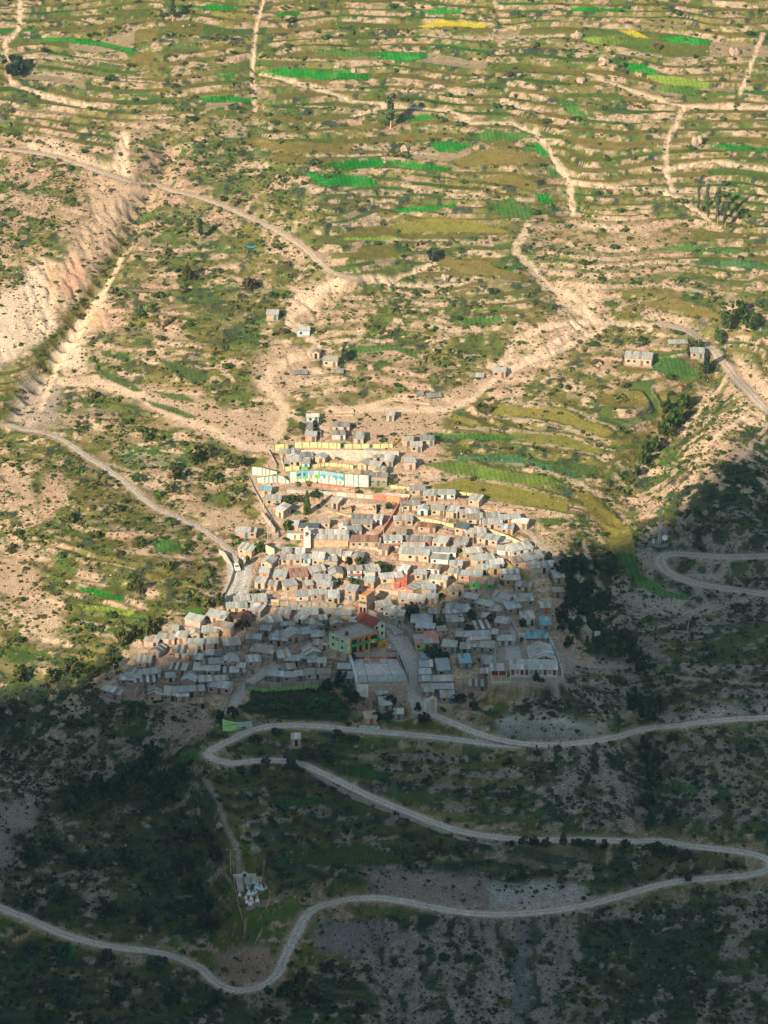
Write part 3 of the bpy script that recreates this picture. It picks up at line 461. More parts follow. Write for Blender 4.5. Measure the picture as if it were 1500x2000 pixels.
 (552,1210,28,10,9,4,'f','b','t'),(585,1219,22,11,11,26,'f','w','t'),(605,1209,32,8,13,-8,'f','b','K'),(645,1206,18,8,9,0,'f','b','t'),(670,1212,30,11,8,-4,'f','b','t'),(659,1231,24,12,14,-18,'g','b','t'),(516,1226,18,11,8,14,'g','b','t'),(538,1224,28,9,12,-18,'f','b','t'),(562,1232,26,11,6,-4,'r','b','t'),(518,1241,20,10,9,8,'f','b','t'),(622,1236,26,11,16,-24,'g','b','t'),(607,1244,30,7,12,-14,'f','b','K'),(578,1256,36,13,15,-16,'g','b','t'),(554,1249,28,7,10,-10,'f','b','t'),(622,1252,26,9,10,-10,'f','b','t'),(543,1260,36,10,12,12,'f','b','t'),(626,1269,30,10,9,10,'f','y','t','W'),(495,1257,28,9,9,4,'f','b','t')]),
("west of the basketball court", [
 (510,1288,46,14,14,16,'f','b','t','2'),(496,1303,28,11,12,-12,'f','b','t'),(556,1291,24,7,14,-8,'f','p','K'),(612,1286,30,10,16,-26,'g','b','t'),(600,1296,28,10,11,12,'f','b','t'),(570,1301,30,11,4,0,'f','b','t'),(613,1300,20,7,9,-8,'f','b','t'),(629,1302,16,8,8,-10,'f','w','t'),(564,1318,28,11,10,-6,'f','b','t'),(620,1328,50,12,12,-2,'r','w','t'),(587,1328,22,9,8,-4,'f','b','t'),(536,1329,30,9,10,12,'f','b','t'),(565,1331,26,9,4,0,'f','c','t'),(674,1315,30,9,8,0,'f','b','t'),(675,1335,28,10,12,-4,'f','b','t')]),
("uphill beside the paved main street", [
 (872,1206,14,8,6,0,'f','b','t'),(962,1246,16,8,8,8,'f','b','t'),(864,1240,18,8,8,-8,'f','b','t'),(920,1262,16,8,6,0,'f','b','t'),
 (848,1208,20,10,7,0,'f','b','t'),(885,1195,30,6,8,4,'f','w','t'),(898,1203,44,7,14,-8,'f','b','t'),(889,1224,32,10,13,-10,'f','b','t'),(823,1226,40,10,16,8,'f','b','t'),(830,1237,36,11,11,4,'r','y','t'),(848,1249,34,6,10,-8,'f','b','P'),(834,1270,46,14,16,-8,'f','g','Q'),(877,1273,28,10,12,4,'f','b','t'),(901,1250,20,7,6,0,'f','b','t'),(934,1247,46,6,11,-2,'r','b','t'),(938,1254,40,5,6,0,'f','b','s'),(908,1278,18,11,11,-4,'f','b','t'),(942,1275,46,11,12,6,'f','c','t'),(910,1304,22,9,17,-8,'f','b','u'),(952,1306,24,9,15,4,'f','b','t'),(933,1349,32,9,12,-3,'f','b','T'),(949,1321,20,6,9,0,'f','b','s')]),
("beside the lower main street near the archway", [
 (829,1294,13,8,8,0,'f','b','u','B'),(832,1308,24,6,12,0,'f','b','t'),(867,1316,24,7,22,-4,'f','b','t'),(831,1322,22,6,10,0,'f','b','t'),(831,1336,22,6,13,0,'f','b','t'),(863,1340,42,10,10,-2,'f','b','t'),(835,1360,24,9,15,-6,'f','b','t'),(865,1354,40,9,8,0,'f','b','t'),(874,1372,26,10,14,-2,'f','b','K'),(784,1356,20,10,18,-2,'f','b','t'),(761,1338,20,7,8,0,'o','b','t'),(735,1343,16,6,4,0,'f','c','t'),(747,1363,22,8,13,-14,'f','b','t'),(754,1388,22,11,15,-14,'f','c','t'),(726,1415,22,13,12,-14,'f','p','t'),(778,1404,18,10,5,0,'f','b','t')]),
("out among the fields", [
 (1246,714,52,13,14,14,'f','a','t'),(1325,678,36,9,8,-8,'o','a','t'),(1362,697,26,8,10,6,'f','a','t'),(488,570,18,5,5,-10,'o','a','d'),(532,619,22,5,9,0,'f','a','s'),(593,655,24,9,5,0,'f','l','s'),(617,697,13,8,5,4,'g','a','t'),(645,713,28,8,8,0,'f','a','t'),(587,735,25,6,6,0,'o','a','d'),(661,732,17,5,4,0,'o','a','d'),(934,740,19,5,8,4,'o','a','t'),(975,732,24,6,5,0,'f','p','t'),(849,780,26,6,5,-4,'o','a','d'),(821,776,12,5,4,0,'o','a','d'),(578,1457,17,14,10,0,'f','a','t')]),
]
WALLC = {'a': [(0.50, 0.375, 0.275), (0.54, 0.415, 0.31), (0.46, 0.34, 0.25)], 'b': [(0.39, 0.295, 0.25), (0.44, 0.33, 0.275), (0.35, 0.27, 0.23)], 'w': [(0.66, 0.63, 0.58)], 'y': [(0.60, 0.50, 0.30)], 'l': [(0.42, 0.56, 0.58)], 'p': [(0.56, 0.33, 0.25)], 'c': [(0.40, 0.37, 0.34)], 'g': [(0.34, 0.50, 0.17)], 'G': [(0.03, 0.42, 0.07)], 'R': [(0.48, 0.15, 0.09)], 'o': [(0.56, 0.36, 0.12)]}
WALLN = {'a': 'tan adobe', 'b': 'brown adobe', 'w': 'white walled', 'y': 'cream walled', 'l': 'pale blue', 'p': 'pink walled', 'c': 'grey concrete', 'g': 'lime green', 'G': 'vivid green', 'R': 'brick red', 'o': 'ochre walled'}
ROOFC = {'t': (0.405, 0.42, 0.405), 'd': (0.26, 0.265, 0.265), 's': (0.58, 0.58, 0.56), 'u': (0.20, 0.38, 0.45), 'D': (0.10, 0.135, 0.16), 'R': (0.30, 0.17, 0.12), 'M': (0.11, 0.045, 0.04), 'T': (0.38, 0.39, 0.38), 'K': (0.40, 0.425, 0.42), 'P': (0.50, 0.22, 0.19), 'Q': (0.40, 0.41, 0.41)}
ROOFN = {'t': 'grey tin roof', 'd': 'dark grey tin roof', 's': 'bright silver tin roof', 'u': 'blue tin roof', 'D': 'slate dark flat roof', 'R': 'rusty brown roof', 'M': 'maroon gable roof', 'T': 'gappy grey sheet roof', 'K': 'rust spotted tin roof', 'P': 'pink sheet roof', 'Q': 'pink and grey roof'}
ORD = ['first', 'second', 'third', 'fourth', 'fifth', 'sixth', 'seventh', 'eighth', 'ninth', 'tenth', 'eleventh', 'twelfth', 'thirteenth', 'fourteenth', 'fifteenth', 'sixteenth', 'seventeenth', 'eighteenth', 'nineteenth', 'twentieth']
ORD += ['twenty-'+q for q in ORD[:9]]+['thirtieth']
HOUSES = []
for row, items in ROWS:
    order = sorted(range(len(items)), key=lambda k: items[k][0])
    rank = {k: n for n, k in enumerate(order)}
    for k, it in enumerate(items):
        cx, yb, w, h, rd, yaw, form, wc, rc_ = it[:9]; ex = it[9] if len(it) > 9 else ''
        he = h if form == 'o' else max(h, 11.5)
        foot = hit_fn(cx, yb-h+he, base_g)
        dist = (foot[1]-CAM[1])*cp-(foot[2]-CAM[2])*sp; ppm = FPX/dist
        wm = w/ppm; hm = he/(ppm*0.885); dm = rd/(ppm*(0.60 if form in 'fo' else 0.52))
        dm = min(max(dm, 2.2), 9.5)
        HOUSES.append(dict(row=row, n=rank[k], N=len(items), foot=foot, w=wm, h=hm, d=dm, yaw=math.radians(-yaw+5.5*math.sin(cx*1.7+yb*0.9)), form=form, wc=wc, rc=rc_, ex=ex))
        th = HOUSES[-1]['yaw']; c, s = math.cos(th), math.sin(th)
        if form != 'o':
            corners = [(foot[0]+c*a-s*b, foot[1]+s*a+c*b) for a, b in ((-wm/2, -0.3), (wm/2, -0.3), (wm/2, dm), (-wm/2, dm))]
            pad(0, 0, 0, 0, foot[2]-0.05, 1.3, corners)
# court, school yard and cemetery floors
def pad_px(pts, dz=0.0, soft=1.2):
    P = np.array([hit_fn(p[0], p[1], base_g) for p in pts]); z = float(P[:, 2].mean())+dz
    d = [ray(*p) for p in pts]; Q = [(CAM[0]+v[0]*(z-CAM[2])/v[2], CAM[1]+v[1]*(z-CAM[2])/v[2]) for v in d]
    pad(0, 0, 0, 0, z-0.05, soft, Q); return Q, z
HALL, HALL_Z = pad_px([(640, 1262), (690, 1279), (778, 1277), (757, 1240), (700, 1225)], 0.6)
YARD, YARD_Z = pad_px([(972, 1258), (1018, 1258), (1040, 1294), (966, 1298)], 0.5)
def pad_level(pts, z, soft=1.2):
    d = [ray(*p) for p in pts]; Q = [(CAM[0]+v[0]*(z-CAM[2])/v[2], CAM[1]+v[1]*(z-CAM[2])/v[2]) for v in d]; pad(0, 0, 0, 0, z-0.05, soft, Q); return Q
pad_level([(958, 1296), (1098, 1292), (1098, 1328), (958, 1331)], YARD_Z-0.15, 1.6)
COURT_Z = HALL_Z-1.75; COURT = pad_level([(690, 1287), (778, 1287), (797, 1331), (699, 1334)], COURT_Z, 0.7)
_pa = pad_a.copy()
GRAVE, GRAVE_Z = pad_px([(457, 1722), (515, 1722), (526, 1760), (505, 1790), (475, 1790)], 0.0)
pad_a = _pa                                    # the plot stays weedy earth
# ------------------------------------------------------------------ ground colours (soils, crops and weeds, with shade darkened in on the shaded side)
def probit(p): p = np.clip(p, 0.005, 0.995); return 4.91*(p**0.14-(1-p)**0.14)
def mixc(a, b, t): return a*(1-t)[..., None]+b*t[..., None]
A3 = np.array
n_big = fbm(XS/45, YS/30, 101, 3); n_mid = fbm(XS/9, YS/6, 102, 4); n_fin = fbm(XS/1.7, YS/1.4, 103, 3); n_tex = fbm(XS/0.9, YS/0.9, 104, 2)
tread_w = fade*is_tread
riser_w = fade*(1-is_tread)
soil = mixc(A3(SOIL)[None, None], A3(PALE)[None, None], smooth(0.35, 0.65, fbm(XS/12, YS/8, 105, 3)))
soil = mixc(soil, A3(PINK)[None, None], smooth(0.52, 0.68, fbm(XS/30, YS/22, 106, 3))*0.8)
soil = mixc(soil, A3(GREY_SHADE)[None, None], m_grey_shade*0.75)  # soil greyed and darkened on the shaded side, shade put into the colour
soil = soil*(0.78+0.44*n_fin)[..., None]
stones = smooth(0.62, 0.74, fbm(XS/0.9, YS/0.8+H/0.5, 107, 2))
soil = soil*(1+0.35*stones-0.35*smooth(0.36, 0.26, n_tex))[..., None]
soil = soil*(1-0.12*smooth(90, 190, YS)-0.10*riser_w)[..., None]  # soil darker towards the upper slopes and on the terrace faces
grass = mixc(A3((0.155, 0.145, 0.046))[None, None], A3((0.075, 0.11, 0.028))[None, None], smooth(0.38, 0.60, fbm(XS/14, YS/10, 111, 3)))
grass = mixc(grass, A3((0.205, 0.175, 0.08))[None, None], smooth(0.55, 0.7, fbm(XS/8, YS/6, 112, 3))*0.8)
grass = mixc(grass, A3((0.030, 0.048, 0.037))[None, None], np.clip(m_scrub_shade*0.85+0.9*smooth(0.56, 0.66, fbm(XS/3.2, YS/2.6, 113, 3)), 0, 1))  # evergreen scrub; on the shaded side its dark teal also paints the shade
grass = grass*(0.6+0.8*n_fin)[..., None]
n_v2 = fbm(XS/2.6, YS/2.0, 114, 3); n_v3 = fbm(XS/2.4+0.3*H, H/1.0+YS/2.4, 115, 3)
wf = np.clip(0.45+0.25*m_grey_shade, 0, 1)
nv = ((1-wf)*n_mid+wf*n_v2-0.5)/(0.088+0.01*m_grey_shade)
strk = np.clip(m_grey_shade*4-3, 0, 1)*smooth(-88, -100, YS)*smooth(0.35, 0.1, m_terr)
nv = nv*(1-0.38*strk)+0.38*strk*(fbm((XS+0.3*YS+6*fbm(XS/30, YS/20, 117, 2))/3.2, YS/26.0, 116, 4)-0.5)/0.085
nv = nv*(1-riser_w)+riser_w*((0.42*n_mid+0.58*n_v3-0.5)/0.085)
th = -probit(np.clip(m_veg-(0.07+0.33*m_scrub_shade)*riser_w, 0.02, 0.97))
veg = smooth(th-0.35, th+0.35, nv)
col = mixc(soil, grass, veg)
# crops on the treads: each parcel sown with one thing
seg = np.floor(XS/23.0+hash2(LV, ca, 33)*9+0.3*fbm(XS/20, YS/20, 34, 2))
hk = hash2(LV*7+ca*131, seg*17+cb*3, 35)
CROPS = [(0.165, 0.135, 0.040), (0.145, 0.125, 0.037), (0.12, 0.115, 0.033), (0.095, 0.11, 0.028), (0.075, 0.12, 0.026), (0.055, 0.10, 0.025), (0.035, 0.14, 0.03), (0.28, 0.215, 0.14)]
CW = np.cumsum([0.22, 0.18, 0.18, 0.14, 0.11, 0.08, 0.03, 0.06])
ci = np.clip(np.searchsorted(CW, hk), 0, len(CROPS)-1)
crop = np.array(CROPS)[ci]
rows = 0.5+0.5*np.sin(XS*6.283/1.35+2*fbm(XS/8, YS/8, 36, 2))
crop = crop*(0.62+0.5*n_fin+0.22*n_tex+0.06*rows)[..., None]
cover = tread_w*smooth(0.22, 0.36, n_mid+0.25*n_fin+0.30*(m_veg-0.5)-0.02)
cover *= 1-smooth(0.04, 0.0, F)*0.8
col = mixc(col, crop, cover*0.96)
# traced fields and bare patches
green_f = smooth(0.02, 0.06, m_col[..., 1]-m_col[..., 0])
plots = hash2(np.floor(XS/7.5+fbm(XS/25, YS/25, 131, 2)*2), np.floor(YS/9.0), 132)
pc = m_col*(0.80+0.40*n_fin+0.10*(n_tex-0.5))[..., None]*(1+green_f*(0.55*(plots-0.5)+0.22*np.sin(XS*6.283/1.5+YS*0.7)))[..., None]
pc = mixc(pc, grass*0.9, green_f*smooth(0.70, 0.80, n_mid+0.15*n_fin)*0.35)
keep = smooth(0.28, 0.34, n_mid+0.2*n_fin)          # weeds break the patches up
bareish = (m_col[..., 0] > 0.21) & (m_col[..., 2] > 0.08)
al = m_alp*np.where(bareish, 0.72+0.28*keep, 1.0)
col = mixc(col, pc, al)
# spoil on road banks, then the roads
bank = (1-smooth(0.2, 2.0, rdist-rhw))*smooth(0.30, 0.5, fbm(XS/5, YS/5, 121, 3)+0.08)
col = mixc(col, soil*0.97, bank*0.7)
rut = 1+0.10*np.cos(np.clip(rdist/np.maximum(rhw, 0.5), 0, 1)*9.0)
rc = rcol*(0.82+0.3*n_mid+0.12*(n_tex-0.5))[..., None]*rut[..., None]
col = mixc(col, rc, road_a)
col = mixc(col, A3((0.36, 0.30, 0.25))[None, None]*(0.8+0.4*n_fin)[..., None], pad_a*(pad_a > 0.6))
col = np.clip(col, 0.004, 0.8)
H_ = H
def ground_mat():
    m = bpy.data.materials.new("hillside_ground"); m.use_nodes = True; n = m.node_tree; b = n.nodes["Principled BSDF"]
    b.inputs["Roughness"].default_value = 0.95; b.inputs["Specular IOR Level"].default_value = 0.1
    at_ = n.nodes.new("ShaderNodeAttribute"); at_.attribute_name = "albedo"
    tc = n.nodes.new("ShaderNodeTexCoord"); nz = n.nodes.new("ShaderNodeTexNoise"); nz.inputs["Scale"].default_value = 2.2; nz.inputs["Detail"].default_value = 6
    n.links.new(tc.outputs["Object"], nz.inputs["Vector"])
    mr = n.nodes.new("ShaderNodeMapRange"); mr.inputs[1].default_value = 0.3; mr.inputs[2].default_value = 0.7; mr.inputs[3].default_value = 0.62; mr.inputs[4].default_value = 1.38
    n.links.new(nz.outputs[0], mr.inputs[0])
    mx = n.nodes.new("ShaderNodeMix"); mx.data_type = 'RGBA'; mx.blend_type = 'MULTIPLY'; mx.inputs[0].default_value = 1.0
    n.links.new(at_.outputs[0], mx.inputs[6]); n.links.new(mr.outputs[0], mx.inputs[7]); n.links.new(mx.outputs[2], b.inputs["Base Color"])
    bp = n.nodes.new("ShaderNodeBump"); bp.inputs["Strength"].default_value = 0.7; bp.inputs["Distance"].default_value = 0.5
    n.links.new(nz.outputs[0], bp.inputs["Height"]); n.links.new(bp.outputs[0], b.inputs["Normal"])
    return m
def fast_mesh(name, V, Fq, cols=None, mat=None, smooth_=False):
    """V (n,3) and faces (m,k) with one k; optional per-vertex colours."""
    me = bpy.data.meshes.new(name); k = Fq.shape[1]
    me.vertices.add(len(V)); me.vertices.foreach_set("co", np.ascontiguousarray(V, np.float32).ravel())
    me.loops.add(Fq.size); me.loops.foreach_set("vertex_index", np.ascontiguousarray(Fq, np.int32).ravel())
    me.polygons.add(len(Fq)); me.polygons.foreach_set("loop_start", np.arange(0, Fq.size, k, dtype=np.int32))
    if smooth_: me.polygons.foreach_set("use_smooth", np.ones(len(Fq), bool))
    me.update(calc_edges=True)
    if cols is not None:
        a = me.color_attributes.new("albedo", 'FLOAT_COLOR', 'POINT')
        a.data.foreach_set("color", np.concatenate([cols, np.ones((len(cols), 1))], 1).astype(np.float32).ravel())
    if mat: me.materials.append(mat)
    return me
def link(name, me, parent=None, kind=None):
    o = bpy.data.objects.new(name, me); S.collection.objects.link(o)
    if parent is not None: o.parent = parent
    if kind: o['kind'] = kind
    return o
I = np.arange(NY*NX).reshape(NY, NX)
quads = np.stack([I[:-1, :-1], I[:-1, 1:], I[1:, 1:], I[1:, :-1]], -1).reshape(-1, 4)
V = np.stack([GX, GY, H], -1).reshape(-1, 3)
MG = ground_mat()
g_o = link("hillside", fast_mesh("hillside", V, quads, col.reshape(-1, 3), MG, True), kind='structure')
g_o['label'] = 'terraced canyon hillside of pale soil and green crop strips'

# ------------------------------------------------------------------ the mountain across the canyon whose crest throws the evening shade
SHADE = [(-160, 1385), (-60, 1372), (0, 1362), (80, 1350), (150, 1335), (200, 1302), (235, 1287), (280, 1282), (340, 1278), (400, 1266), (440, 1243), (480, 1218), (520, 1195), (600, 1190), (680, 1192), (740, 1190), (800, 1182), (860, 1166), (920, 1142), (980, 1118), (1030, 1100), (1080, 1090), (1140, 1072), (1200, 1058), (1250, 1042), (1300, 1010), (1350, 968), (1400, 926), (1450, 886), (1500, 850), (1560, 808), (1640, 760)]
hs = SUN[:2]/np.linalg.norm(SUN[:2]); lat = np.array([-hs[1], hs[0]])
RD = 960.0
crest = []
for p in SHADE:
    q = at(*p); along = q[:2] @ hs; t = (RD-along)/np.linalg.norm(SUN[:2]); r = q+SUN*t; crest.append((r[:2] @ lat, r[2]))
crest.sort(); lc = np.array([c[0] for c in crest]); zc = np.array([c[1] for c in crest])
le = np.concatenate([np.linspace(lc[0]-900, lc[0]-10, 60), np.linspace(lc[0], lc[-1], 260), np.linspace(lc[-1]+10, lc[-1]+900, 60)])
ze = np.interp(le, lc, zc)+np.where((le > lc[0]) & (le < lc[-1]), 1.6*(fbm(le/6, le*0, 201, 3)-0.5)*2, 0)
ze += np.where(le < lc[0], (lc[0]-le)*0.02+25*(fbm(le/60, le*0, 203, 3)-0.5)*smooth(0, 60, lc[0]-le), 0) + np.where(le > lc[-1], (le-lc[-1])*-0.02+25*(fbm(le/60, le*0, 204, 3)-0.5)*smooth(0, 60, le-lc[-1]), 0)
prof = [(-560, -900), (-420, -620), (-240, -330), (-90, -115), (-25, -26), (0, 0), (30, -14), (120, -70), (300, -190), (700, -420), (1300, -900)]
MV = []
for (dd, dz) in prof:
    w = abs(dd)/250.0
    n = 40*w*(fbm(le/70, le*0+dd/60, 207, 4)-0.5)
    a = RD+dd
    MV.append(np.stack([hs[0]*a+lat[0]*le, hs[1]*a+lat[1]*le, ze+dz+n], -1))
MV = np.array(MV); Im = np.arange(MV.shape[0]*MV.shape[1]).reshape(MV.shape[:2])
mq = np.stack([Im[:-1, :-1], Im[:-1, 1:], Im[1:, 1:], Im[1:, :-1]], -1).reshape(-1, 4)
mc = np.tile(A3([(0.26, 0.21, 0.165)]), (MV.shape[0]*MV.shape[1], 1))
mt = link("mountain", fast_mesh("mountain", MV.reshape(-1, 3), mq, mc, MG, True), kind='structure')

# ------------------------------------------------------------------ plants
def leaf_mat(name, tint=(1, 1, 1)):
    m = bpy.data.materials.new(name); m.use_nodes = True; n = m.node_tree; b = n.nodes["Principled BSDF"]
    b.inputs["Roughness"].default_value = 0.8; b.inputs["Specular IOR Level"].default_value = 0.2
    a = n.nodes.new("ShaderNodeAttribute"); a.attribute_name = "albedo"
    oi = n.nodes.new("ShaderNodeObjectInfo"); mr = n.nodes.new("ShaderNodeMapRange"); mr.inputs[3].default_value = 0.75; mr.inputs[4].default_value = 1.25
    n.links.new(oi.outputs["Random"], mr.inputs[0])
    mx = n.nodes.new("ShaderNodeMix"); mx.data_type = 'RGBA'; mx.blend_type = 'MULTIPLY'; mx.inputs[0].default_value = 1.0
    n.links.new(a.outputs[0], mx.inputs[6]); n.links.new(mr.outputs[0], mx.inputs[7]); n.links.new(mx.outputs[2], b.inputs["Base Color"])
    return m
ML = leaf_mat("foliage")
def bush_proto(seed, nclump=9, per=9, size=0.30, flat=0.75):
    """leaf-sized quads scattered over overlapping clumps of a unit bush; returns verts, quads, tone factors"""
    r = np.random.default_rng(seed); Vs = []; Qs = []; T = []
    for c in range(nclump):
        a = r.uniform(0, 6.283); rr = 0.62*math.sqrt(r.uniform(0, 1)); cz = r.uniform(0.15, 0.75)*(1-0.5*rr)
        cc = np.array([rr*math.cos(a), rr*math.sin(a), cz*flat*1.2]); cr = r.uniform(0.28, 0.48); tone = r.uniform(0.7, 1.35)
        for k in range(per):
            d = r.normal(size=3); d /= np.linalg.norm(d); d[2] = abs(d[2])*0.9+0.05*d[2]
            p = cc+d*cr*r.uniform(0.6, 1.0); n = d+r.normal(size=3)*0.45; n /= np.linalg.norm(n)
            t = np.cross(n, [0.3, 0.2, 1.0]); t /= np.linalg.norm(t); u = np.cross(n, t); s = size*r.uniform(0.6, 1.2)
            o = len(Vs)
            Vs += [p-t*s-u*s*0.6, p+t*s-u*s*0.7, p+t*s*0.8+u*s*0.7, p-t*s*0.9+u*s*0.6]; Qs.append([o, o+1, o+2, o+3]); T += [tone*r.uniform(0.8, 1.2)]*4
    return np.array(Vs), np.array(Qs), np.array(T)
SMALL = [bush_proto(300+i, 5, 7, 0.36) for i in range(7)]
def scatter(name, pts, sizes, cols, protos, mat, hz=1.0):
    Vs, Qs, Cs = [], [], []; o = 0; r = np.random.default_rng(5)
    which = r.integers(0, len(protos), len(pts)); ang = r.uniform(0, 6.283, len(pts)); hh = r.uniform(0.7, 1.15, len(pts))*hz
    for k, (pv, pq, pt) in enumerate(protos):
        m = which == k; n = int(m.sum())
        if not n: continue
        c, s = np.cos(ang[m])[:, None], np.sin(ang[m])[:, None]; sz = sizes[m][:, None]
        X = (pv[None, :, 0]*c-pv[None, :, 1]*s)*sz+pts[m][:, 0:1]; Y = (pv[None, :, 0]*s+pv[None, :, 1]*c)*sz+pts[m][:, 1:2]
        Z = (pv[None, :, 2]-0.06)*sz*hh[m][:, None]+pts[m][:, 2:3]
        Vs.append(np.stack([X, Y, Z], -1).reshape(-1, 3)); nv_ = len(pv)
        Qs.append((pq[None]+(np.arange(n)*nv_)[:, None, None]).reshape(-1, 4)+o); o += n*nv_
        Cs.append((cols[m][:, None, :]*pt[None, :, None]).reshape(-1, 3))
    me = fast_mesh(name, np.concatenate(Vs), np.concatenate(Qs), np.clip(np.concatenate(Cs), 0.003, 0.8), mat)
    return link(name, me, kind='stuff')
# seed points follow the shrub density: riser edges, gullies and scrub zones
NS = 90000
sx = RNG.uniform(-165, 165, NS); sy = RNG.uniform(-178, 375, NS)
den = bil(m_shrub, sx, sy)*(0.35+1.5*smooth(0.40, 0.62, fbm(sx/9, sy/6, 301, 3)))
fd = bil(fade, sx, sy); tr = bil(is_tread, sx, sy)
den = den*(1-0.88*fd*tr)+0.30*fd*(1-tr)*smooth(0.45, 0.6, fbm(sx/5, sy/4, 302, 2))
den *= 1-np.clip(bil(road_a, sx, sy)*2+bil(pad_a, sx, sy)*2+ (bil(rdist-rhw, sx, sy) < 0.8), 0, 1)
ok = RNG.uniform(0, 1, NS) < den*0.5
sx, sy = sx[ok], sy[ok]; sz = ground(sx, sy)
scr = bil(m_scrub_shade, sx, sy)
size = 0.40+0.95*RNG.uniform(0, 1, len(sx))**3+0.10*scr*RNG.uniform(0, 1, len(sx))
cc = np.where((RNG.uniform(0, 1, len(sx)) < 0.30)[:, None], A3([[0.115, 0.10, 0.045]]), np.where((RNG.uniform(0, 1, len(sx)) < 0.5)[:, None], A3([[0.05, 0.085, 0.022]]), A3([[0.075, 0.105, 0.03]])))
cc = cc*(1-0.45*scr)[:, None]*np.where(scr[:, None] > 0.5, A3([[0.85, 0.95, 1.9]]), 1.0)*RNG.uniform(0.7, 1.3, (len(sx), 1))  # bushes in the shaded zones darkened and blued to deepen the shade
tuft = [bush_proto(500+i, 3, 5, 0.45) for i in range(5)]
NT = 300000
tx = RNG.uniform(-165, 165, NT); ty = RNG.uniform(-178, 375, NT)
td_ = 0.35+0.9*smooth(0.42, 0.60, fbm(tx/6, ty/5, 311, 3)); td_ *= 1-0.9*bil(fade*is_tread, tx, ty); td_ *= 1-0.4*bil(fade, tx, ty)
td_ *= 1-np.clip(bil(road_a, tx, ty)*2+bil(pad_a, tx, ty)*2+(bil(rdist-rhw, tx, ty) < 0.5), 0, 1); td_ *= (0.25+np.clip(bil(m_shrub, tx, ty), 0.1, 1))*np.where(bil(m_terr, tx, ty) < 0.3, 1.0, 0.62)*(1-0.85*smooth(0.25, 0.0, bil(m_shrub, tx, ty)))
ok = RNG.uniform(0, 1, NT) < td_*0.42; tx, ty = tx[ok], ty[ok]
tsc = bil(m_scrub_shade, tx, ty); tcol = np.where((RNG.uniform(0, 1, len(tx)) < 0.45)[:, None], A3([[0.14, 0.12, 0.055]]), A3([[0.075, 0.095, 0.03]]))*(1-0.5*tsc)[:, None]*np.where(tsc[:, None] > 0.5, A3([[0.8, 0.9, 1.5]]), 1.0)*RNG.uniform(0.65, 1.35, (len(tx), 1))  # tufts in the shaded zones coloured darker and bluer, shade painted in
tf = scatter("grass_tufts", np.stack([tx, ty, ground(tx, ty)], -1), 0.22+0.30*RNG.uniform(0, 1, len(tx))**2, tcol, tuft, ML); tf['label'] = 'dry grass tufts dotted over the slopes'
# loose stones on scree, banks and village yards
def stone_proto(seed):
    r = np.random.default_rng(seed); v = np.array([(1, 0, 0), (0, 1, 0), (-1, 0, 0), (0, -1, 0), (0, 0, 0.9), (0, 0, -0.4)])*r.uniform(0.6, 1.2, (6, 1)); q = []
    for a, b in ((0, 1), (1, 2), (2, 3), (3, 0)): q += [(a, b, 4, 4), (b, a, 5, 5)]
    return v, np.array(q), r.uniform(0.8, 1.2, 6)
NQ = 60000
qx = RNG.uniform(-160, 160, NQ); qy = RNG.uniform(-176, 370, NQ); vil = bil(m_terr, qx, qy) < 0.25
qd = np.where(vil, 0.55, 0.18)*(0.2+1.4*smooth(0.45, 0.65, fbm(qx/8, qy/6, 321, 3)))*(1-bil(m_veg, qx, qy)*0.7)*(1-np.clip(bil(road_a, qx, qy)*1.5, 0, 1))
ok = RNG.uniform(0, 1, NQ) < qd; qx, qy = qx[ok], qy[ok]; qc = A3([[0.44, 0.35, 0.275]])*RNG.uniform(0.6, 1.35, (len(qx), 1)); qg = bil(m_grey_shade, qx, qy)[:, None]; qc = qc*(1-qg)+A3([[0.33, 0.31, 0.29]])*qg*RNG.uniform(0.6, 1.4, (len(qx), 1))
def scatter_tri(name, pts, sizes, cols):
    Vs, Fs, Cs, o = [], [], [], 0; r = np.random.default_rng(6); which = r.integers(0, 5, len(pts)); ang = r.uniform(0, 6.28, len(pts))
    for k in range(5):
        pv, pq, pt = stone_proto(90+k); m = which == k; n = int(m.sum()); c, s = np.cos(ang[m])[:, None], np.sin(ang[m])[:, None]; sz_ = sizes[m][:, None]
        Vs.append(np.stack([(pv[None, :, 0]*c-pv[None, :, 1]*s)*sz_+pts[m][:, 0:1], (pv[None, :, 0]*s+pv[None, :, 1]*c)*sz_+pts[m][:, 1:2], pv[None, :, 2]*sz_*0.7+pts[m][:, 2:3]], -1).reshape(-1, 3))
        Fs.append((pq[None, :, :3]+(np.arange(n)*6)[:, None, None]).reshape(-1, 3)+o); o += n*6; Cs.append((cols[m][:, None]*pt[None, :, None]).reshape(-1, 3))
    return link(name, fast_mesh(name, np.concatenate(Vs), np.concatenate(Fs), np.clip(np.concatenate(Cs), 0.01, 0.8), MG), kind='stuff')
so = scatter_tri("loose_stones", np.stack([qx, qy, ground(qx, qy)], -1), 0.14+0.42*RNG.uniform(0, 1, len(qx))**4, qc); so['label'] = 'loose stones and rubble on slopes and yards'
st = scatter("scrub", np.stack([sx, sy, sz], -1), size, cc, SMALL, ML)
st['label'] = 'scattered low scrub and weeds over the hillside'
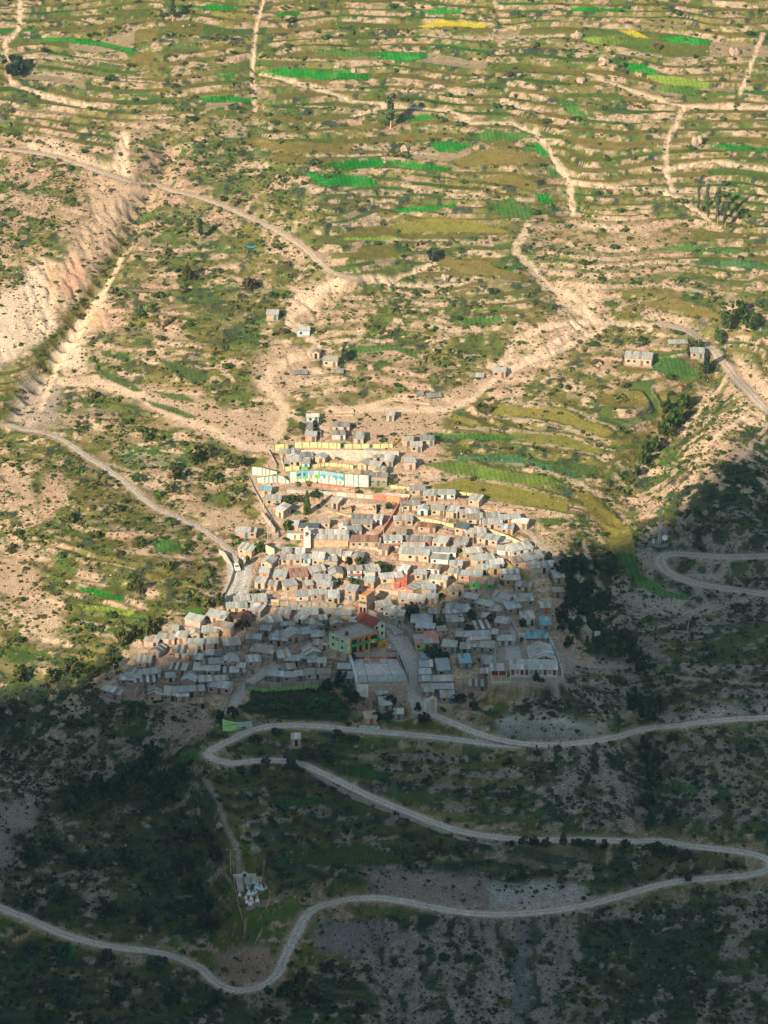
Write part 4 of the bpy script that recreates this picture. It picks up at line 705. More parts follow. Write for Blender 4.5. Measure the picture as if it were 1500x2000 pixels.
# ------------------------------------------------------------------ object helpers
def coat_mat(name, rough=0.9, scale=1.6, lo=0.8, hi=1.18, spec=0.15, metal=0.0, streak=None, bump=0.0):
    m = bpy.data.materials.new(name); m.use_nodes = True; n = m.node_tree; b = n.nodes["Principled BSDF"]
    b.inputs["Roughness"].default_value = rough; b.inputs["Specular IOR Level"].default_value = spec; b.inputs["Metallic"].default_value = metal
    a = n.nodes.new("ShaderNodeAttribute"); a.attribute_name = "albedo"
    tc = n.nodes.new("ShaderNodeTexCoord"); mp = n.nodes.new("ShaderNodeMapping"); nz = n.nodes.new("ShaderNodeTexNoise")
    oi = n.nodes.new("ShaderNodeObjectInfo"); va = n.nodes.new("ShaderNodeVectorMath"); va.operation = 'ADD'
    n.links.new(tc.outputs["Object"], va.inputs[0]); n.links.new(oi.outputs["Location"], va.inputs[1])
    n.links.new(va.outputs[0], mp.inputs[0]); n.links.new(mp.outputs[0], nz.inputs["Vector"])
    if streak: mp.inputs["Scale"].default_value = streak
    nz.inputs["Scale"].default_value = scale; nz.inputs["Detail"].default_value = 5
    mr = n.nodes.new("ShaderNodeMapRange"); mr.inputs[1].default_value = 0.3; mr.inputs[2].default_value = 0.7; mr.inputs[3].default_value = lo; mr.inputs[4].default_value = hi
    n.links.new(nz.outputs[0], mr.inputs[0])
    mx = n.nodes.new("ShaderNodeMix"); mx.data_type = 'RGBA'; mx.blend_type = 'MULTIPLY'; mx.inputs[0].default_value = 1.0
    n.links.new(a.outputs[0], mx.inputs[6]); n.links.new(mr.outputs[0], mx.inputs[7]); n.links.new(mx.outputs[2], b.inputs["Base Color"])
    if bump:
        bp = n.nodes.new("ShaderNodeBump"); bp.inputs["Strength"].default_value = bump; bp.inputs["Distance"].default_value = 0.1
        n.links.new(nz.outputs[0], bp.inputs["Height"]); n.links.new(bp.outputs[0], b.inputs["Normal"])
    return m
MW_ = coat_mat("adobe_and_plaster", 0.95, 1.1, 0.74, 1.2, 0.1, bump=0.4)
MT = coat_mat("corrugated_tin", 0.55, 1.2, 0.78, 1.16, 0.35, 0.0, (2.2, 0.5, 1.0))
MP = coat_mat("paint", 0.7, 1.5, 0.86, 1.1, 0.25)
MGL = coat_mat("window_glass", 0.25, 1.0, 0.9, 1.1, 0.5)
MWD = coat_mat("door_wood", 0.7, 2.0, 0.8, 1.15, 0.2)
MC = coat_mat("concrete", 0.9, 0.9, 0.8, 1.15, 0.15, bump=0.3)
class MB:
    def __init__(s): s.V = []; s.F = []; s.C = []
    def quad(s, pts, col):
        o = len(s.V); s.V += [tuple(p) for p in pts]; s.C += [col]*len(pts); s.F.append(list(range(o, o+len(pts))))
    def box(s, x0, x1, y0, y1, z0, z1, col, R=None, jit=0.0):
        P = [(x0, y0, z0), (x1, y0, z0), (x1, y1, z0), (x0, y1, z0), (x0, y0, z1), (x1, y0, z1), (x1, y1, z1), (x0, y1, z1)]
        if R is not None: P = [R(p) for p in P]
        for f in ((0, 3, 2, 1), (4, 5, 6, 7), (0, 1, 5, 4), (1, 2, 6, 5), (2, 3, 7, 6), (3, 0, 4, 7)):
            s.quad([P[i] for i in f], col)
    def tube(s, pts, rad, col, n=6):
        pts = [np.array(p, float) for p in pts]; rad = rad if isinstance(rad, (list, tuple)) else [rad]*len(pts); rings = []
        for i, p in enumerate(pts):
            d = pts[min(i+1, len(pts)-1)]-pts[max(i-1, 0)]; d /= np.linalg.norm(d)+1e-9
            a = np.cross(d, [0.31, 0.95, 0.05]); a /= np.linalg.norm(a)+1e-9; b = np.cross(d, a)
            o = len(s.V); s.V += [tuple(p+rad[i]*(math.cos(t)*a+math.sin(t)*b)) for t in np.linspace(0, 6.2832, n, endpoint=False)]; s.C += [col]*n; rings.append(o)
        for r0, r1 in zip(rings[:-1], rings[1:]):
            for k in range(n): s.F.append([r0+k, r0+(k+1) % n, r1+(k+1) % n, r1+k])
        s.F.append([rings[-1]+k for k in range(n)]); s.F.append([rings[0]+k for k in range(n)][::-1])
    def build(s, name, mat, parent=None, smooth_=False):
        me = bpy.data.meshes.new(name); me.from_pydata(s.V, [], s.F); me.update()
        a = me.color_attributes.new("albedo", 'FLOAT_COLOR', 'POINT')
        a.data.foreach_set("color", np.concatenate([np.array(s.C, np.float32), np.ones((len(s.C), 1), np.float32)], 1).ravel())
        me.materials.append(mat)
        if smooth_: me.polygons.foreach_set("use_smooth", np.ones(len(me.polygons), bool))
        return link(name, me, parent)
def thing(name, label, cat, loc, rz=0.0, group=None):
    o = bpy.data.objects.new(name, None); S.collection.objects.link(o); o.empty_display_size = 0.5
    o.location = loc; o.rotation_euler = (0, 0, rz); o['label'] = label; o['category'] = cat; o['kind'] = 'thing'
    if group: o['group'] = group
    return o
def tag(o, label, cat, group=None):
    o['label'] = label; o['category'] = cat
    if group: o['group'] = group
    return o
def tint(c, r, amt=0.1):
    k = 1+r.uniform(-amt, amt); return tuple(max(0.005, v*k*(1+r.uniform(-0.03, 0.03))) for v in c)
DARK = (0.018, 0.02, 0.022)
def ppm_at(p): return FPX/((p[1]-CAM[1])*cp-(p[2]-CAM[2])*sp)
SCALE = dict(wall_thick=0.22)

# ------------------------------------------------------------------ houses
def roof_sheet(P00, P10, P11, P01, col, r, step=0.95, thick=0.07, gaps=0.0, rust=False, pink=False, gappy=False):
    """corrugated sheets laid side by side from the eave (P00-P10) to the top edge (P01-P11)"""
    P00, P10, P11, P01 = (np.array(p, float) for p in (P00, P10, P11, P01)); m = MB()
    L = np.linalg.norm(P10-P00); n = max(2, int(round(L/step))); N = np.cross(P10-P00, P01-P00); N /= np.linalg.norm(N)
    if N[2] < 0: N = -N
    rows_ = max(1, int(round(np.linalg.norm(P01-P00)/2.6)))
    for i in range(n):
        for j in range(rows_):
            u0, u1, v0, v1 = i/n, (i+1)/n, j/rows_, (j+1)/rows_
            q = lambda u, v: (P00*(1-u)+P10*u)*(1-v)+(P01*(1-u)+P11*u)*v
            c = tint(col, r, 0.15)
            if r.random() < 0.13: c = (col[0]*0.72, col[1]*0.62, col[2]*0.54) if r.random() < 0.5 else tuple(v*0.62 for v in c)
            elif r.random() < 0.06: c = tuple(min(0.6, v*1.4) for v in c)
            if rust and abs(u0-0.45) < 0.13 and r.random() < 0.4: c = (0.40, 0.27, 0.13)
            if pink and (u0+v0*0.6 > 0.65 or u0 < 0.2 and v0 < 0.4): c = (0.50, 0.24, 0.20)
            if gappy and i % 2 == 1 and r.random() < 0.75: c = (0.10, 0.085, 0.075)
            lift = N*(0.012*((i+2*j) % 3)); mid = N*0.05
            a, b, d, e = q(u0, v0)+lift, q(u1, v0)+lift, q(u1, v1)+lift, q(u0, v1)+lift; ha, hd = (a+b)/2+mid, (d+e)/2+mid
            m.quad([a, ha, hd, e], c); m.quad([ha, b, d, hd], tuple(v*0.97 for v in c))
            m.quad([a-N*thick, e-N*thick, d-N*thick, b-N*thick], tuple(v*0.6 for v in c))
    for A, Bq in ((P00, P10), (P10, P11), (P11, P01), (P01, P00)):
        m.quad([A-N*thick, Bq-N*thick, Bq+N*0.03, A+N*0.03], tuple(v*0.75 for v in col))
    return m
def opening(t, x, z, w, h, face, kind, r, col=None, d=0.0, wm=0.0):
    """a door or window set in the front (F), right (R) or left (L) wall"""
    def R(p):
        a, dep, zz = p
        return {'F': (a, -dep, zz), 'R': (wm/2+dep, a, zz), 'L': (-wm/2-dep, a, zz)}[face]
    m = MB(); fr = 0.07
    fc = col or ((0.33, 0.27, 0.22) if r.random() < 0.6 else (0.55, 0.53, 0.50))
    if kind == 'window':
        for (a0, a1, z0, z1) in ((x-w/2, x+w/2, z, z+fr), (x-w/2, x+w/2, z+h-fr, z+h), (x-w/2, x-w/2+fr, z+fr, z+h-fr), (x+w/2-fr, x+w/2, z+fr, z+h-fr)):
            m.box(a0, a1, -0.05, 0.045, z0, z1, fc, R)
        o = m.build('window', MP, t); g_ = MB(); g_.box(x-w/2+fr, x+w/2-fr, -0.05, 0.012, z+fr, z+h-fr, DARK, R); g_.build('pane', MGL, o)
    else:
        m.box(x-w/2, x+w/2, -0.05, 0.04, z-0.05, z+h, col or (0.16, 0.10, 0.07), R); o = m.build('door', MWD, t)
    return o
def make_house(hs_, k):
    r = random.Random(1000+k); w, h, d, form, wc, rc_, ex = (hs_[q] for q in ('w', 'h', 'd', 'form', 'wc', 'rc', 'ex'))
    row = hs_['row']; col = tint(r.choice(WALLC[wc]), r, 0.10); rcol = ROOFC[rc_]; rcol = (0.34, 0.275, 0.225) if rc_ == 't' and r.random() < 0.10 else rcol; q_ = r.uniform(0.80, 1.14); wm_ = r.uniform(-0.05, 0.06); rcol = (rcol[0]*q_*(1+wm_), rcol[1]*q_, rcol[2]*q_*(1-wm_*1.3))
    kind = 'open animal shed' if form == 'o' else ('roofless ruin' if form == 'x' else 'house')
    kw = 'two storey ' if '2' in ex else ''
    label = f"{kw}{WALLN[wc]} {kind}, {ROOFN[rc_]}, {ORD[hs_['n']]} from the left {row}"
    if form == 'o': label = f"open shed on posts, {ROOFN[rc_]}, {ORD[hs_['n']]} from the left {row}"
    if form == 'x': label = f"{WALLN[wc]} roofless ruin, {ORD[hs_['n']]} from the left {row}"
    words_ = label.split()
    if len(words_) > 16:
        label = f"{WALLN[wc]} house, {ORD[hs_['n']]} from the left {row}"
    t = thing('shed' if form == 'o' else 'house', label, 'shed' if form == 'o' else 'house', tuple(hs_['foot']), hs_['yaw'], 'houses '+row)
    hb = h; ov = 0.28; x0, x1 = -w/2, w/2
    if form == 'o':
        hb = h*0.8; top = 0.12*d
        for px_ in ([x0+0.15, x1-0.15] if w < 4.2 else [x0+0.15, 0, x1-0.15]):
            for py_ in (0.15, d-0.15):
                m = MB(); m.tube([(px_, py_, -1.0), (px_, py_, hb-0.05+(top*py_/d))], 0.09, (0.24, 0.18, 0.13), 5); m.build('post', MWD, t)
        m = MB(); m.box(x0, x1, d-0.12, d+0.08, -1.0, hb*0.75, tint((0.34, 0.235, 0.16), r)); m.build('back_wall', MW_, t)
        roof_sheet((x0-ov, -ov, hb-0.04), (x1+ov, -ov, hb-0.04), (x1+ov, d+ov, hb+top+0.04), (x0-ov, d+ov, hb+top+0.04), rcol, r).build('roof', MT, t); return t
    zb = -2.2; m = MB(); tn = {'f': 0.16, 'b': -0.10}.get(form, 0.0); jit = lambda z: z+r.uniform(-0.06, 0.06)
    hF = hb; hB = hb+d*tn if form in 'fb' else hb; rise = 0.0
    if form == 'g': rise = min(1.5, w*0.5*0.42)
    if form == 'r': rise = min(1.4, d*0.5*0.42)
    base_c = tuple(v*r.uniform(0.78, 0.95) for v in col) if wc in 'abc' else tuple(v for v in r.choice(WALLC['b']))
    def side(A, Bq, zA, zB, peak=None, cc=col):
        # a wall face with a stained foot course
        foot_h = 0.45
        m.quad([(A[0], A[1], zb), (Bq[0], Bq[1], zb), (Bq[0], Bq[1], foot_h), (A[0], A[1], foot_h)], base_c)
        pts = [(A[0], A[1], foot_h), (Bq[0], Bq[1], foot_h), (Bq[0], Bq[1], zB)]
        if peak: pts.append(peak)
        pts.append((A[0], A[1], zA)); m.quad(pts, cc)
    back_c = r.choice(WALLC['a' if hs_['wc'] in 'aw' else 'b'])
    sidec = col if wc in 'abcRG' else (tint(r.choice(WALLC['b']), r) if r.random() < 0.5 else col)
    pkF = (0, 0, hb+rise) if form == 'g' else None; pkB = (0, d, hb+rise) if form == 'g' else None
    pkR = (x1, d/2, hb+rise) if form == 'r' else None; pkL = (x0, d/2, hb+rise) if form == 'r' else None
    if form == 'x':
        th = 0.35; hh = [hb*r.uniform(0.55, 1.0) for _ in range(4)]
        m.box(x0, x1, 0, th, zb, hh[0], col); m.box(x0, x1, d-th, d, zb, hh[1]*1.3, col); m.box(x0, x0+th, th+0.003, d-th-0.003, zb, hh[2]*1.1, col); m.box(x1-th, x1, th+0.003, d-th-0.003, zb, hh[3]*1.1, col)
        for sx_ in (-1, 1):
            m.quad([(sx_*w/4-w/5, th, hb*0.9), (sx_*w/4+w/5, th, hb*0.9), (0, th, hb*0.9+1.6)], col)
        m.build('wall', MW_, t); return t
    side((x0, 0), (x1, 0), hF, hF, pkF, (0.15, 0.31, 0.15) if 'N' in ex else col)
    side((x1, 0), (x1, d), hF, hB, pkR, sidec); side((x1, d), (x0, d), hB, hB, pkB, back_c); side((x0, d), (x0, 0), hB, hF, pkL, (0.34, 0.50, 0.17) if wc == 'g' else sidec)
    m.quad([(x0, 0, hF), (x1, 0, hF), (x1, d, hB), (x0, d, hB)], tuple(v*0.5 for v in col))
    if 'N' in ex: m.box(x0-0.003, x1+0.003, -0.02, 0.3, h*0.52, h+0.0, r.choice(WALLC['b']))
    m.build('wall', MW_, t)
    gp = rc_ == 'T'; kwr = dict(rust=rc_ == 'K', pink=rc_ == 'Q', gappy=gp)
    if form in 'fb':
        e = ov*tn
        if rc_ == 'D' and w > 3:
            roof_sheet((x0-0.1, -0.1, hF+0.03), (x1+0.1, -0.1, hF+0.03), (x1+0.1, d+0.1, hB+0.1), (x0-0.1, d+0.1, hB+0.1), rcol, r, 2.2).build('roof', MT, t)
        else:
            roof_sheet((x0-ov, -ov, hF-e+0.09), (x1+ov, -ov, hF-e+0.09), (x1+ov*0.8, d+ov, hB+e+0.09), (x0-ov*0.8, d+ov, hB+e+0.09), rcol, r, **kwr).build('roof', MT, t)
    elif form == 'g':
        s_ = rise/(w/2); e = ov*s_
        a = roof_sheet((x0-ov, d+ov, hb-e+0.09), (x0-ov, -ov, hb-e+0.09), (0.01, -ov, hb+rise+0.09), (0.01, d+ov, hb+rise+0.09), rcol, r, **kwr)
        b = roof_sheet((x1+ov, -ov, hb-e+0.09), (x1+ov, d+ov, hb-e+0.09), (-0.01, d+ov, hb+rise+0.10), (-0.01, -ov, hb+rise+0.10), tuple(v*0.94 for v in rcol), r, **kwr)
        o = len(a.V); a.V += b.V; a.C += b.C; a.F += [[i+o for i in f] for f in b.F]; a.build('roof', MT, t)
    elif form == 'r':
        s_ = rise/(d/2); e = ov*s_
        a = roof_sheet((x0-ov, -ov, hb-e+0.09), (x1+ov, -ov, hb-e+0.09), (x1+ov, d/2, hb+rise+0.09), (x0-ov, d/2, hb+rise+0.09), rcol, r, **kwr)
        b = roof_sheet((x1+ov, d+ov, hb-e+0.09), (x0-ov, d+ov, hb-e+0.09), (x0-ov, d/2, hb+rise+0.10), (x1+ov, d/2, hb+rise+0.10), rcol, r, **kwr)
        o = len(a.V); a.V += b.V; a.C += b.C; a.F += [[i+o for i in f] for f in b.F]; a.build('roof', MT, t)
    # openings
    dcol = r.choice([(0.16, 0.10, 0.07), (0.20, 0.13, 0.09), (0.06, 0.16, 0.20), (0.10, 0.11, 0.11), (0.035, 0.03, 0.03)])
    if 'O' in ex: dcol = (0.56, 0.16, 0.04)
    if 'B' in ex: dcol = (0.02, 0.19, 0.36)
    lev = [0.0] if '2' not in ex else [0.0, h*0.5]
    for li, z0 in enumerate(lev):
        n = 1 if w < 3.4 else (2 if w < 5.4 else (3 if w < 8 else 4)); hh = h if '2' not in ex else h*0.48
        for i in range(n):
            if r.random() < 0.22 and n > 1 and not ex: continue
            xx = x0+w*(i+0.5)/n+r.uniform(-0.2, 0.2); dh = min(1.85, hh*0.86)
            if (i == n//2 and li == 0) or ('B' in ex and i % 2 == 0): opening(t, xx, z0+(0.1 if li else 0), 0.9, dh, 'F', 'door', r, dcol)
            else: opening(t, xx, z0+hh*0.38, r.uniform(0.7, 1.05), min(0.95, hh*0.42), 'F', 'window', r, (0.01, 0.16, 0.42) if 'B' in ex else None)
        if d > 3.2:
            f = 'R' if hs_['yaw'] < 0 else 'L'
            if r.random() < 0.75 or 'W' in ex:
                opening(t, d*r.uniform(0.35, 0.65), z0+hh*0.4, 0.8, min(0.9, hh*0.4), f, 'window', r, None, d, w)
    if '2' in ex and wc == 'w':
        b = MB(); b.box(x0+0.1, x1-0.1, -0.9, -0.003, h*0.5, h*0.5+0.12, (0.36, 0.15, 0.10)); b.box(x0+0.1, x1-0.1, -0.9, -0.84, h*0.5+0.12, h*0.5+0.75, (0.36, 0.15, 0.10)); b.build('balcony', MP, t)
    return t
for k, hs_ in enumerate(HOUSES): make_house(hs_, k)
# ------------------------------------------------------------------ roads and streets as real ribbons on the graded benches
def road_ribbon(L, hw, nm, col, k):
    n = len(L); T = np.gradient(L[:, :2], axis=0); T /= np.linalg.norm(T, axis=1)[:, None]+1e-9; Nn = np.stack([-T[:, 1], T[:, 0]], 1)
    us = np.array([-1, -0.72, -0.4, -0.1, 0.1, 0.4, 0.72, 1.0]); rut = np.array([0.74, 0.93, 1.16, 0.82, 0.86, 1.16, 0.93, 0.74])
    if nm != 'road': rut = np.array([0.92, 1, 1, 1.02, 1.02, 1, 1, 0.92])
    V, C = [], []
    s = np.arange(n)*0.8
    for u, q in zip(us, rut):
        edge_n = (fbm(s/2.5, s*0+k*7.7+(u > 0)*31, 401, 3)-0.5)*0.8 if abs(u) == 1 else 0
        p = L[:, :2]+Nn*(u*hw*(1+edge_n*0.7))[:, None] if abs(u) == 1 else L[:, :2]+Nn*(u*hw)
        V.append(np.concatenate([p, (L[:, 2]+0.06-(0.10 if abs(u) == 1 else 0))[:, None]], 1))
        t = (0.82+0.36*fbm(p[:, 0]/1.6, p[:, 1]/1.6, 402, 3))*q; C.append(np.array(col)[None]*t[:, None])
    V = np.array(V); Im = np.arange(V.shape[0]*n).reshape(V.shape[0], n)
    F = np.stack([Im[:-1, :-1], Im[:-1, 1:], Im[1:, 1:], Im[1:, :-1]], -1).reshape(-1, 4)[:, ::-1]
    o = link(nm, fast_mesh(nm, V.reshape(-1, 3), F, np.array(C).reshape(-1, 3), MG), kind='structure'); return o
for k, ((L, hw, nm), spec) in enumerate(zip(ROADW, ROADS)): road_ribbon(L, hw, nm, spec[2], k)

# ------------------------------------------------------------------ walls
GREEN_T = (0.16, 0.27, 0.16); REDP = (0.50, 0.23, 0.165); YELW = (0.62, 0.57, 0.31); WHT = (0.57, 0.57, 0.54); LIMEW = (0.44, 0.53, 0.33); STONE = (0.36, 0.31, 0.26); PALEC = (0.50, 0.45, 0.385)
def wall_run(pts, hpx, col, label, name='wall', group=None, thick=0.2, pillar=None, sp=2.6, cap=None, band=None, stones=False, mat=None, low=0.8, seed=1, pick=None, ph=0.15):
    """a boundary wall along traced foot points; pillar / cap / band are parts of their own"""
    r = random.Random(seed); W3 = [at(*p) for p in pts]; hs = hpx if isinstance(hpx, (list, tuple)) else [hpx]*len(pts)
    hm = [h/(ppm_at(p)*0.885) for h, p in zip(hs, W3)]
    Q = []; 
    for i in range(len(W3)-1):
        n = max(1, int(round(np.linalg.norm((W3[i+1]-W3[i])[:2])/1.3)))
        for k in range(n):
            f = k/n; p = W3[i]*(1-f)+W3[i+1]*f; Q.append((p, hm[i]*(1-f)+hm[i+1]*f))
    Q.append((W3[-1], hm[-1]))
    o0 = W3[0]; t = thing(name, label, 'wall' if name != 'fence' else 'fence', tuple(o0), 0, group)
    P = np.array([q[0]-o0 for q in Q]); Hh = np.array([q[1] for q in Q])
    zs = P[:, 2].copy()
    if len(zs) > 5: zs = np.convolve(np.pad(zs, 2, mode='edge'), np.ones(5)/5, 'valid')
    T = np.gradient(P[:, :2], axis=0); T /= np.linalg.norm(T, axis=1)[:, None]+1e-9; Nn = np.stack([T[:, 1], -T[:, 0]], 1)
    sgn = -1 if Nn[:, 1].mean() > 0 else 1; Nn = Nn*sgn                 # faces the viewer's side of the canyon
    m = MB(); h2 = thick/2; acc = 0.0; nextp = 0.0; pil = []; pan = 0
    c = pick(0, r) if pick else tint(col, r, 0.06)
    for i in range(len(P)-1):
        seg = np.linalg.norm(P[i+1, :2]-P[i, :2])
        if acc >= nextp: pil.append(i); nextp += sp; pan += 1; c = pick(pan, r) if pick else tint(col, r, 0.07)
        acc += seg
        a, b = P[i], P[i+1]; na, nb = Nn[i]*h2, Nn[i+1]*h2
        f0, f1 = (a[0]+na[0], a[1]+na[1]), (b[0]+nb[0], b[1]+nb[1]); b0, b1 = (a[0]-na[0], a[1]-na[1]), (b[0]-nb[0], b[1]-nb[1])
        za, zb = zs[i], zs[i+1]; ta, tb = za+Hh[i], zb+Hh[i+1]
        cc = tint(c, r, 0.16) if stones else c
        def V_(p, z): return (p[0], p[1], z)
        if band:
            ma, mb_ = za+Hh[i]*band[0], zb+Hh[i+1]*band[0]
            m.quad([V_(f0, za-low), V_(f1, zb-low), V_(f1, mb_), V_(f0, ma)], band[1]); m.quad([V_(f0, ma), V_(f1, mb_), V_(f1, tb), V_(f0, ta)], cc)
        else: m.quad([V_(f0, za-low), V_(f1, zb-low), V_(f1, tb), V_(f0, ta)], cc)
        m.quad([V_(b1, zb-low), V_(b0, za-low), V_(b0, ta), V_(b1, tb)], cc); m.quad([V_(f0, ta), V_(f1, tb), V_(b1, tb), V_(b0, ta)], tuple(v*0.9 for v in cc))
        if i == 0: m.quad([V_(b0, za-low), V_(f0, za-low), V_(f0, ta), V_(b0, ta)], cc)
        if i == len(P)-2: m.quad([V_(f1, zb-low), V_(b1, zb-low), V_(b1, tb), V_(f1, tb)], cc)
    m.build('panel_run', mat or MW_, t)
    pil.append(len(P)-1)
    if pillar:
        for i in pil:
            q = P[i]; ang = math.atan2(T[i, 1], T[i, 0]); ca, sa = math.cos(ang), math.sin(ang)
            R = lambda p: (q[0]+ca*p[0]-sa*p[1], q[1]+sa*p[0]+ca*p[1], p[2])
            b = MB(); b.box(-0.12, 0.12, -h2-0.06, h2+0.06, zs[i]-low, zs[i]+Hh[i]+ph, pillar, R); b.build('pillar', MP, t)
    if cap:
        b = MB()
        for i in range(len(P)-1):
            a, e = P[i], P[i+1]; na, nb = Nn[i]*(h2+0.04), Nn[i+1]*(h2+0.04); z0, z1 = zs[i]+Hh[i]+0.003, zs[i+1]+Hh[i+1]+0.003
            A0, A1 = (a[0]+na[0], a[1]+na[1]), (e[0]+nb[0], e[1]+nb[1]); B0, B1 = (a[0]-na[0], a[1]-na[1]), (e[0]-nb[0], e[1]-nb[1])
            for (p0, p1, q0, q1) in ((A0, A1, A1, A0), (B1, B0, B0, B1)):
                b.quad([(p0[0], p0[1], z0 if p0 in (A0, B0) else z1), (p1[0], p1[1], z1 if p1 in (A1, B1) else z0), (q0[0], q0[1], (z1 if q0 in (A1, B1) else z0)+0.11), (q1[0], q1[1], (z0 if q1 in (A0, B0) else z1)+0.11)], cap)
            b.quad([(A0[0], A0[1], z0+0.11), (A1[0], A1[1], z1+0.11), (B1[0], B1[1], z1+0.11), (B0[0], B0[1], z0+0.11)], cap)
        b.build('coping', MP, t)
    return t, P, zs, Hh, Nn, h2
G = 'painted walls along the stepped streets'
wall_run([(536, 880), (548, 879), (563, 878)], 11, YELW, 'short yellow wall panel standing apart at the upper track bend', group=G, pillar=GREEN_T, sp=2.0)
wall_run([(575, 874), (620, 874), (665, 876)], 10, YELW, 'long yellow wall with green posts topping the pale retaining wall, western run', group=G, pillar=GREEN_T, sp=2.1)
wall_run([(672, 876), (722, 875)], 8, YELW, 'yellow wall with green posts, middle run above the pale retaining wall', group=G, pillar=GREEN_T, sp=2.4)
wall_run([(727, 875), (767, 874)], 7, YELW, 'yellow wall with green posts, eastern run above the pale retaining wall', group=G, pillar=GREEN_T, sp=2.0)
wall_run([(768, 873), (781, 859)], 4, (0.62, 0.45, 0.06), 'slanting deep yellow wall climbing from the upper yellow wall end', group=G)
wall_run([(588, 893), (650, 897), (720, 900), (779, 896)], [14, 18, 20, 15], PALEC, 'tall pale concrete retaining wall under the upper yellow wall', 'retaining_wall', sp=2.4, seed=4)
wall_run([(556, 920), (585, 918)], 8, YELW, 'short yellow wall beside the red steps under the sheds', group=G, pillar=GREEN_T, sp=1.9)
wall_run([(550, 904), (556, 919)], 7, YELW, 'yellow wall running downhill along the red steps', group=G, pillar=GREEN_T, sp=1.5)
wall_run([(610, 915), (634, 909), (660, 911), (690, 915)], 6, YELW, 'bent yellow wall in front of the dirt corral above the mural', group=G, pillar=GREEN_T, sp=1.8)
wall_run([(588, 918), (602, 918)], 6, (0.20, 0.40, 0.18), 'small plain green wall between the yellow wall and the mural', group=G)
wall_run([(492, 927), (512, 928), (541, 927)], [15, 14, 6], WHT, 'white panelled wall with green posts at the alley top, upper tier', group=G, pillar=GREEN_T, sp=1.7, cap=GREEN_T)
wall_run([(501, 943), (533, 942), (550, 942), (565, 943)], [9, 13, 13, 3], WHT, 'white panelled wall with green posts at the alley top, lower tier', group=G, pillar=GREEN_T, sp=1.6, cap=GREEN_T)
mt_, P_, zs_, Hh_, Nn_, h2_ = wall_run([(566, 942), (620, 942), (672, 948)], [20, 23, 22], WHT, 'white wall carrying a painted mural of sky, hills and a dark bird', 'mural_wall', pillar=GREEN_T, sp=1.95, cap=GREEN_T, ph=0.02)
def mural_panel(i0, i1, kind, r):
    """brush-painted panel on the upper part of the mural wall"""
    m = MB(); nu, nv = 10, 8
    for a in range(nu):
        for b in range(nv):
            def pt(u, v):
                f = i0+(i1-i0)*u; k = min(int(f), len(P_)-2); w = f-k; p = P_[k]*(1-w)+P_[k+1]*w; nn = Nn_[k]; z = (zs_[k]*(1-w)+zs_[k+1]*w); h = Hh_[k]*(1-w)+Hh_[k+1]*w
                return (p[0]+nn[0]*(h2_+0.07), p[1]+nn[1]*(h2_+0.07), z+h*(0.36+0.62*v))
            u, v = (a+0.5)/nu, (b+0.5)/nv; hill = 0.30+0.12*math.sin(u*5+kind)
            c = (0.10, 0.36, 0.52) if v > hill else (0.15, 0.42, 0.10)
            if kind == 0 and abs(v-0.42-0.25*u) < 0.13 and 0.1 < u < 0.9: c = (0.02, 0.022, 0.03)
            if kind == 1: c = (0.14, 0.44, 0.09) if v < 0.55 else ((0.45, 0.52, 0.52) if u < 0.7 else (0.14, 0.33, 0.45))
            if kind == 2: c = (0.22, 0.42, 0.52) if v > 0.5 else ((0.50, 0.54, 0.54) if math.sin(u*9) > 0.2 else (0.35, 0.25, 0.17))
            if kind == 3: c = (0.24, 0.44, 0.54) if v > 0.62 else ((0.06, 0.30, 0.42) if v > 0.2+0.2*math.sin(u*7) else (0.55, 0.60, 0.60))
            if kind == 4 and abs(u-0.4) < 0.18 and abs(v-0.6) < 0.2: c = (0.04, 0.12, 0.26)
            m.quad([pt(a/nu, b/nv), pt((a+1)/nu, b/nv), pt((a+1)/nu, (b+1)/nv), pt(a/nu, (b+1)/nv)], tint(c, r, 0.12))
    m.build('mural_panel', MP, mt_)
nP = len(P_)-1; rr = random.Random(3)
for q, kd in enumerate([None, 0, 4, 2, 1, 3, 2, 3, 3]):
    if kd is not None: mural_panel(nP*q/9+0.12, nP*(q+1)/9-0.12, kd, rr)
wall_run([(673, 948), (700, 950), (720, 951)], 22, WHT, 'plain white panelled wall with green posts joining the mural to the green house', group=G, pillar=GREEN_T, sp=2.0, cap=GREEN_T, pick=lambda n, r: WHT if n != 2 else (0.46, 0.56, 0.60))
wall_run([(566, 946), (620, 946), (672, 952), (690, 954)], 1.6, (0.50, 0.17, 0.11), 'low red kerb at the foot of the mural wall', 'kerb_wall', thick=0.35, sp=9)
wall_run([(560, 962), (640, 966), (690, 972), (760, 968), (800, 972)], 6, PALEC, 'pale stone retaining wall under the street below the mural', 'retaining_wall', stones=True, seed=6)
wall_run([(762, 953), (801, 958)], 6, YELW, 'faded yellow wall east of the green house', group=G, pillar=GREEN_T, sp=2.2)
wall_run([(833, 959), (880, 963), (942, 971)], 5, YELW, 'long thin yellow wall below the green terraces', group=G, pillar=GREEN_T, sp=2.4)
wall_run([(656, 968), (694, 972), (730, 975)], 8, (0.58, 0.52, 0.44), 'white and cream panelled wall with red posts above the ruins', group=G, pillar=REDP, sp=2.8, cap=REDP)
wall_run([(730, 975), (754, 979)], 10, (0.42, 0.19, 0.14), 'dark red brick wall between the white panels and the orange wall', group=G, pillar=REDP, sp=1.6, cap=REDP)
wall_run([(755, 979), (781, 983)], 11, (0.62, 0.30, 0.15), 'orange painted wall at the top of the red stairway', group=G, pillar=REDP, sp=3.5, cap=REDP)
wall_run([(782, 984), (796, 980)], 9, (0.46, 0.12, 0.07), 'short red wall turning the corner above the stairway', group=G, pillar=REDP, sp=1.2, cap=REDP)
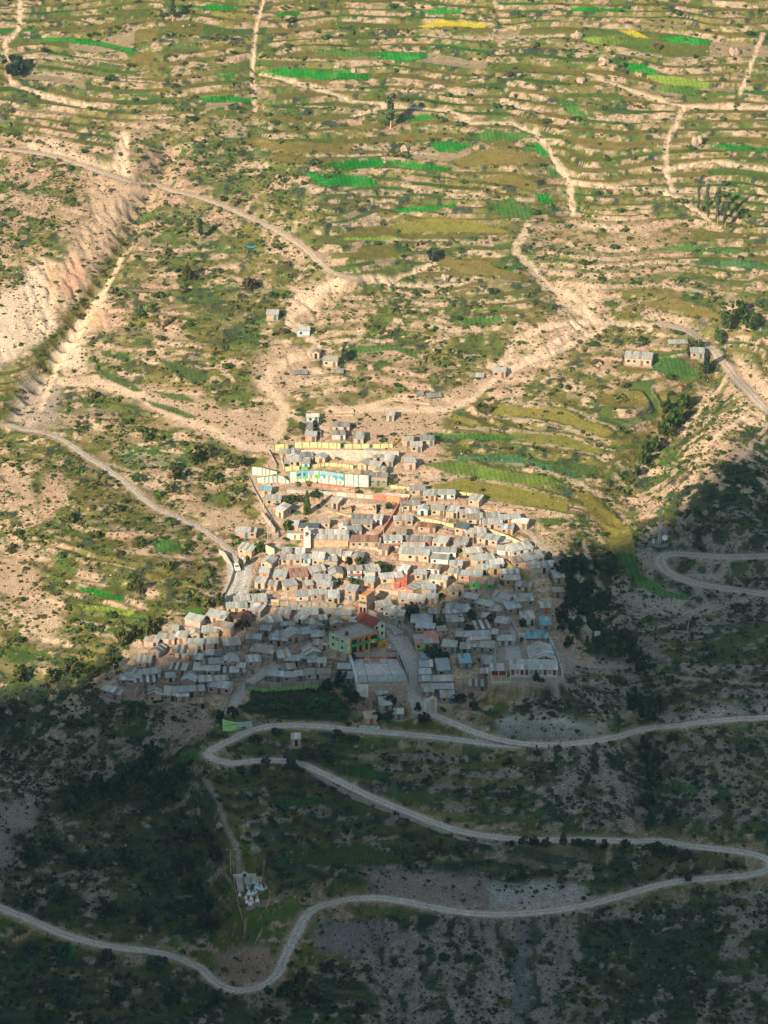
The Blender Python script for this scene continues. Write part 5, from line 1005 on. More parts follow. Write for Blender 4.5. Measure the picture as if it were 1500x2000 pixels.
wall_run([(781, 986), (770, 1006), (757, 1028), (744, 1046), (733, 1056)], 7, (0.36, 0.12, 0.085), 'long dark red wall stepping down beside the stairway', group=G, pillar=REDP, sp=1.3, cap=REDP)
PG = lambda n, r: tint((0.45, 0.54, 0.33), r, 0.1) if n % 4 else (0.50, 0.47, 0.35)
wall_run([(795, 988), (850, 991), (900, 996), (960, 1004), (992, 1012)], 6, LIMEW, 'pale green wall with red posts, uppermost of the three curved walls', group=G, pillar=REDP, sp=2.4, cap=REDP, pick=PG)
wall_run([(781, 1012), (830, 1018), (886, 1031)], 7, LIMEW, 'pale green wall with red posts above the ochre roof, middle curve', group=G, pillar=REDP, sp=2.4, cap=REDP, pick=PG)
wall_run([(921, 1034), (960, 1042), (1000, 1057), (1030, 1074), (1062, 1092), (1082, 1116), (1088, 1130)], 8, LIMEW, 'long curved pale green wall with red posts along the village rim', group=G, pillar=REDP, sp=2.2, cap=REDP, pick=PG)
wall_run([(926, 1074), (948, 1087), (985, 1103), (1010, 1121), (1034, 1137)], 9, (0.34, 0.46, 0.10), 'bright green wall with red posts, lowest of the curved walls', group=G, pillar=REDP, sp=2.1, cap=REDP)
wall_run([(842, 1072), (862, 1078), (881, 1083)], 6, (0.50, 0.13, 0.07), 'red latticed wall below the big tan shed roof', group=G, pillar=REDP, sp=1.1)
wall_run([(895, 1086), (908, 1083)], 6, (0.30, 0.52, 0.10), 'short vivid green and red wall stub by the lane corner', group=G, band=(0.4, REDP))
wall_run([(519, 1081), (536, 1084)], [17, 12], (0.52, 0.60, 0.36), 'pale lime wall at the alley bend beside the twin white poles', group=G)
wall_run([(553, 1071), (594, 1071)], 2.5, (0.30, 0.52, 0.24), 'low green painted kerb wall before the church square', 'kerb_wall', sp=9)
wall_run([(552, 1101), (604, 1106)], 5, (0.45, 0.42, 0.32), 'low cream yard wall below the blue hut', 'yard_wall', pillar=(0.38, 0.36, 0.28), sp=2.4)
wall_run([(499, 1167), (516, 1166)], 8, (0.42, 0.58, 0.24), 'small lime green house wall at the bottom of the alley', group=G)
wall_run([(529, 1180), (545, 1180)], 9, (0.50, 0.50, 0.42), 'painted sign wall with ochre base at the street corner', 'sign_wall', band=(0.5, (0.46, 0.28, 0.08)))
wall_run([(546, 1182), (600, 1184), (657, 1187)], 8, (0.40, 0.335, 0.25), 'stone panel wall with green frames along the shaded street, long run', group=G, pillar=(0.09, 0.16, 0.11), sp=2.3, stones=True)
wall_run([(669, 1191), (695, 1193)], 8, (0.44, 0.37, 0.27), 'stone panel wall beside the orange street door', group=G, pillar=(0.16, 0.2, 0.13), sp=3.8, stones=True)
wall_run([(718, 1196), (745, 1208), (770, 1222), (800, 1246), (806, 1262)], [7, 8, 10, 12, 8], (0.33, 0.30, 0.26), 'grey stone retaining wall curving beside the paved main street', 'retaining_wall', stones=True, pillar=(0.30, 0.28, 0.25), sp=3.0)
wall_run([(480, 1348), (500, 1351), (560, 1348), (600, 1345), (640, 1341)], 15, (0.31, 0.27, 0.235), 'long post and panel wall with green painted foot above the dark field', group=G, pillar=(0.15, 0.20, 0.18), sp=2.1, band=(0.42, (0.20, 0.46, 0.12)), stones=True)
wall_run([(485, 930), (497, 958), (512, 985), (527, 1010), (541, 1033), (545, 1050)], 3, STONE, 'stone parapet stepping down the west side of the alley', 'parapet', sp=9, stones=True)
wall_run([(512, 1008), (530, 1030), (537, 1042)], 9, (0.47, 0.37, 0.32), 'pinkish buttressed retaining wall below the alley', 'retaining_wall', pillar=(0.45, 0.33, 0.28), sp=1.7)
wall_run([(524, 880), (532, 895), (540, 912)], 4, (0.40, 0.36, 0.30), 'grey parapet beside the red steps at the village top', 'parapet', sp=9)
wall_run([(428, 1083), (440, 1094), (452, 1108), (456, 1118), (449, 1140), (438, 1164)], [12, 13, 9, 6, 5, 4], (0.46, 0.41, 0.355), 'pale concrete retaining wall holding the widened road', 'retaining_wall', sp=4)
wall_run([(438, 1167), (458, 1176)], 5, (0.45, 0.40, 0.34), 'low pale wall closing the road end above the houses', 'parapet', sp=9)
wall_run([(583, 1497), (620, 1520), (680, 1556), (740, 1580), (800, 1602), (850, 1622), (900, 1640), (960, 1650)], [4, 6, 8, 9, 9, 6, 4, 2], (0.40, 0.385, 0.355), 'long concrete retaining wall under the lower switchback road', 'retaining_wall', sp=4)
_ls = wall_run([(435, 1427), (461, 1426)], [22, 15], (0.44, 0.78, 0.28), 'bright lime green sign wall at the foot of the long steps', 'sign_wall', thick=0.3)
def ink(ls, words_, v0, hh, col, seed):
    t, P, zs, Hh, Nn, h2 = ls; r = random.Random(seed); n = len(P)-1; m = MB()
    def pt(u, v): k = min(int(u*n), n-1); w = u*n-k; p = P[k]*(1-w)+P[k+1]*w; nn = Nn[k]; return (p[0]+nn[0]*(h2+0.015), p[1]+nn[1]*(h2+0.015), zs[k]*(1-w)+zs[k+1]*w+v)
    for (u0, u1, dv) in words_:
        k = max(2, int((u1-u0)/0.028))
        for i in range(k):
            a = u0+(u1-u0)*i/k; b = a+(u1-u0)/k*r.uniform(0.5, 0.95); z0 = v0+dv; z1 = z0+hh*r.uniform(0.55, 1.0); m.quad([pt(a, z0), pt(b, z0+0.03), pt(b, z1), pt(a, z1)], col)
    m.build('lettering', MP, t)
ink(_ls, [(0.30, 0.44, 0.0), (0.47, 0.60, 0.05), (0.63, 0.70, 0.10), (0.73, 0.95, 0.14), (0.52, 0.56, 0.55), (0.62, 0.67, 0.62)], 1.55, 0.34, (0.03, 0.07, 0.04), 4)
wall_run([(462, 1424), (492, 1421)], [13, 12], (0.50, 0.58, 0.58), 'pale blue panelled wall joined to the lime sign wall', group=G, pillar=(0.42, 0.46, 0.44), sp=1.5)
_ls = wall_run([(702, 1423), (723, 1425), (724, 1425), (742, 1426)], 7, (0.56, 0.56, 0.52), 'low white lettered wall beside the road below the pink house', 'sign_wall')
ink(_ls, [(0.08, 0.20, 0.0), (0.22, 0.36, 0.0), (0.38, 0.50, 0.02)], 0.55, 0.4, (0.30, 0.40, 0.38), 6)
wall_run([(438, 1388), (452, 1362), (474, 1336)], 3, (0.33, 0.30, 0.26), 'stone parapet along the long steps', 'parapet', stones=True, sp=9)
wall_run([(545, 1290), (590, 1276), (628, 1262)], 4, (0.32, 0.29, 0.26), 'low stone kerb wall along the slanting street', 'parapet', stones=True, pillar=(0.28, 0.26, 0.24), sp=3)
wall_run([(500, 1338), (530, 1318), (560, 1302)], 4, (0.31, 0.28, 0.25), 'low block wall along the upper steps', 'parapet', stones=True, pillar=(0.27, 0.25, 0.23), sp=3)
wall_run([(985, 1200), (1000, 1222), (1014, 1248)], 4, (0.34, 0.36, 0.34), 'low grey wall lining the lane to the school gate', 'parapet', sp=9)
wall_run([(968, 1305), (966, 1280), (972, 1254)], 7, (0.45, 0.52, 0.52), 'light blue boundary wall on the west of the school yard', 'school_wall', pillar=(0.52, 0.56, 0.55), sp=3)
wall_run([(1098, 1320), (1090, 1292), (1078, 1262), (1069, 1246)], 9, (0.45, 0.53, 0.54), 'light blue boundary wall with white posts on the east of the school', 'school_wall', pillar=(0.62, 0.66, 0.66), sp=1.7, ph=0.35)
# adobe yard walls between the houses
YARDW = [([(690,872),(726,872)],3),([(690,905),(720,903),(722,915)],4),([(690,988),(735,992)],5),([(695,1000),(736,1000),(740,985)],5),([(640,1000),(690,1012)],4),([(560,1030),(600,1024)],4),([(765,1045),(765,1062)],5),([(880,1060),(905,1052),(920,1060)],5),([(945,1078),(975,1084)],4),([(600,1112),(640,1118)],4),([(640,1138),(700,1140)],5),([(735,1156),(790,1164)],8),([(790,1164),(800,1178)],8),([(850,1182),(880,1190)],4),([(880,1172),(960,1182)],3),([(960,1162),(1010,1172),(990,1180)],5),([(300,1290),(345,1292)],6),([(296,1314),(340,1316)],6),([(310,1336),(352,1342)],6),([(400,1280),(440,1284),(460,1278)],8),([(470,1330),(440,1340)],5),([(452,1365),(470,1345)],5),([(560,1232),(600,1236)],4),([(500,1262),(540,1264)],4),([(640,1290),(684,1296)],4),([(885,1300),(920,1292)],4),([(920,1282),(970,1272)],4),([(868,1350),(900,1352),(906,1332)],4),([(905,1352),(950,1356),(990,1364)],6),([(780,1010),(780,990)],3),([(1000,1110),(1030,1120)],4),([(690,1070),(740,1078)],8),([(1310,1235),(1342,1238),(1346,1212),(1312,1214)],4),([(1230,1190),(1290,1208),(1330,1200)],3),([(1215,1178),(1225,1165),(1260,1160)],2),([(830,1300),(826,1270)],4),([(700,1118),(760,1124)],4),([(745,1065),(744,1080)],5),([(560,1168),(600,1172)],4),([(1000,1098),(1040,1112)],3),([(655,890),(690,888)],4),([(610,815),(690,812)],3),([(655,806),(690,806),(690,800)],3),([(1236,706),(1180,700)],2),([(760,780),(840,790)],2)]
for k, (p, h) in enumerate(YARDW):
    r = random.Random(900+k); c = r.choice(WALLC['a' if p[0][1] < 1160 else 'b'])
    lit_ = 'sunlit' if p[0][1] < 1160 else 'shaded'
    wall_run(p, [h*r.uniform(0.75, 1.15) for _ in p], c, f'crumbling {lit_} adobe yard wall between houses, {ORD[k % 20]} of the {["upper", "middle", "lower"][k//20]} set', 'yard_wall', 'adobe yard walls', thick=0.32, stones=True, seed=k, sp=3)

# ------------------------------------------------------------------ special buildings
def on_level(px, py, z):
    v = ray(px, py); return np.array([CAM[0]+v[0]*(z-CAM[2])/v[2], CAM[1]+v[1]*(z-CAM[2])/v[2], z])
class Prism:
    """a building on a traced footprint: walls, flat top, and parts set on its faces"""
    def __init__(s, name, label, cat, pts, h, cols, z=None, top=(0.33, 0.30, 0.27), parapet=0.35, low=2.0, local=True):
        A = [at(*p) for p in pts]; z = min(a[2] for a in A) if z is None else z
        s.P = [on_level(p[0], p[1], z) for p in pts] if not isinstance(pts[0], np.ndarray) else pts
        s.o = s.P[0].copy(); s.h = h; s.t = thing(name, label, cat, tuple(s.o)); n = len(s.P); s.n = n
        s.L = [p-s.o for p in s.P]; m = MB()
        for i in range(n):
            a, b = s.L[i], s.L[(i+1) % n]; m.quad([(a[0], a[1], -low), (b[0], b[1], -low), (b[0], b[1], h), (a[0], a[1], h)], cols[i % len(cols)])
        m.build('wall', MW_, s.t)
        if top is not None:
            d = MB(); d.quad([(p[0], p[1], h-parapet) for p in s.L], top); d.build('roof_deck', MC, s.t)
    def face(s, i, u0, u1, z0, z1, col, name, out=0.04, inn=-0.05, mat=None, extra=None):
        a, b = s.L[i], s.L[(i+1) % s.n]; e = (b-a)[:2]; Ln = np.linalg.norm(e); e = e/Ln; nrm = np.array([e[1], -e[0]])
        def R(p): q = a[:2]+e*p[0]+nrm*(-p[1]); return (q[0], q[1], p[2])
        m = MB(); m.box(u0*Ln, u1*Ln, -out, -inn, z0, z1, col, R)
        for q in (extra or []): m.box(q[0]*Ln, q[1]*Ln, -q[4], -inn, q[2], q[3], q[5], R)
        return m.build(name, mat or MP, s.t)
def gable_roof(t, A, Bq, D, h, rise, col, ov=0.45, seed=1, name='roof', mat=None):
    """ridge runs from the middle of A-B towards D"""
    A, Bq, D = (np.array(v, float) for v in (A, Bq, D)); e = (Bq-A)/np.linalg.norm(Bq-A); f = (D-A)/np.linalg.norm(D-A); W_ = np.linalg.norm(Bq-A); sl_ = rise/(W_/2); r = random.Random(seed)
    A2, B2 = A-e*ov-f*ov, Bq+e*ov-f*ov; C2, D2 = Bq+e*ov+(D-A)+f*ov, D-e*ov+f*ov; M0 = (A+Bq)/2-f*ov; M1 = M0+(D-A)+f*2*ov; up = lambda p, z: (p[0], p[1], z)
    a = roof_sheet(up(D2, h-ov*sl_+0.1), up(A2, h-ov*sl_+0.1), up(M0, h+rise+0.1), up(M1, h+rise+0.1), col, r)
    b = roof_sheet(up(B2, h-ov*sl_+0.1), up(C2, h-ov*sl_+0.1), up(M1, h+rise+0.11), up(M0, h+rise+0.11), tuple(v*0.95 for v in col), r)
    o = len(a.V); a.V += b.V; a.C += b.C; a.F += [[i+o for i in q] for q in b.F]; return a.build(name, mat or MT, t)
MINT = (0.60, 0.74, 0.48); ORNW = (0.42, 0.21, 0.08); GRN = (0.03, 0.30, 0.12)
hall = Prism('town_hall', 'mint green two storey hall with orange arcade and green balcony beside the court', 'town hall', [(684, 1277), (741, 1262), (701, 1243), (643, 1264)], 5.0, [ORNW, (0.34, 0.27, 0.23), (0.33, 0.26, 0.22), MINT], z=HALL_Z, top=(0.38, 0.33, 0.30), parapet=0.5)
for u_, z0, z1, w in ((0.15, 3.1, 4.1, .10), (0.58, 2.9, 3.9, .10), (0.14, 0.9, 1.9, .10), (0.57, 0.7, 1.7, .10)):
    hall.face(3, u_, u_+w, z0, z1, (0.40, 0.46, 0.36), 'window', 0.02, extra=[(u_+0.012, u_+w-0.012, z0+0.08, z1-0.08, 0.035, DARK)])
hall.face(3, 0.28, 0.48, 3.75, 3.97, DARK, 'slot_window'); hall.face(3, 0.28, 0.48, 3.1, 3.32, DARK, 'slot_window')
hall.face(0, 0.02, 0.98, 2.35, 2.95, GRN, 'balcony', 0.75)
for u in (0.0, 0.27, 0.47, 0.64, 0.97): hall.face(0, u, u+0.03, -0.5, 4.9, (0.53, 0.27, 0.08), 'pillar', 0.12)
for u0, u1 in ((0.05, 0.22), (0.30, 0.37), (0.50, 0.60), (0.70, 0.92)): hall.face(0, u0, u1, 3.0, 4.25, DARK, 'upper_opening', 0.03)
for u0, u1 in ((0.06, 0.22), (0.28, 0.40), (0.52, 0.60), (0.70, 0.88)): hall.face(0, u0, u1, 0.1, 2.0, DARK, 'lower_opening', 0.03)
# arched heads over the balcony openings
for u in (0.42, 0.81):
    a, b = hall.L[0], hall.L[1]; e = (b-a)[:2]; Ln = np.linalg.norm(e); e /= Ln; nrm = np.array([e[1], -e[0]]); c0 = a[:2]+e*u*Ln+nrm*0.07; m = MB()
    ring = [(c0[0]+e[0]*q*math.cos(t), c0[1]+e[1]*q*math.cos(t), 4.1+q*math.sin(t)) for q in (1.15, 0.85) for t in np.linspace(0, math.pi, 9)]
    for k in range(8): m.quad([ring[k], ring[k+1], ring[k+10], ring[k+9]], (0.60, 0.33, 0.10))
    m.build('arch_trim', MP, hall.t)
tk = MB(); tk.tube([(-1.0, 3.4, 4.45), (-1.0, 3.4, 5.5)], 0.55, (0.10, 0.07, 0.07), 10); tk.build('water_tank', MP, hall.t)
# red-roofed house
RZ = HALL_Z+0.3
rh = Prism('gabled_house', 'tall mint green house with red gable roof and white trim above the hall', 'house', [(731, 1251), (752, 1244), (719, 1229), (697, 1237)], 4.9, [(0.48, 0.64, 0.48), (0.36, 0.28, 0.24), (0.36, 0.28, 0.24), (0.37, 0.285, 0.245)], z=RZ, top=None)
A_, B_, D_ = rh.L[0], rh.L[1], rh.L[3]; mid = (A_+B_)/2; gm = MB(); gm.quad([(A_[0], A_[1], 4.9), (B_[0], B_[1], 4.9), (mid[0], mid[1], 6.5)], (0.48, 0.64, 0.48)); m2 = (rh.L[2]+rh.L[3])/2
gm.quad([(rh.L[2][0], rh.L[2][1], 4.9), (rh.L[3][0], rh.L[3][1], 4.9), (m2[0], m2[1], 6.5)], (0.36, 0.28, 0.24)); gm.build('gable', MW_, rh.t)
gable_roof(rh.t, A_, B_, D_, 4.9, 1.6, (0.33, 0.055, 0.04), 0.5, 5)
for u0, u1, z0, z1 in ((0.10, 0.36, 3.3, 4.5), (0.60, 0.86, 3.4, 4.6), (0.60, 0.86, 1.0, 2.2)): rh.face(0, u0, u1, z0, z1, (0.5, 0.55, 0.48), 'window', 0.02, extra=[(u0+0.03, u1-0.03, z0+0.1, z1-0.1, 0.035, DARK)])
for u0, u1, z0, z1 in ((0.46, 0.50, -0.2, 6.0), (0.0, 0.04, -0.2, 4.9), (0.96, 1.0, -0.2, 4.9), (0.05, 0.95, 2.5, 2.65)): rh.face(0, u0, u1, z0, z1, (0.62, 0.66, 0.60), 'trim', 0.05)
# church
c_ = at(644, 1067); cz = c_[2]
nv_ = Prism('church', 'long tan adobe church with grey corrugated roof and white bell tower', 'church', [(608, 1067), (680, 1069), (680, 1050), (608, 1048)], 2.6, [(0.47, 0.35, 0.25)], z=cz, top=None)
A_, B_, C_, D_ = nv_.L; gm = MB()
for p, q in ((B_, C_), (D_, A_)):
    mm = (p+q)/2; gm.quad([(p[0], p[1], 2.6), (q[0], q[1], 2.6), (mm[0], mm[1], 4.3)], (0.42, 0.31, 0.22))
gm.build('gable', MW_, nv_.t); gable_roof(nv_.t, B_, C_, A_, 2.6, 1.7, (0.40, 0.385, 0.36), 0.3, 8)
tw = on_level(600, 1070, cz)-nv_.o; m = MB(); x, y = tw[0], tw[1]; a = 1.05; WT = (0.70, 0.66, 0.60)
m.box(x-a, x+a, y-0.2, y+2*a-0.2, -1.5, 3.7, WT); m.box(x-a-0.1, x+a+0.1, y-0.3, y+2*a-0.1, 3.703, 3.9, (0.62, 0.55, 0.48))
for sx_ in (-1, 1):
    for sy_ in (0, 1): m.box(x+sx_*0.72-0.2, x+sx_*0.72+0.2, y-0.05+sy_*1.4, y+0.35+sy_*1.4, 3.903, 5.4, WT)
m.box(x-a-0.02, x+a+0.02, y-0.15, y+2*a-0.25, 5.403, 5.7, WT); tb = m.build('bell_tower', MW_, nv_.t)
m = MB(); m.tube([(x, y+0.85, 5.7), (x, y+0.85, 6.2), (x, y+0.85, 6.6), (x, y+0.85, 6.9)], [0.75, 0.68, 0.42, 0.08], WT, 10); m.tube([(x, y+0.85, 6.9), (x, y+0.85, 7.5)], 0.05, (0.4, 0.38, 0.35)); m.build('dome', MW_, tb)
m = MB(); m.tube([(x, y+0.85, 4.4), (x, y+0.85, 4.7), (x, y+0.85, 5.1)], [0.4, 0.3, 0.12], (0.16, 0.10, 0.05), 8); m.build('bell', MP, tb)
# civic front beside the church
cv = Prism('meeting_room', 'low white building with red doors and green foot beside the bell tower', 'house', [(561, 1054), (596, 1055), (596, 1050), (561, 1049)], 2.2, [(0.60, 0.62, 0.58)], top=(0.42, 0.33, 0.25), parapet=0.05)
cv.face(0, 0, 1, -0.4, 0.25, (0.35, 0.55, 0.28), 'foot_course', 0.05); cv.face(0, 0.70, 1.0, 0.3, 1.8, (0.38, 0.14, 0.09), 'red_bay', 0.03); cv.face(0, 0.38, 0.48, 0.3, 1.7, (0.36, 0.10, 0.07), 'door', 0.05, mat=MWD); cv.face(0, 0.0, 1.0, 1.9, 2.25, (0.36, 0.52, 0.50), 'fascia', 0.06)
# salmon hall with its tower block
SAL = (0.62, 0.17, 0.115)
sb = Prism('salmon_hall', 'salmon red gabled hall with white cross beams and grey roof', 'hall', [(776, 1164), (806, 1166), (850, 1152), (822, 1148)], 2.2, [SAL, (0.42, 0.31, 0.23), (0.42, 0.31, 0.23), SAL], top=None)
A_, B_, C_, D_ = sb.L; mid = (A_+B_)/2; gm = MB(); gm.quad([(A_[0], A_[1], 2.2), (B_[0], B_[1], 2.2), (mid[0], mid[1], 3.1)], SAL); gm.build('gable', MW_, sb.t); gable_roof(sb.t, A_, B_, D_, 2.2, 0.9, (0.40, 0.41, 0.40), 0.3, 11)
for u0, u1, z0, z1 in ((0.0, 0.03, 0, 2.2), (0.48, 0.52, 0, 3.0), (0.97, 1.0, 0, 2.2), (0.03, 0.97, 1.9, 2.1)): sb.face(0, u0, u1, z0, z1, (0.66, 0.52, 0.46), 'beam', 0.05)
st2 = Prism('salmon_annex', 'square flat topped salmon block with one window behind the salmon hall', 'house', [(770, 1150), (795, 1146), (795, 1138), (770, 1141)], 2.9, [SAL], top=(0.40, 0.20, 0.15)); st2.face(0, 0.18, 0.42, 1.5, 2.2, (0.45, 0.42, 0.40), 'window', 0.03)
# three-storey brick house
bt = Prism('brick_house', 'narrow three storey brick house with orange top floor and open balcony', 'house', [(701, 1196), (716, 1199), (732, 1187), (717, 1184)], 6.0, [(0.44, 0.31, 0.24), (0.40, 0.26, 0.20), (0.4, 0.26, 0.2), (0.4, 0.26, 0.2)], top=(0.58, 0.27, 0.10))
bt.face(0, 0.08, 0.92, 3.2, 3.9, (0.10, 0.09, 0.03), 'balcony_opening', 0.03); bt.face(0, 0.12, 0.42, 0.0, 1.9, DARK, 'door', 0.03); bt.face(0, 0.58, 0.88, 0.0, 1.9, DARK, 'door', 0.03); bt.face(0, 0.35, 0.60, 4.7, 5.4, DARK, 'window', 0.03); bt.face(0, 0, 1, 2.1, 2.9, (0.48, 0.40, 0.32), 'floor_band', 0.05); bt.face(0, 0, 1, 5.2, 6.05, (0.56, 0.30, 0.17), 'parapet', 0.04)
od = at(698, 1193); m = MB(); m.box(-0.45, 0.45, -0.1, 0.1, -0.3, 1.6, (0.60, 0.17, 0.04)); tag(m.build('street_door', MWD), 'orange street door set in the stone wall', 'door'); bpy.data.objects['street_door'].location = tuple(od)
# school
SR = (0.30, 0.045, 0.045); SW = (0.72, 0.73, 0.69)
def block(name, label, cx, yb, w, h, rd, yaw, wallc, roofc, roof='f', z=None, rise=1.1):
    f = at(cx, yb); z = f[2] if z is None else z; f = on_level(cx, yb, z); pm = ppm_at(f); wm, hm, dm = w/pm, h/(pm*0.885), rd/(pm*0.58)
    t = thing(name, label, 'school' if 'school' in label else 'building', tuple(f), math.radians(-yaw)); m = MB(); tn = 0.14 if roof == 'f' else 0
    x0, x1 = -wm/2, wm/2; hB = hm+dm*tn
    m.quad([(x0, 0, -2), (x1, 0, -2), (x1, 0, hm), (x0, 0, hm)], wallc); m.quad([(x1, 0, -2), (x1, dm, -2), (x1, dm, hB), (x1, 0, hm)], wallc); m.quad([(x1, dm, -2), (x0, dm, -2), (x0, dm, hB), (x1, dm, hB)], wallc); m.quad([(x0, dm, -2), (x0, 0, -2), (x0, 0, hm), (x0, dm, hB)], wallc)
    if roof == 'g':
        for yy in (0, dm): m.quad([(x0, yy, hm), (x1, yy, hm), (0, yy, hm+rise)], wallc)
    m.build('wall', MW_, t); r = random.Random(int(cx))
    if roof == 'f': roof_sheet((x0-0.4, -0.5, hm+0.04), (x1+0.4, -0.5, hm+0.04), (x1+0.4, dm+0.4, hB+0.15), (x0-0.4, dm+0.4, hB+0.15), roofc, r, 1.1).build('roof', MT, t)
    else: gable_roof(t, (x0, 0), (x1, 0), (x0, dm), hm, rise, roofc, 0.4, int(cx))
    return t, wm, hm, dm
def front(t, x0, x1, z0, z1, col, name, out=0.05, mat=None):
    m = MB(); m.box(x0, x1, -out, 0.05, z0, z1, col); return m.build(name, mat or MP, t)
t, w, h, d = block('classroom_block', 'long school block with red panels, white posts and tin roof facing the valley', 1042, 1322, 90, 15, 17, 1, SW, ROOFC['t'], z=YARD_Z)
for i in range(10):
    x = -w/2+w*(i+0.5)/10
    if i in (0, 2, 3, 5, 7, 9): front(t, x-w*0.036, x+w*0.036, 0.55, h-0.12, SR, 'red_panel', 0.03)
    else: front(t, x-w*0.042, x+w*0.042, 0.9, h-0.3, (0.30, 0.33, 0.33), 'window', 0.03, MGL); 
for i in range(11): front(t, -w/2+w*i/10-0.1, -w/2+w*i/10+0.1, -0.2, h-0.02, SW, 'post', 0.09)
front(t, -w/2, w/2, -1.6, 0.4, (0.50, 0.54, 0.53), 'foot_course', 0.12)
t, w, h, d = block('assembly_hall', 'large school hall with broad grey gable roof and red gable end', 1062, 1302, 44, 14, 34, -8, SW, (0.42, 0.435, 0.425), 'g', z=YARD_Z, rise=1.3)
for i in (0, 1):
    m = MB(); s_ = -1 if i == 0 else 1; m.quad([(s_*0.2, -0.06, h-0.15), (s_*(w/2-0.5), -0.06, h-0.15), (s_*0.2, -0.06, h+0.95)][::1 if s_ > 0 else -1], SR); m.build('gable_panel', MP, t)
t, w, h, d = block('workshop', 'school building with bright blue tin roof beside the gate', 1046, 1256, 43, 10, 14, -2, (0.45, 0.40, 0.36), (0.19, 0.35, 0.42), z=YARD_Z+0.4)
front(t, w*0.2, w*0.42, 0.2, h-0.3, (0.42, 0.16, 0.09), 'door'); front(t, -w*0.42, w*0.12, 0.9, h-0.3, (0.14, 0.15, 0.16), 'window', 0.03, MGL)
t, w, h, d = block('washroom_block', 'small cream school washroom row with dark doors at the yard head', 989, 1260, 33, 10, 8, 0, (0.62, 0.54, 0.42), ROOFC['t'], z=YARD_Z+0.1)
for q in (-0.2, 0.2): front(t, w*q-0.45, w*q+0.45, 0.0, h-0.35, (0.14, 0.14, 0.14), 'door', 0.04, MWD)
t, w, h, d = block('corner_classroom', 'small red school room with tin roof at the yard corner', 974, 1320, 29, 11, 11, 0, SR, ROOFC['t'], z=YARD_Z)
front(t, -w/2-0.02, w/2+0.02, -2.2, 0.15, (0.55, 0.52, 0.46), 'foot_course', 0.06)
for q in (-0.5, 0.0, 0.5): front(t, w*q-0.12, w*q+0.12, -0.4, h-0.02, SW, 'post', 0.08)
gt = Prism('school_gate', 'white arched gateway with blue doors into the school yard', 'gate', [(1012, 1256), (1026, 1256), (1026, 1252), (1012, 1252)], 2.7, [(0.62, 0.55, 0.44)], z=YARD_Z+0.1, top=(0.55, 0.5, 0.42), parapet=0.02)
gt.face(0, 0.18, 0.82, -0.1, 1.95, (0.015, 0.10, 0.22), 'door', 0.05, mat=MWD)
a, b = gt.L[0], gt.L[1]; mm = MB(); ctr = (a+b)/2; pts_ = [(ctr[0]+1.1*math.cos(q), ctr[1]-0.06, 2.69+0.5*math.sin(q)) for q in np.linspace(0, math.pi, 9)]; mm.quad(pts_, (0.64, 0.58, 0.48)); mm.quad([(p[0], p[1]+0.5, p[2]) for p in pts_[::-1]], (0.64, 0.58, 0.48))
for k in range(8): mm.quad([pts_[k+1], pts_[k], (pts_[k][0], pts_[k][1]+0.5, pts_[k][2]), (pts_[k+1][0], pts_[k+1][1]+0.5, pts_[k+1][2])], (0.6, 0.54, 0.45))
mm.build('arch_head', MP, gt.t)
fl = MB(); q = [on_level(*p, YARD_Z+0.02) for p in [(988, 1262), (1014, 1262), (1020, 1289), (986, 1290)]]; fl.quad([tuple(p) for p in q], (0.42, 0.41, 0.39)); o = fl.build('school_yard', MC); o['kind'] = 'structure'
wall_run([(961, 1333), (996, 1332)], 9, (0.42, 0.36, 0.27), 'low wire and cream post enclosure below the red school room', 'fence', pillar=(0.66, 0.60, 0.46), sp=2.6, band=(0.35, (0.60, 0.52, 0.38)))
# court
def cpt(u, v, z=0.0): 
    a, b, c, d = COURT; p = (np.array(a)*(1-u)+np.array(b)*u)*(1-v)+(np.array(d)*(1-u)+np.array(c)*u)*v; return (p[0], p[1], COURT_Z+z)
m = MB(); nu, nv = 14, 14; r = random.Random(9)
for i in range(nu):
    for j in range(nv): m.quad([cpt(i/nu, (j+1)/nv, 0.03), cpt((i+1)/nu, (j+1)/nv, 0.03), cpt((i+1)/nu, j/nv, 0.03), cpt(i/nu, j/nv, 0.03)], tint((0.52, 0.52, 0.50), r, 0.06))
o = m.build('court_floor', MC); o['kind'] = 'structure'
def strip(u0, u1, v0, v1, col, z=0.036): lm.quad([cpt(u0, v1, z), cpt(u1, v1, z), cpt(u1, v0, z), cpt(u0, v0, z)], col)
lm = MB(); LNC = (0.16, 0.16, 0.16)
for u in (0.2, 0.72): strip(u, u+0.012, 0, 1, LNC)
strip(0.212, 0.72, 0.2, 0.215, LNC)
for k in range(14):
    a0, a1 = 6.2832*k/14, 6.2832*(k+1)/14; q = lambda aa, rr_: cpt(0.46+rr_*math.cos(aa), 0.72+0.55*rr_*math.sin(aa), 0.04); lm.quad([q(a0, 0.10), q(a1, 0.10), q(a1, 0.075), q(a0, 0.075)], (0.42, 0.20, 0.19))
strip(0.36, 0.58, 0.02, 0.17, (0.44, 0.25, 0.24)); strip(0.22, 0.34, 0.06, 0.18, (0.24, 0.30, 0.28))
o = lm.build('court_markings', MP); o['kind'] = 'structure'
bl = thing('bleachers', 'painted steps in red, yellow and green behind the court', 'bleachers', cpt(0.0, 0.0)); BC = [(0.02, 0.10, 0.10), (0.36, 0.07, 0.07), (0.60, 0.36, 0.05), (0.46, 0.13, 0.13), (0.50, 0.16, 0.17), (0.60, 0.36, 0.05), (0.34, 0.06, 0.06), (0.01, 0.09, 0.08)]
o0 = np.array(cpt(0, 0))
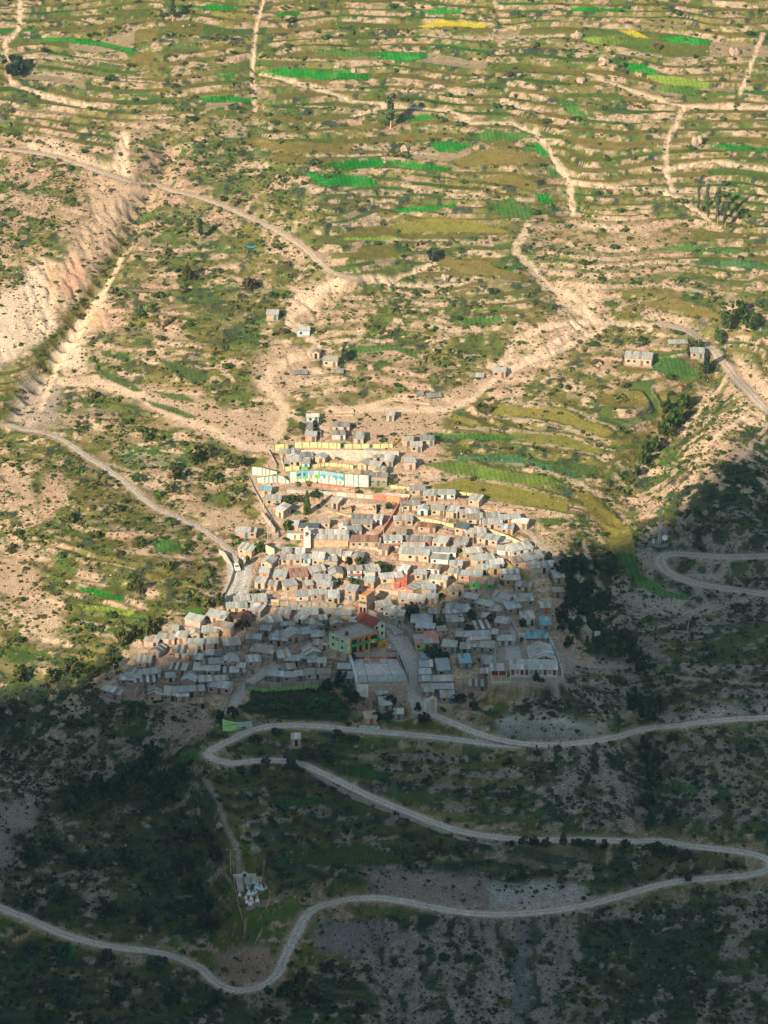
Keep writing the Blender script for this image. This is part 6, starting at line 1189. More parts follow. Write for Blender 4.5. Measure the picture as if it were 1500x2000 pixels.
for k in range(8):
    m = MB()
    for sstep in range(3):
        p = [np.array(cpt((k+0.0)/8, 0.0-0.045*sstep))-o0, np.array(cpt((k+0.97)/8, -0.045*sstep))-o0, np.array(cpt((k+0.97)/8, -0.045*(sstep+1)))-o0, np.array(cpt(k/8, -0.045*(sstep+1)))-o0]; z1 = 0.6*(sstep+1)
        m.quad([(p[0][0], p[0][1], 0), (p[1][0], p[1][1], 0), (p[1][0], p[1][1], z1), (p[0][0], p[0][1], z1)], tuple(v*(0.8 if sstep % 2 else 1) for v in BC[k])); m.quad([(q[0], q[1], z1) for q in p], BC[k]); m.quad([(p[2][0], p[2][1], 0), (p[3][0], p[3][1], 0), (p[3][0], p[3][1], z1), (p[2][0], p[2][1], z1)], BC[k])
    m.build('step_section', MP, bl)
hp = thing('basketball_hoop', 'basketball hoop with yellow green board at the far end of the court', 'hoop', cpt(0.46, -0.16, 1.7)); m = MB(); m.tube([(0, 0.4, 0), (0, 0.4, 2.6), (0, 0.0, 2.9)], 0.07, (0.3, 0.3, 0.3)); m.build('post', MP, hp); m = MB(); m.box(-0.9, 0.9, -0.06, 0.0, 2.5, 3.6, (0.42, 0.52, 0.05)); bo = m.build('board', MP, hp); m = MB(); m.box(-0.3, 0.3, -0.075, -0.063, 2.65, 3.05, (0.75, 0.75, 0.7)); m.build('target_square', MP, bo); m = MB(); m.tube([(0.25*math.cos(q), -0.32+0.25*math.sin(q), 2.6) for q in np.linspace(0, 6.28, 11)], 0.02, (0.5, 0.15, 0.05), 4); m.build('rim', MP, hp)
wall_run([(684, 1283), (690, 1310), (697, 1337), (698, 1352)], [7, 8, 10, 16], (0.74, 0.74, 0.70), 'white side wall of the basketball court above the bare slope', 'court_wall', thick=0.6, low=2.5)
wall_run([(698, 1354), (719, 1354)], 17, (0.76, 0.74, 0.66), 'tall white end wall below the court corner', 'court_wall', thick=0.4, low=2)
wall_run([(775, 1283), (786, 1308), (798, 1334)], 6, (0.50, 0.24, 0.24), 'pink street side wall of the court', 'court_wall', thick=0.2)
def mesh_fence(pts, z, hgt, label, col=(0.30, 0.38, 0.40), npost=6):
    P = [on_level(*p, z) for p in pts]; a, b = P[0], P[1]; t = thing('fence', label, 'fence', tuple(a)); e = b-a; m = MB()
    for k in range(12):
        zz = hgt*(k+1)/12; m.tube([(0, 0, zz), (e[0], e[1], zz)], 0.03, col, 4)
    nw = int(np.linalg.norm(e)/0.28)
    for k in range(nw): p = e*k/nw; m.tube([(p[0], p[1], 0.05), (p[0], p[1], hgt)], 0.026, col, 4)
    m.build('netting', MP, t)
    for k in range(npost): p = e*k/(npost-1); m = MB(); m.tube([(p[0], p[1], -0.6), (p[0], p[1], hgt+0.2)], 0.05, (0.22, 0.28, 0.30), 5); m.build('post', MP, t)
mesh_fence([(699, 1334), (796, 1331)], COURT_Z, 2.6, 'tall pale wire fence at the downhill end of the court'); mesh_fence([(779, 1286), (798, 1330)], COURT_Z+0.2, 1.5, 'dark wire fence between the court and the main street', (0.05, 0.10, 0.09), 7)
# playground and sign by the hall
pg = thing('slide', 'yellow playground slide beside the hall terrace', 'slide', tuple(on_level(757, 1266, HALL_Z))); m = MB(); m.tube([(-0.8, 0.2, 1.7), (0.2, 0, 1.0), (1.4, -0.1, 0.1)], 0.22, (0.62, 0.36, 0.02), 6); m.build('chute', MP, pg); m = MB(); m.tube([(-0.9, 0.3, 0), (-0.9, 0.3, 1.7)], 0.06, (0.4, 0.06, 0.04)); m.tube([(-1.3, 0.3, 0), (-0.9, 0.3, 1.7)], 0.06, (0.4, 0.06, 0.04)); m.build('ladder', MP, pg)
wall_run([(738, 1266), (748, 1262), (757, 1256)], 9, (0.54, 0.27, 0.04), 'orange playground wall with yellow top beside the hall', 'playground_wall', cap=(0.62, 0.42, 0.04))
sg = thing('notice_board', 'white notice board on a post at the court corner', 'sign', tuple(on_level(761, 1270, HALL_Z))); m = MB(); m.box(-0.35, 0.35, -0.04, 0.04, 0.7, 1.9, (0.75, 0.75, 0.73)); bo = m.build('board', MP, sg); m = MB(); m.box(-0.18, 0.18, -0.052, -0.043, 1.25, 1.6, (0.08, 0.12, 0.22)); m.build('emblem', MP, bo); m = MB(); m.tube([(0, 0.06, -0.3), (0, 0.06, 1.8)], 0.05, (0.4, 0.4, 0.4)); m.build('post', MP, sg)
# archway over the street
ag = thing('entrance_arch', 'grey stone entrance arch spanning the main street at its foot', 'arch', tuple(at(828, 1397))); e = at(849, 1391)-at(828, 1397); ez = e[2]; L_ = np.linalg.norm(e[:2]); an = math.atan2(e[1], e[0]); ca, sa = math.cos(an), math.sin(an); R = lambda p: (ca*p[0]-sa*p[1], sa*p[0]+ca*p[1], p[2]); AC = (0.52, 0.48, 0.42)
for x0 in (0.0, L_): m = MB(); m.box(x0-0.45, x0+0.45, -0.4, 0.4, -0.8, 3.6, AC, R); m.build('pier', MC, ag)
m = MB(); prof_ = [(-0.45, 3.603), (0.6, 4.7), (L_-0.6, 4.7), (L_+0.45, 3.603), (L_-0.45, 3.603), (L_-0.9, 4.0), (0.9, 4.0), (0.45, 3.603)]
for yy, fl_ in ((-0.4, 1), (0.4, -1)): m.quad([R((p[0], yy, p[1])) for p in prof_][::fl_], AC)
for k in range(8): p, q = prof_[k], prof_[(k+1) % 8]; m.quad([R((p[0], -0.4, p[1])), R((p[0], 0.4, p[1])), R((q[0], 0.4, q[1])), R((q[0], -0.4, q[1]))], AC)
m.build('lintel', MC, ag)

# ------------------------------------------------------------------ radio mast, dish, cemetery
mp_ = at(1287, 1063); rm = thing('radio_mast', 'slender lattice radio mast above the serpentine road', 'mast', tuple(mp_)); Hm = 13.2
for k in range(3):
    a = 2.094*k; m = MB(); m.tube([(0.45*math.cos(a), 0.45*math.sin(a), -0.5), (0.28*math.cos(a), 0.28*math.sin(a), Hm)], 0.085, (0.50, 0.55, 0.55), 5); m.build('leg', MP, rm)
m = MB()
for i in range(22):
    z = Hm*i/22; z1 = Hm*(i+1)/22; q = lambda k, zz: ((0.45-0.17*zz/Hm)*math.cos(2.094*k), (0.45-0.17*zz/Hm)*math.sin(2.094*k), zz)
    for k in range(3): m.tube([q(k, z), q(k+1, z1)], 0.045, (0.38, 0.43, 0.43), 4)
m.build('lattice', MP, rm); m = MB(); m.tube([(0.3, -0.2, Hm*0.62), (0.3, -0.25, Hm*0.62+0.5)], 0.2, (0.5, 0.55, 0.55)); m.build('antenna', MP, rm)
dp = at(1298, 1062); ds = thing('satellite_dish', 'round white satellite dish beside the radio mast', 'dish', tuple(dp)); m = MB(); m.tube([(0, 0, -0.5), (0, 0, 2.0)], 0.08, (0.35, 0.38, 0.38)); m.build('post', MP, ds)
m = MB(); nr = np.array([0.05, -0.86, 0.5]); nr /= np.linalg.norm(nr); e1 = np.cross(nr, [0, 0, 1]); e1 /= np.linalg.norm(e1); e2 = np.cross(e1, nr); c0 = np.array([0, -0.1, 2.1])
for i in range(3):
    for k in range(14):
        f = lambda rr_, q: tuple(c0+e1*rr_*math.cos(q)+e2*rr_*math.sin(q)+nr*(0.30*(rr_/0.85)**2))
        m.quad([f(0.85*i/3+0.001, 0.4488*k), f(0.85*(i+1)/3, 0.4488*k), f(0.85*(i+1)/3, 0.4488*(k+1)), f(0.85*i/3+0.001, 0.4488*(k+1))], (0.72, 0.74, 0.71))
m.build('reflector', MP, ds)
bx = at(1276, 1062); m = MB(); m.box(-0.35, 0.35, -0.3, 0.3, -0.4, 1.35, (0.68, 0.72, 0.72)); m.box(-0.4, 0.4, -0.35, 0.35, 1.353, 1.45, (0.5, 0.55, 0.58)); o = m.build('equipment_cabinet', MP); o.location = tuple(bx); tag(o, 'small white equipment cabinet west of the radio mast', 'cabinet')
wall_run([(1268, 1066), (1284, 1069), (1304, 1068)], 6, (0.22, 0.27, 0.26), 'dark post fence round the radio mast', 'fence', pillar=(0.25, 0.3, 0.29), sp=1.6, thick=0.06)
# cemetery
CW_ = (0.72, 0.67, 0.56)
t_ = wall_run([(455, 1717), (474, 1716)], 9, CW_, 'cream cemetery front wall west of the arch', 'cemetery_wall', cap=(0.68, 0.70, 0.68)); wall_run([(483, 1716), (500, 1716)], 9, CW_, 'cream cemetery front wall east of the arch', 'cemetery_wall', cap=(0.68, 0.70, 0.68)); wall_run([(500, 1722), (513, 1722)], 9, CW_, 'short cream cemetery wall stepping down at the corner', 'cemetery_wall', cap=(0.62, 0.64, 0.62))
cg = thing('cemetery_gate', 'white round arched cemetery gate on the rock spur', 'gate', tuple(at(478, 1717))); m = MB(); q_ = np.linspace(0, math.pi, 11)
outer = [(-0.85, -0.5)]+[(-0.85*math.cos(a), 1.5+0.85*math.sin(a)) for a in q_]+[(0.85, -0.5)]; inner = [(-0.55, -0.5)]+[(-0.55*math.cos(a), 1.5+0.55*math.sin(a)) for a in q_]+[(0.55, -0.5)]
for k in range(len(outer)-1):
    for yy, fl_ in ((-0.25, 1), (0.25, -1)): m.quad([(outer[k][0], yy, outer[k][1]), (inner[k][0], yy, inner[k][1]), (inner[k+1][0], yy, inner[k+1][1]), (outer[k+1][0], yy, outer[k+1][1])][::-fl_], (0.72, 0.73, 0.70))
    m.quad([(outer[k][0], -0.25, outer[k][1]), (outer[k+1][0], -0.25, outer[k+1][1]), (outer[k+1][0], 0.25, outer[k+1][1]), (outer[k][0], 0.25, outer[k][1])], (0.68, 0.69, 0.66)); m.quad([(inner[k][0], 0.25, inner[k][1]), (inner[k+1][0], 0.25, inner[k+1][1]), (inner[k+1][0], -0.25, inner[k+1][1]), (inner[k][0], -0.25, inner[k][1])], (0.6, 0.6, 0.57))
m.build('arch', MP, cg); m = MB(); m.box(-0.55, 0.55, -0.03, 0.03, -0.4, 1.5, (0.07, 0.07, 0.06)); m.build('door', MP, cg)
nb = Prism('burial_niches', 'long cream block of burial niches inside the cemetery gate', 'tomb', [(464, 1741), (477, 1742), (473, 1721), (459, 1721)], 1.3, [(0.58, 0.53, 0.43), (0.50, 0.46, 0.38)], top=(0.42, 0.37, 0.31), parapet=0.02)
for k in range(5): nb.face(1, 0.06+k*0.19, 0.2+k*0.19, 0.2, 0.9, DARK, 'niche', 0.02)
cc_ = Prism('chapel', 'grey concrete flat roofed chapel room beside the cemetery arch', 'chapel', [(478, 1734), (490, 1736), (489, 1719), (474, 1719)], 1.5, [(0.42, 0.41, 0.37)], top=(0.40, 0.39, 0.35), parapet=0.02)
TOMBS = [(484,1740,3),(487,1748,4),(495,1730,6),(503,1733,4),(500,1740,5),(507,1742,5),(513,1743,4),(519,1741,4),(493,1752,5),(486,1752,6),(480,1759,4),(491,1762,5),(489,1772,5),(503,1766,6),(502,1756,4),(468,1754,4),(497,1745,4),(510,1736,3),(482,1768,4),(494,1768,3),(499,1750,4)]
for k, (x, y, s_) in enumerate(TOMBS):
    r = random.Random(50+k); p = at(x, y); w = s_/7.0*r.uniform(0.85, 1.2)*1.15; c = tint((0.76, 0.77, 0.74), r, 0.1) if k != 14 else (0.5, 0.28, 0.24); o = thing('tomb', f'small white tomb, {ORD[k % 20]} in the crowded cemetery plot' if k != 20 else 'small white tomb in the middle of the crowded cemetery plot', 'tomb', tuple(p), r.uniform(-0.15, 0.15), 'white tombs in the cemetery')
    m = MB(); m.box(-w/2, w/2, 0, w*1.3, -0.4, 0.7, c); m.box(-w/2-0.06, w/2+0.06, -0.06, w*1.3+0.06, 0.703, 0.8, tuple(v*0.92 for v in c)); m.build('vault', MP, o); m = MB(); m.box(-w*0.3, w*0.3, w*1.1, w*1.1+0.12, 0.803, 1.35, c); m.box(-0.05, 0.05, w*1.1+0.02, w*1.1+0.1, 1.353, 1.75, c); m.build('headstone', MP, o); m = MB(); m.box(-w*0.28, w*0.28, -0.075, -0.063, 0.15, 0.5, DARK); m.build('niche', MP, o)
BRK = (0.42, 0.26, 0.20)
for pts, lb in [([(455, 1713), (462, 1750), (468, 1775), (474, 1797)], 'low red brick cemetery wall, western side'), ([(512, 1724), (523, 1733), (528, 1748), (525, 1762), (519, 1776)], 'curved red brick cemetery wall, eastern side'), ([(510, 1790), (504, 1800)], 'short red brick wall below the tombs'), ([(512, 1816), (504, 1832), (497, 1848)], 'slanting red brick wall near the cliff edge'), ([(452, 1845), (459, 1860)], 'broken brick wall stub at the cliff top')]:
    wall_run(pts, 4, BRK, lb, 'cemetery_wall', stones=True, sp=9)

# ------------------------------------------------------------------ lamp posts and utility poles
def pole(px, py, hpx, label, lamp=True, k=0):
    p = at(px, py); h = hpx/(ppm_at(p)*0.885); t = thing('street_lamp' if lamp else 'utility_pole', label, 'lamp post' if lamp else 'pole', tuple(p), (k*1.7) % 6.28, 'poles along the village streets'); m = MB(); m.tube([(0, 0, -0.6), (0, 0, h)], [0.11, 0.07], (0.50, 0.47, 0.42), 6); m.build('post', MC, t)
    if lamp:
        m = MB(); m.tube([(0, 0, h-0.15), (0.5, 0, h+0.15), (0.95, 0, h+0.18)], 0.035, (0.45, 0.45, 0.44), 4); a = m.build('arm', MP, t); m = MB(); m.box(0.8, 1.25, -0.09, 0.09, h+0.1, h+0.24, (0.6, 0.62, 0.62)); m.build('lamp_head', MP, a)
    else: m = MB(); m.box(-0.6, 0.6, -0.05, 0.05, h-0.5, h-0.4, (0.25, 0.19, 0.14)); m.build('crossarm', MWD, t)
POLES = [(540,866,20,'by the upper track bend'),(627,865,18,'above the yellow wall'),(556,913,20,'beside the red steps'),(621,913,22,'in front of the dirt corral'),(678,949,26,'at the end of the mural'),(736,949,24,'beside the green house'),(515,996,20,'on the stepped alley'),(523,1064,44,'west of the twin poles by the alley bend'),(526,1064,44,'east of the twin poles by the alley bend'),(782,1004,22,'at the head of the red stairway'),(749,1056,26,'at the foot of the red stairway'),(871,1019,22,'behind the middle curved wall'),(970,1000,16,'above the uppermost curved wall'),(975,1040,18,'beside the rim wall'),(828,1068,24,'over the brick red house'),(924,1074,30,'by the walled corral'),(1046,1074,20,'on the village rim'),(877,1086,18,'near the vivid green stub wall'),(776,1121,20,'above the white shed'),(833,1142,22,'above the salmon hall roof'),(766,1160,24,'in front of the salmon block'),(455,1163,22,'on the widened road'),(462,1102,26,'at the road fork'),(545,1112,16,'on the upper stepped street'),(560,1176,26,'behind the stone panel wall'),(674,1190,26,'beside the orange street door'),(503,1238,26,'above the dark tree'),(399,1254,20,'in the lit west quarter'),(285,1312,18,'by the west corral'),(222,1316,20,'at the dark brow'),(600,1260,18,'beside the gabled sheds'),(540,1275,18,'on the slanting street'),(491,1338,28,'at the bend of the long steps'),(442,1384,26,'beside the lower long steps'),(654,1320,20,'west of the court'),(780,1242,24,'at the curve of the paved street'),(786,1246,22,'below the curve of the paved street'),(905,1172,20,'over the lane houses'),(1016,1188,14,'at the lane turning'),(809,1385,34,'before the entrance arch'),(987,1295,46,'in the school yard'),(1021,1366,40,'below the school'),(1107,1236,16,'by the eastern houses'),(700,1333,26,'at the court corner'),(793,1325,24,'on the street side of the court'),(720,1277,23,'on the hall terrace')]
for k, (x, y, h, w) in enumerate(POLES): pole(x, y, h, f'tall pale lamp post {w}' if k % 3 else f'pale utility pole {w}', bool(k % 3), k)
pole(451, 1706, 48, 'lone tall lamp post beside the cemetery path', True, 2)

# ------------------------------------------------------------------ vehicle, people, animals, stones and small things
cp_ = at(462, 1111); car = thing('parked_car', 'small white car parked on the widened road', 'car', (cp_[0], cp_[1], cp_[2]+0.08), 0.25); m = MB(); secs = [(-2.0, 0.45, 0.62), (-1.95, 0.4, 0.85), (-1.1, 0.4, 0.95), (-0.6, 0.4, 1.42), (0.8, 0.4, 1.46), (1.5, 0.4, 0.98), (1.95, 0.42, 0.9), (2.0, 0.48, 0.6)]; WC = (0.74, 0.74, 0.72)
def hull(m, secs, hw, col, z0=0.28):
    for (y0, a0, t0), (y1, a1, t1) in zip(secs[:-1], secs[1:]):
        w0, w1 = hw*(0.86 if t0 > 1.2 else 1), hw*(0.86 if t1 > 1.2 else 1)
        m.quad([(-w0, y0, t0), (w0, y0, t0), (w1, y1, t1), (-w1, y1, t1)], col); m.quad([(hw, y0, z0), (hw, y1, z0), (w1, y1, t1), (w0, y0, t0)], col); m.quad([(-hw, y1, z0), (-hw, y0, z0), (-w0, y0, t0), (-w1, y1, t1)], col); m.quad([(-hw, y0, z0), (-hw, y1, z0), (hw, y1, z0), (hw, y0, z0)], col)
    for y, t, f in ((secs[0][0], secs[0][2], 1), (secs[-1][0], secs[-1][2], -1)): m.quad([(-hw, y, z0), (hw, y, z0), (hw, y, t), (-hw, y, t)][::f], col)
hull(m, secs, 0.82, WC); m.build('body', MP, car); m = MB(); m.quad([(-0.66, -0.98, 1.08), (0.66, -0.98, 1.08), (0.6, -0.66, 1.39), (-0.6, -0.66, 1.39)], DARK); m.V = [(x, y-0.03, z+0.02) for x, y, z in m.V]; m.build('windscreen', MGL, car)
for s_ in (-1, 1):
    m = MB(); q = [(s_*0.80, -0.5, 1.02), (s_*0.80, 0.9, 1.02), (s_*0.735, 0.7, 1.38), (s_*0.735, -0.35, 1.38)]; m.quad(q if s_ > 0 else q[::-1], DARK); m.build('side_window', MGL, car)
    m = MB(); m.box(s_*0.6-0.15, s_*0.6+0.15, -2.02, -1.96, 0.6, 0.75, (0.8, 0.8, 0.75)); m.build('headlight', MGL, car)
    for yy in (-1.25, 1.25):
        m = MB(); m.tube([(s_*0.70, yy, 0.3), (s_*0.86, yy, 0.3)], 0.31, (0.02, 0.02, 0.02), 12); wl = m.build('wheel', MP, car); m = MB(); m.tube([(s_*0.86, yy, 0.3), (s_*0.875, yy, 0.3)], 0.17, (0.45, 0.45, 0.45), 10); m.build('rim', MP, wl)
def skin_body(name, verts, edges, radii, cols_fn, parent=None, sub=1):
    me = bpy.data.meshes.new(name); me.from_pydata(verts, edges, []); o = link(name, me); mo = o.modifiers.new('s', 'SKIN'); sv = me.skin_vertices[0].data
    for v, r_ in zip(sv, radii): v.radius = (r_, r_)
    sv[0].use_root = True; ss = o.modifiers.new('d', 'SUBSURF'); ss.levels = sub; ss.render_levels = sub
    dg = bpy.context.evaluated_depsgraph_get(); ev = bpy.data.meshes.new_from_object(o.evaluated_get(dg)); o.modifiers.clear(); o.data = ev; n = len(ev.vertices); co = np.zeros(n*3, np.float32); ev.vertices.foreach_get('co', co); co = co.reshape(-1, 3)
    a = ev.color_attributes.new("albedo", 'FLOAT_COLOR', 'POINT'); a.data.foreach_set("color", np.concatenate([cols_fn(co), np.ones((n, 1))], 1).astype(np.float32).ravel()); ev.materials.clear(); ev.materials.append(MP)
    ev.polygons.foreach_set("use_smooth", np.ones(len(ev.polygons), bool)); o.parent = parent; return o
def person(px, py, label, top, leg, rz=0.0):
    p = at(px, py); V = [(0, 0, 0.92), (0, 0, 1.18), (0, 0, 1.40), (0, 0, 1.50), (0, -0.02, 1.62), (0, -0.02, 1.72), (-0.19, 0, 1.38), (-0.26, 0.02, 1.10), (-0.27, -0.06, 0.86), (-0.27, -0.08, 0.77), (0.19, 0, 1.38), (0.26, 0.02, 1.10), (0.27, -0.06, 0.86), (0.27, -0.08, 0.77), (-0.10, 0, 0.85), (-0.11, -0.05, 0.47), (-0.11, 0.02, 0.06), (-0.11, -0.14, 0.04), (0.10, 0, 0.85), (0.11, 0.06, 0.47), (0.11, 0.12, 0.06), (0.11, -0.02, 0.04)]
    E = [(0, 1), (1, 2), (2, 3), (3, 4), (4, 5), (2, 6), (6, 7), (7, 8), (8, 9), (2, 10), (10, 11), (11, 12), (12, 13), (0, 14), (14, 15), (15, 16), (16, 17), (0, 18), (18, 19), (19, 20), (20, 21)]; Rr = [.15, .16, .15, .06, .10, .085, .075, .055, .042, .04, .075, .055, .042, .04, .10, .07, .05, .04, .10, .07, .05, .04]
    def colr(c): z = c[:, 2:3]; return np.where(z > 1.66, [[0.03, 0.025, 0.02]], np.where(z > 1.47, [[0.36, 0.21, 0.14]], np.where(z > 0.95, [top], np.where((z > 0.72) & (z < 0.84) & (np.abs(c[:, 0:1]) > 0.2), [[0.36, 0.21, 0.14]], [leg]))))
    o = skin_body('person', V, E, Rr, colr); o.location = tuple(p); o.rotation_euler = (0, 0, rz); tag(o, label, 'person')
for q in [(1048, 1464, 'person in a dark jacket walking along the lower road, nearest the road fork', (0.03, 0.03, 0.035), (0.02, 0.02, 0.025), 0.5), (1072, 1464, 'person in black standing by the road edge between the others', (0.02, 0.02, 0.02), (0.03, 0.03, 0.04), 2.0), (1094, 1456, 'person in a brown poncho on the road, easternmost of three', (0.14, 0.07, 0.05), (0.10, 0.05, 0.05), 1.2), (652, 1240, 'person in red by the shaded yards near the hall', (0.40, 0.05, 0.05), (0.04, 0.04, 0.06), 0), (787, 998, 'person in dark clothes standing before the ochre house', (0.03, 0.02, 0.02), (0.03, 0.02, 0.02), 0), (819, 1305, 'person in dark clothes walking up the paved main street', (0.05, 0.03, 0.04), (0.04, 0.03, 0.03), 0), (370, 55, 'person in pale blue working on the upper terrace', (0.35, 0.45, 0.55), (0.06, 0.06, 0.08), 0), (358, 57, 'person in white and pink working on the upper terrace', (0.6, 0.45, 0.45), (0.06, 0.06, 0.08), 0)]: person(*q)
def cow(px, py, label, col, rz):
    p = at(px, py); V = [(0, 0.0, 1.0), (0, 0.55, 1.02), (0, 0.8, 0.98), (0, -0.45, 1.03), (0, -0.75, 1.12), (0, -1.0, 1.28), (0, -1.22, 1.22), (0, -1.42, 1.06), (-0.2, -0.5, 0.75), (-0.2, -0.5, 0.38), (-0.2, -0.52, 0.04), (0.2, -0.5, 0.75), (0.2, -0.46, 0.38), (0.2, -0.5, 0.04), (-0.2, 0.62, 0.72), (-0.2, 0.74, 0.42), (-0.2, 0.66, 0.04), (0.2, 0.62, 0.72), (0.2, 0.74, 0.42), (0.2, 0.66, 0.04), (0, 0.92, 0.8), (0, 0.94, 0.45), (-0.16, -1.02, 1.36), (0.16, -1.02, 1.36)]; E = [(0, 1), (1, 2), (0, 3), (3, 4), (4, 5), (5, 6), (6, 7), (3, 8), (8, 9), (9, 10), (3, 11), (11, 12), (12, 13), (1, 14), (14, 15), (15, 16), (1, 17), (17, 18), (18, 19), (2, 20), (20, 21), (5, 22), (5, 23)]
    Rr = [.34, .30, .22, .33, .24, .15, .13, .09, .12, .075, .06, .12, .075, .06, .14, .075, .06, .14, .075, .06, .04, .03, .05, .05]; o = skin_body('cow', V, E, Rr, lambda c: np.where((c[:, 2:3] < 0.3), [tuple(v*0.8 for v in col)], [col])); o.location = tuple(p); o.rotation_euler = (0, 0, rz); tag(o, label, 'cow')
cow(741, 857, 'black cow standing on the earth above the yellow wall', (0.02, 0.018, 0.016), 1.6); cow(1344, 678, 'dark brown cow beside the open shed among the fields', (0.07, 0.04, 0.025), 1.2); cow(936, 796, 'dark cow grazing on the dirt slope above the green terraces', (0.03, 0.025, 0.02), 2.4); cow(658, 900, 'dark brown cow in the earth corral above the mural', (0.10, 0.06, 0.045), 0.6)
def rock_mesh(seed):
    r = np.random.default_rng(seed); import bmesh; bm = bmesh.new(); bmesh.ops.create_icosphere(bm, subdivisions=3, radius=1.0); V = np.array([v.co[:] for v in bm.verts]); n = fbm(V[:, 0]*1.7+seed, V[:, 1]*1.7+V[:, 2]*1.3, seed, 3); V = V*(0.35+1.2*n)[:, None]; V[:, 2] = np.sign(V[:, 2])*np.abs(V[:, 2])**0.85
    for v, c in zip(bm.verts, V): v.co = c
    me = bpy.data.meshes.new('boulder'); bm.to_mesh(me); bm.free(); a = me.color_attributes.new("albedo", 'FLOAT_COLOR', 'POINT'); c = np.array([[0.40, 0.30, 0.23]])*(0.8+0.4*fbm(V[:, 0]*4, V[:, 1]*4+V[:, 2]*3, seed, 2))[:, None]; a.data.foreach_set("color", np.concatenate([c, np.ones((len(c), 1))], 1).astype(np.float32).ravel()); me.materials.append(MW_); return me
RM = [rock_mesh(q) for q in (5, 8, 13)]
for k, (x, y, w, h, lb) in enumerate([(1127, 72, 24, 15, 'large pale boulder at the edge of the uppermost fields'), (1178, 122, 30, 16, 'broad boulder outcrop above the lime green field'), (1135, 160, 20, 13, 'pale boulder beside the slanting upper trail'), (1362, 280, 26, 22, 'rounded grey boulder below the trail junction'), (792, 294, 24, 14, 'pale boulder between two green fields'), (1434, 105, 24, 18, 'pale boulder by the easternmost trail'), (870, 545, 20, 14, 'boulder at the corral above the green scrub'), (690, 140, 12, 10, 'small boulder under the bright green field'), (1170, 715, 14, 10, 'boulder west of the long barn'), (388, 1588, 10, 22, 'upright pale rock on the dark slope left of the path'), (405, 1632, 8, 12, 'small pale rock beside the cemetery path'), (981, 1770, 12, 10, 'white boulder at the foot of the grey road cut'), (430, 1705, 12, 18, 'reddish rock beside the cemetery lamp'), (430, 1615, 20, 10, 'orange rock pile on the cemetery path'), (245, 1652, 7, 6, 'tiny white rock in the dark gorge'), (160, 1722, 8, 6, 'pinkish rock on the dark gorge terraces'), (1365, 1095, 18, 10, 'dark red rock inside the serpentine bend')]):
    p = at(x, y); pm = ppm_at(p); o = link('boulder', RM[k % 3]); o.location = (p[0], p[1], p[2]+0.15*h/pm); o.scale = (w/2.4/pm, w/2.8/pm, h/1.7/pm); o.rotation_euler = (0, 0, k*1.3); tag(o, lb, 'boulder')
# blue tarpaulin, black tarpaulin, barrels, slide-rock heaps of sheeting
def tarp(px, py, w, d, col, label, seed):
    p = at(px, py); r = np.random.default_rng(seed); n = 12; X, Y = np.meshgrid(np.linspace(-w/2, w/2, n), np.linspace(0, d, n)); Z = 0.9+0.5*np.abs(X)/w-0.5*Y/d*0+0.3*(fbm(X*1.5+seed, Y*1.5, seed, 2)-0.5); I2 = np.arange(n*n).reshape(n, n); F = np.stack([I2[:-1, :-1], I2[:-1, 1:], I2[1:, 1:], I2[1:, :-1]], -1).reshape(-1, 4)
    t = thing('tarpaulin', label, 'tarpaulin', tuple(p)); link('sheet', fast_mesh('sheet', np.stack([X, Y, Z], -1).reshape(-1, 3), F, np.tile(np.array([col]), (n*n, 1)), MP), t)
    for a, b in ((-w/2, 0.05), (w/2, 0.05), (w/2, d-0.05), (-w/2, d-0.05)): m = MB(); m.tube([(a, b, -0.5), (a, b, 1.35)], 0.05, (0.25, 0.19, 0.13), 5); m.build('post', MWD, t)
tarp(490, 489, 3.0, 2.6, (0.03, 0.42, 0.62), 'bright blue tarpaulin among scrub below the dirt track', 3); tarp(903, 978, 2.8, 1.6, (0.02, 0.022, 0.025), 'black tarpaulin hung in a yard below the yellow strip wall', 5); tarp(540, 991, 2.0, 1.4, (0.03, 0.035, 0.04), 'black plastic sheet beside the cream house on the alley', 7)
for k, (x, y, c, lb) in enumerate([(509, 1157, (0.3, 0.32, 0.34), 'grey water barrel at the foot of the alley'), (514, 1158, (0.10, 0.10, 0.11), 'dark water barrel at the foot of the alley'), (975, 1094, (0.10, 0.35, 0.55), 'blue barrel against the bright green wall'), (935, 1166, (0.01, 0.2, 0.22), 'teal barrel on the lane wall corner'), (748, 905, (0.1, 0.5, 0.12), 'green drum beside the pale blue hut'), (930, 1156, (0.08, 0.10, 0.22), 'dark blue cloth bundle before the green house')]):
    p = at(x, y); m = MB(); m.tube([(0, 0, 0), (0, 0, 0.3), (0, 0, 0.7), (0, 0, 1.0)], [0.33, 0.36, 0.36, 0.33], c, 12); o = m.build('barrel', MP); o.location = tuple(p); tag(o, lb, 'barrel')

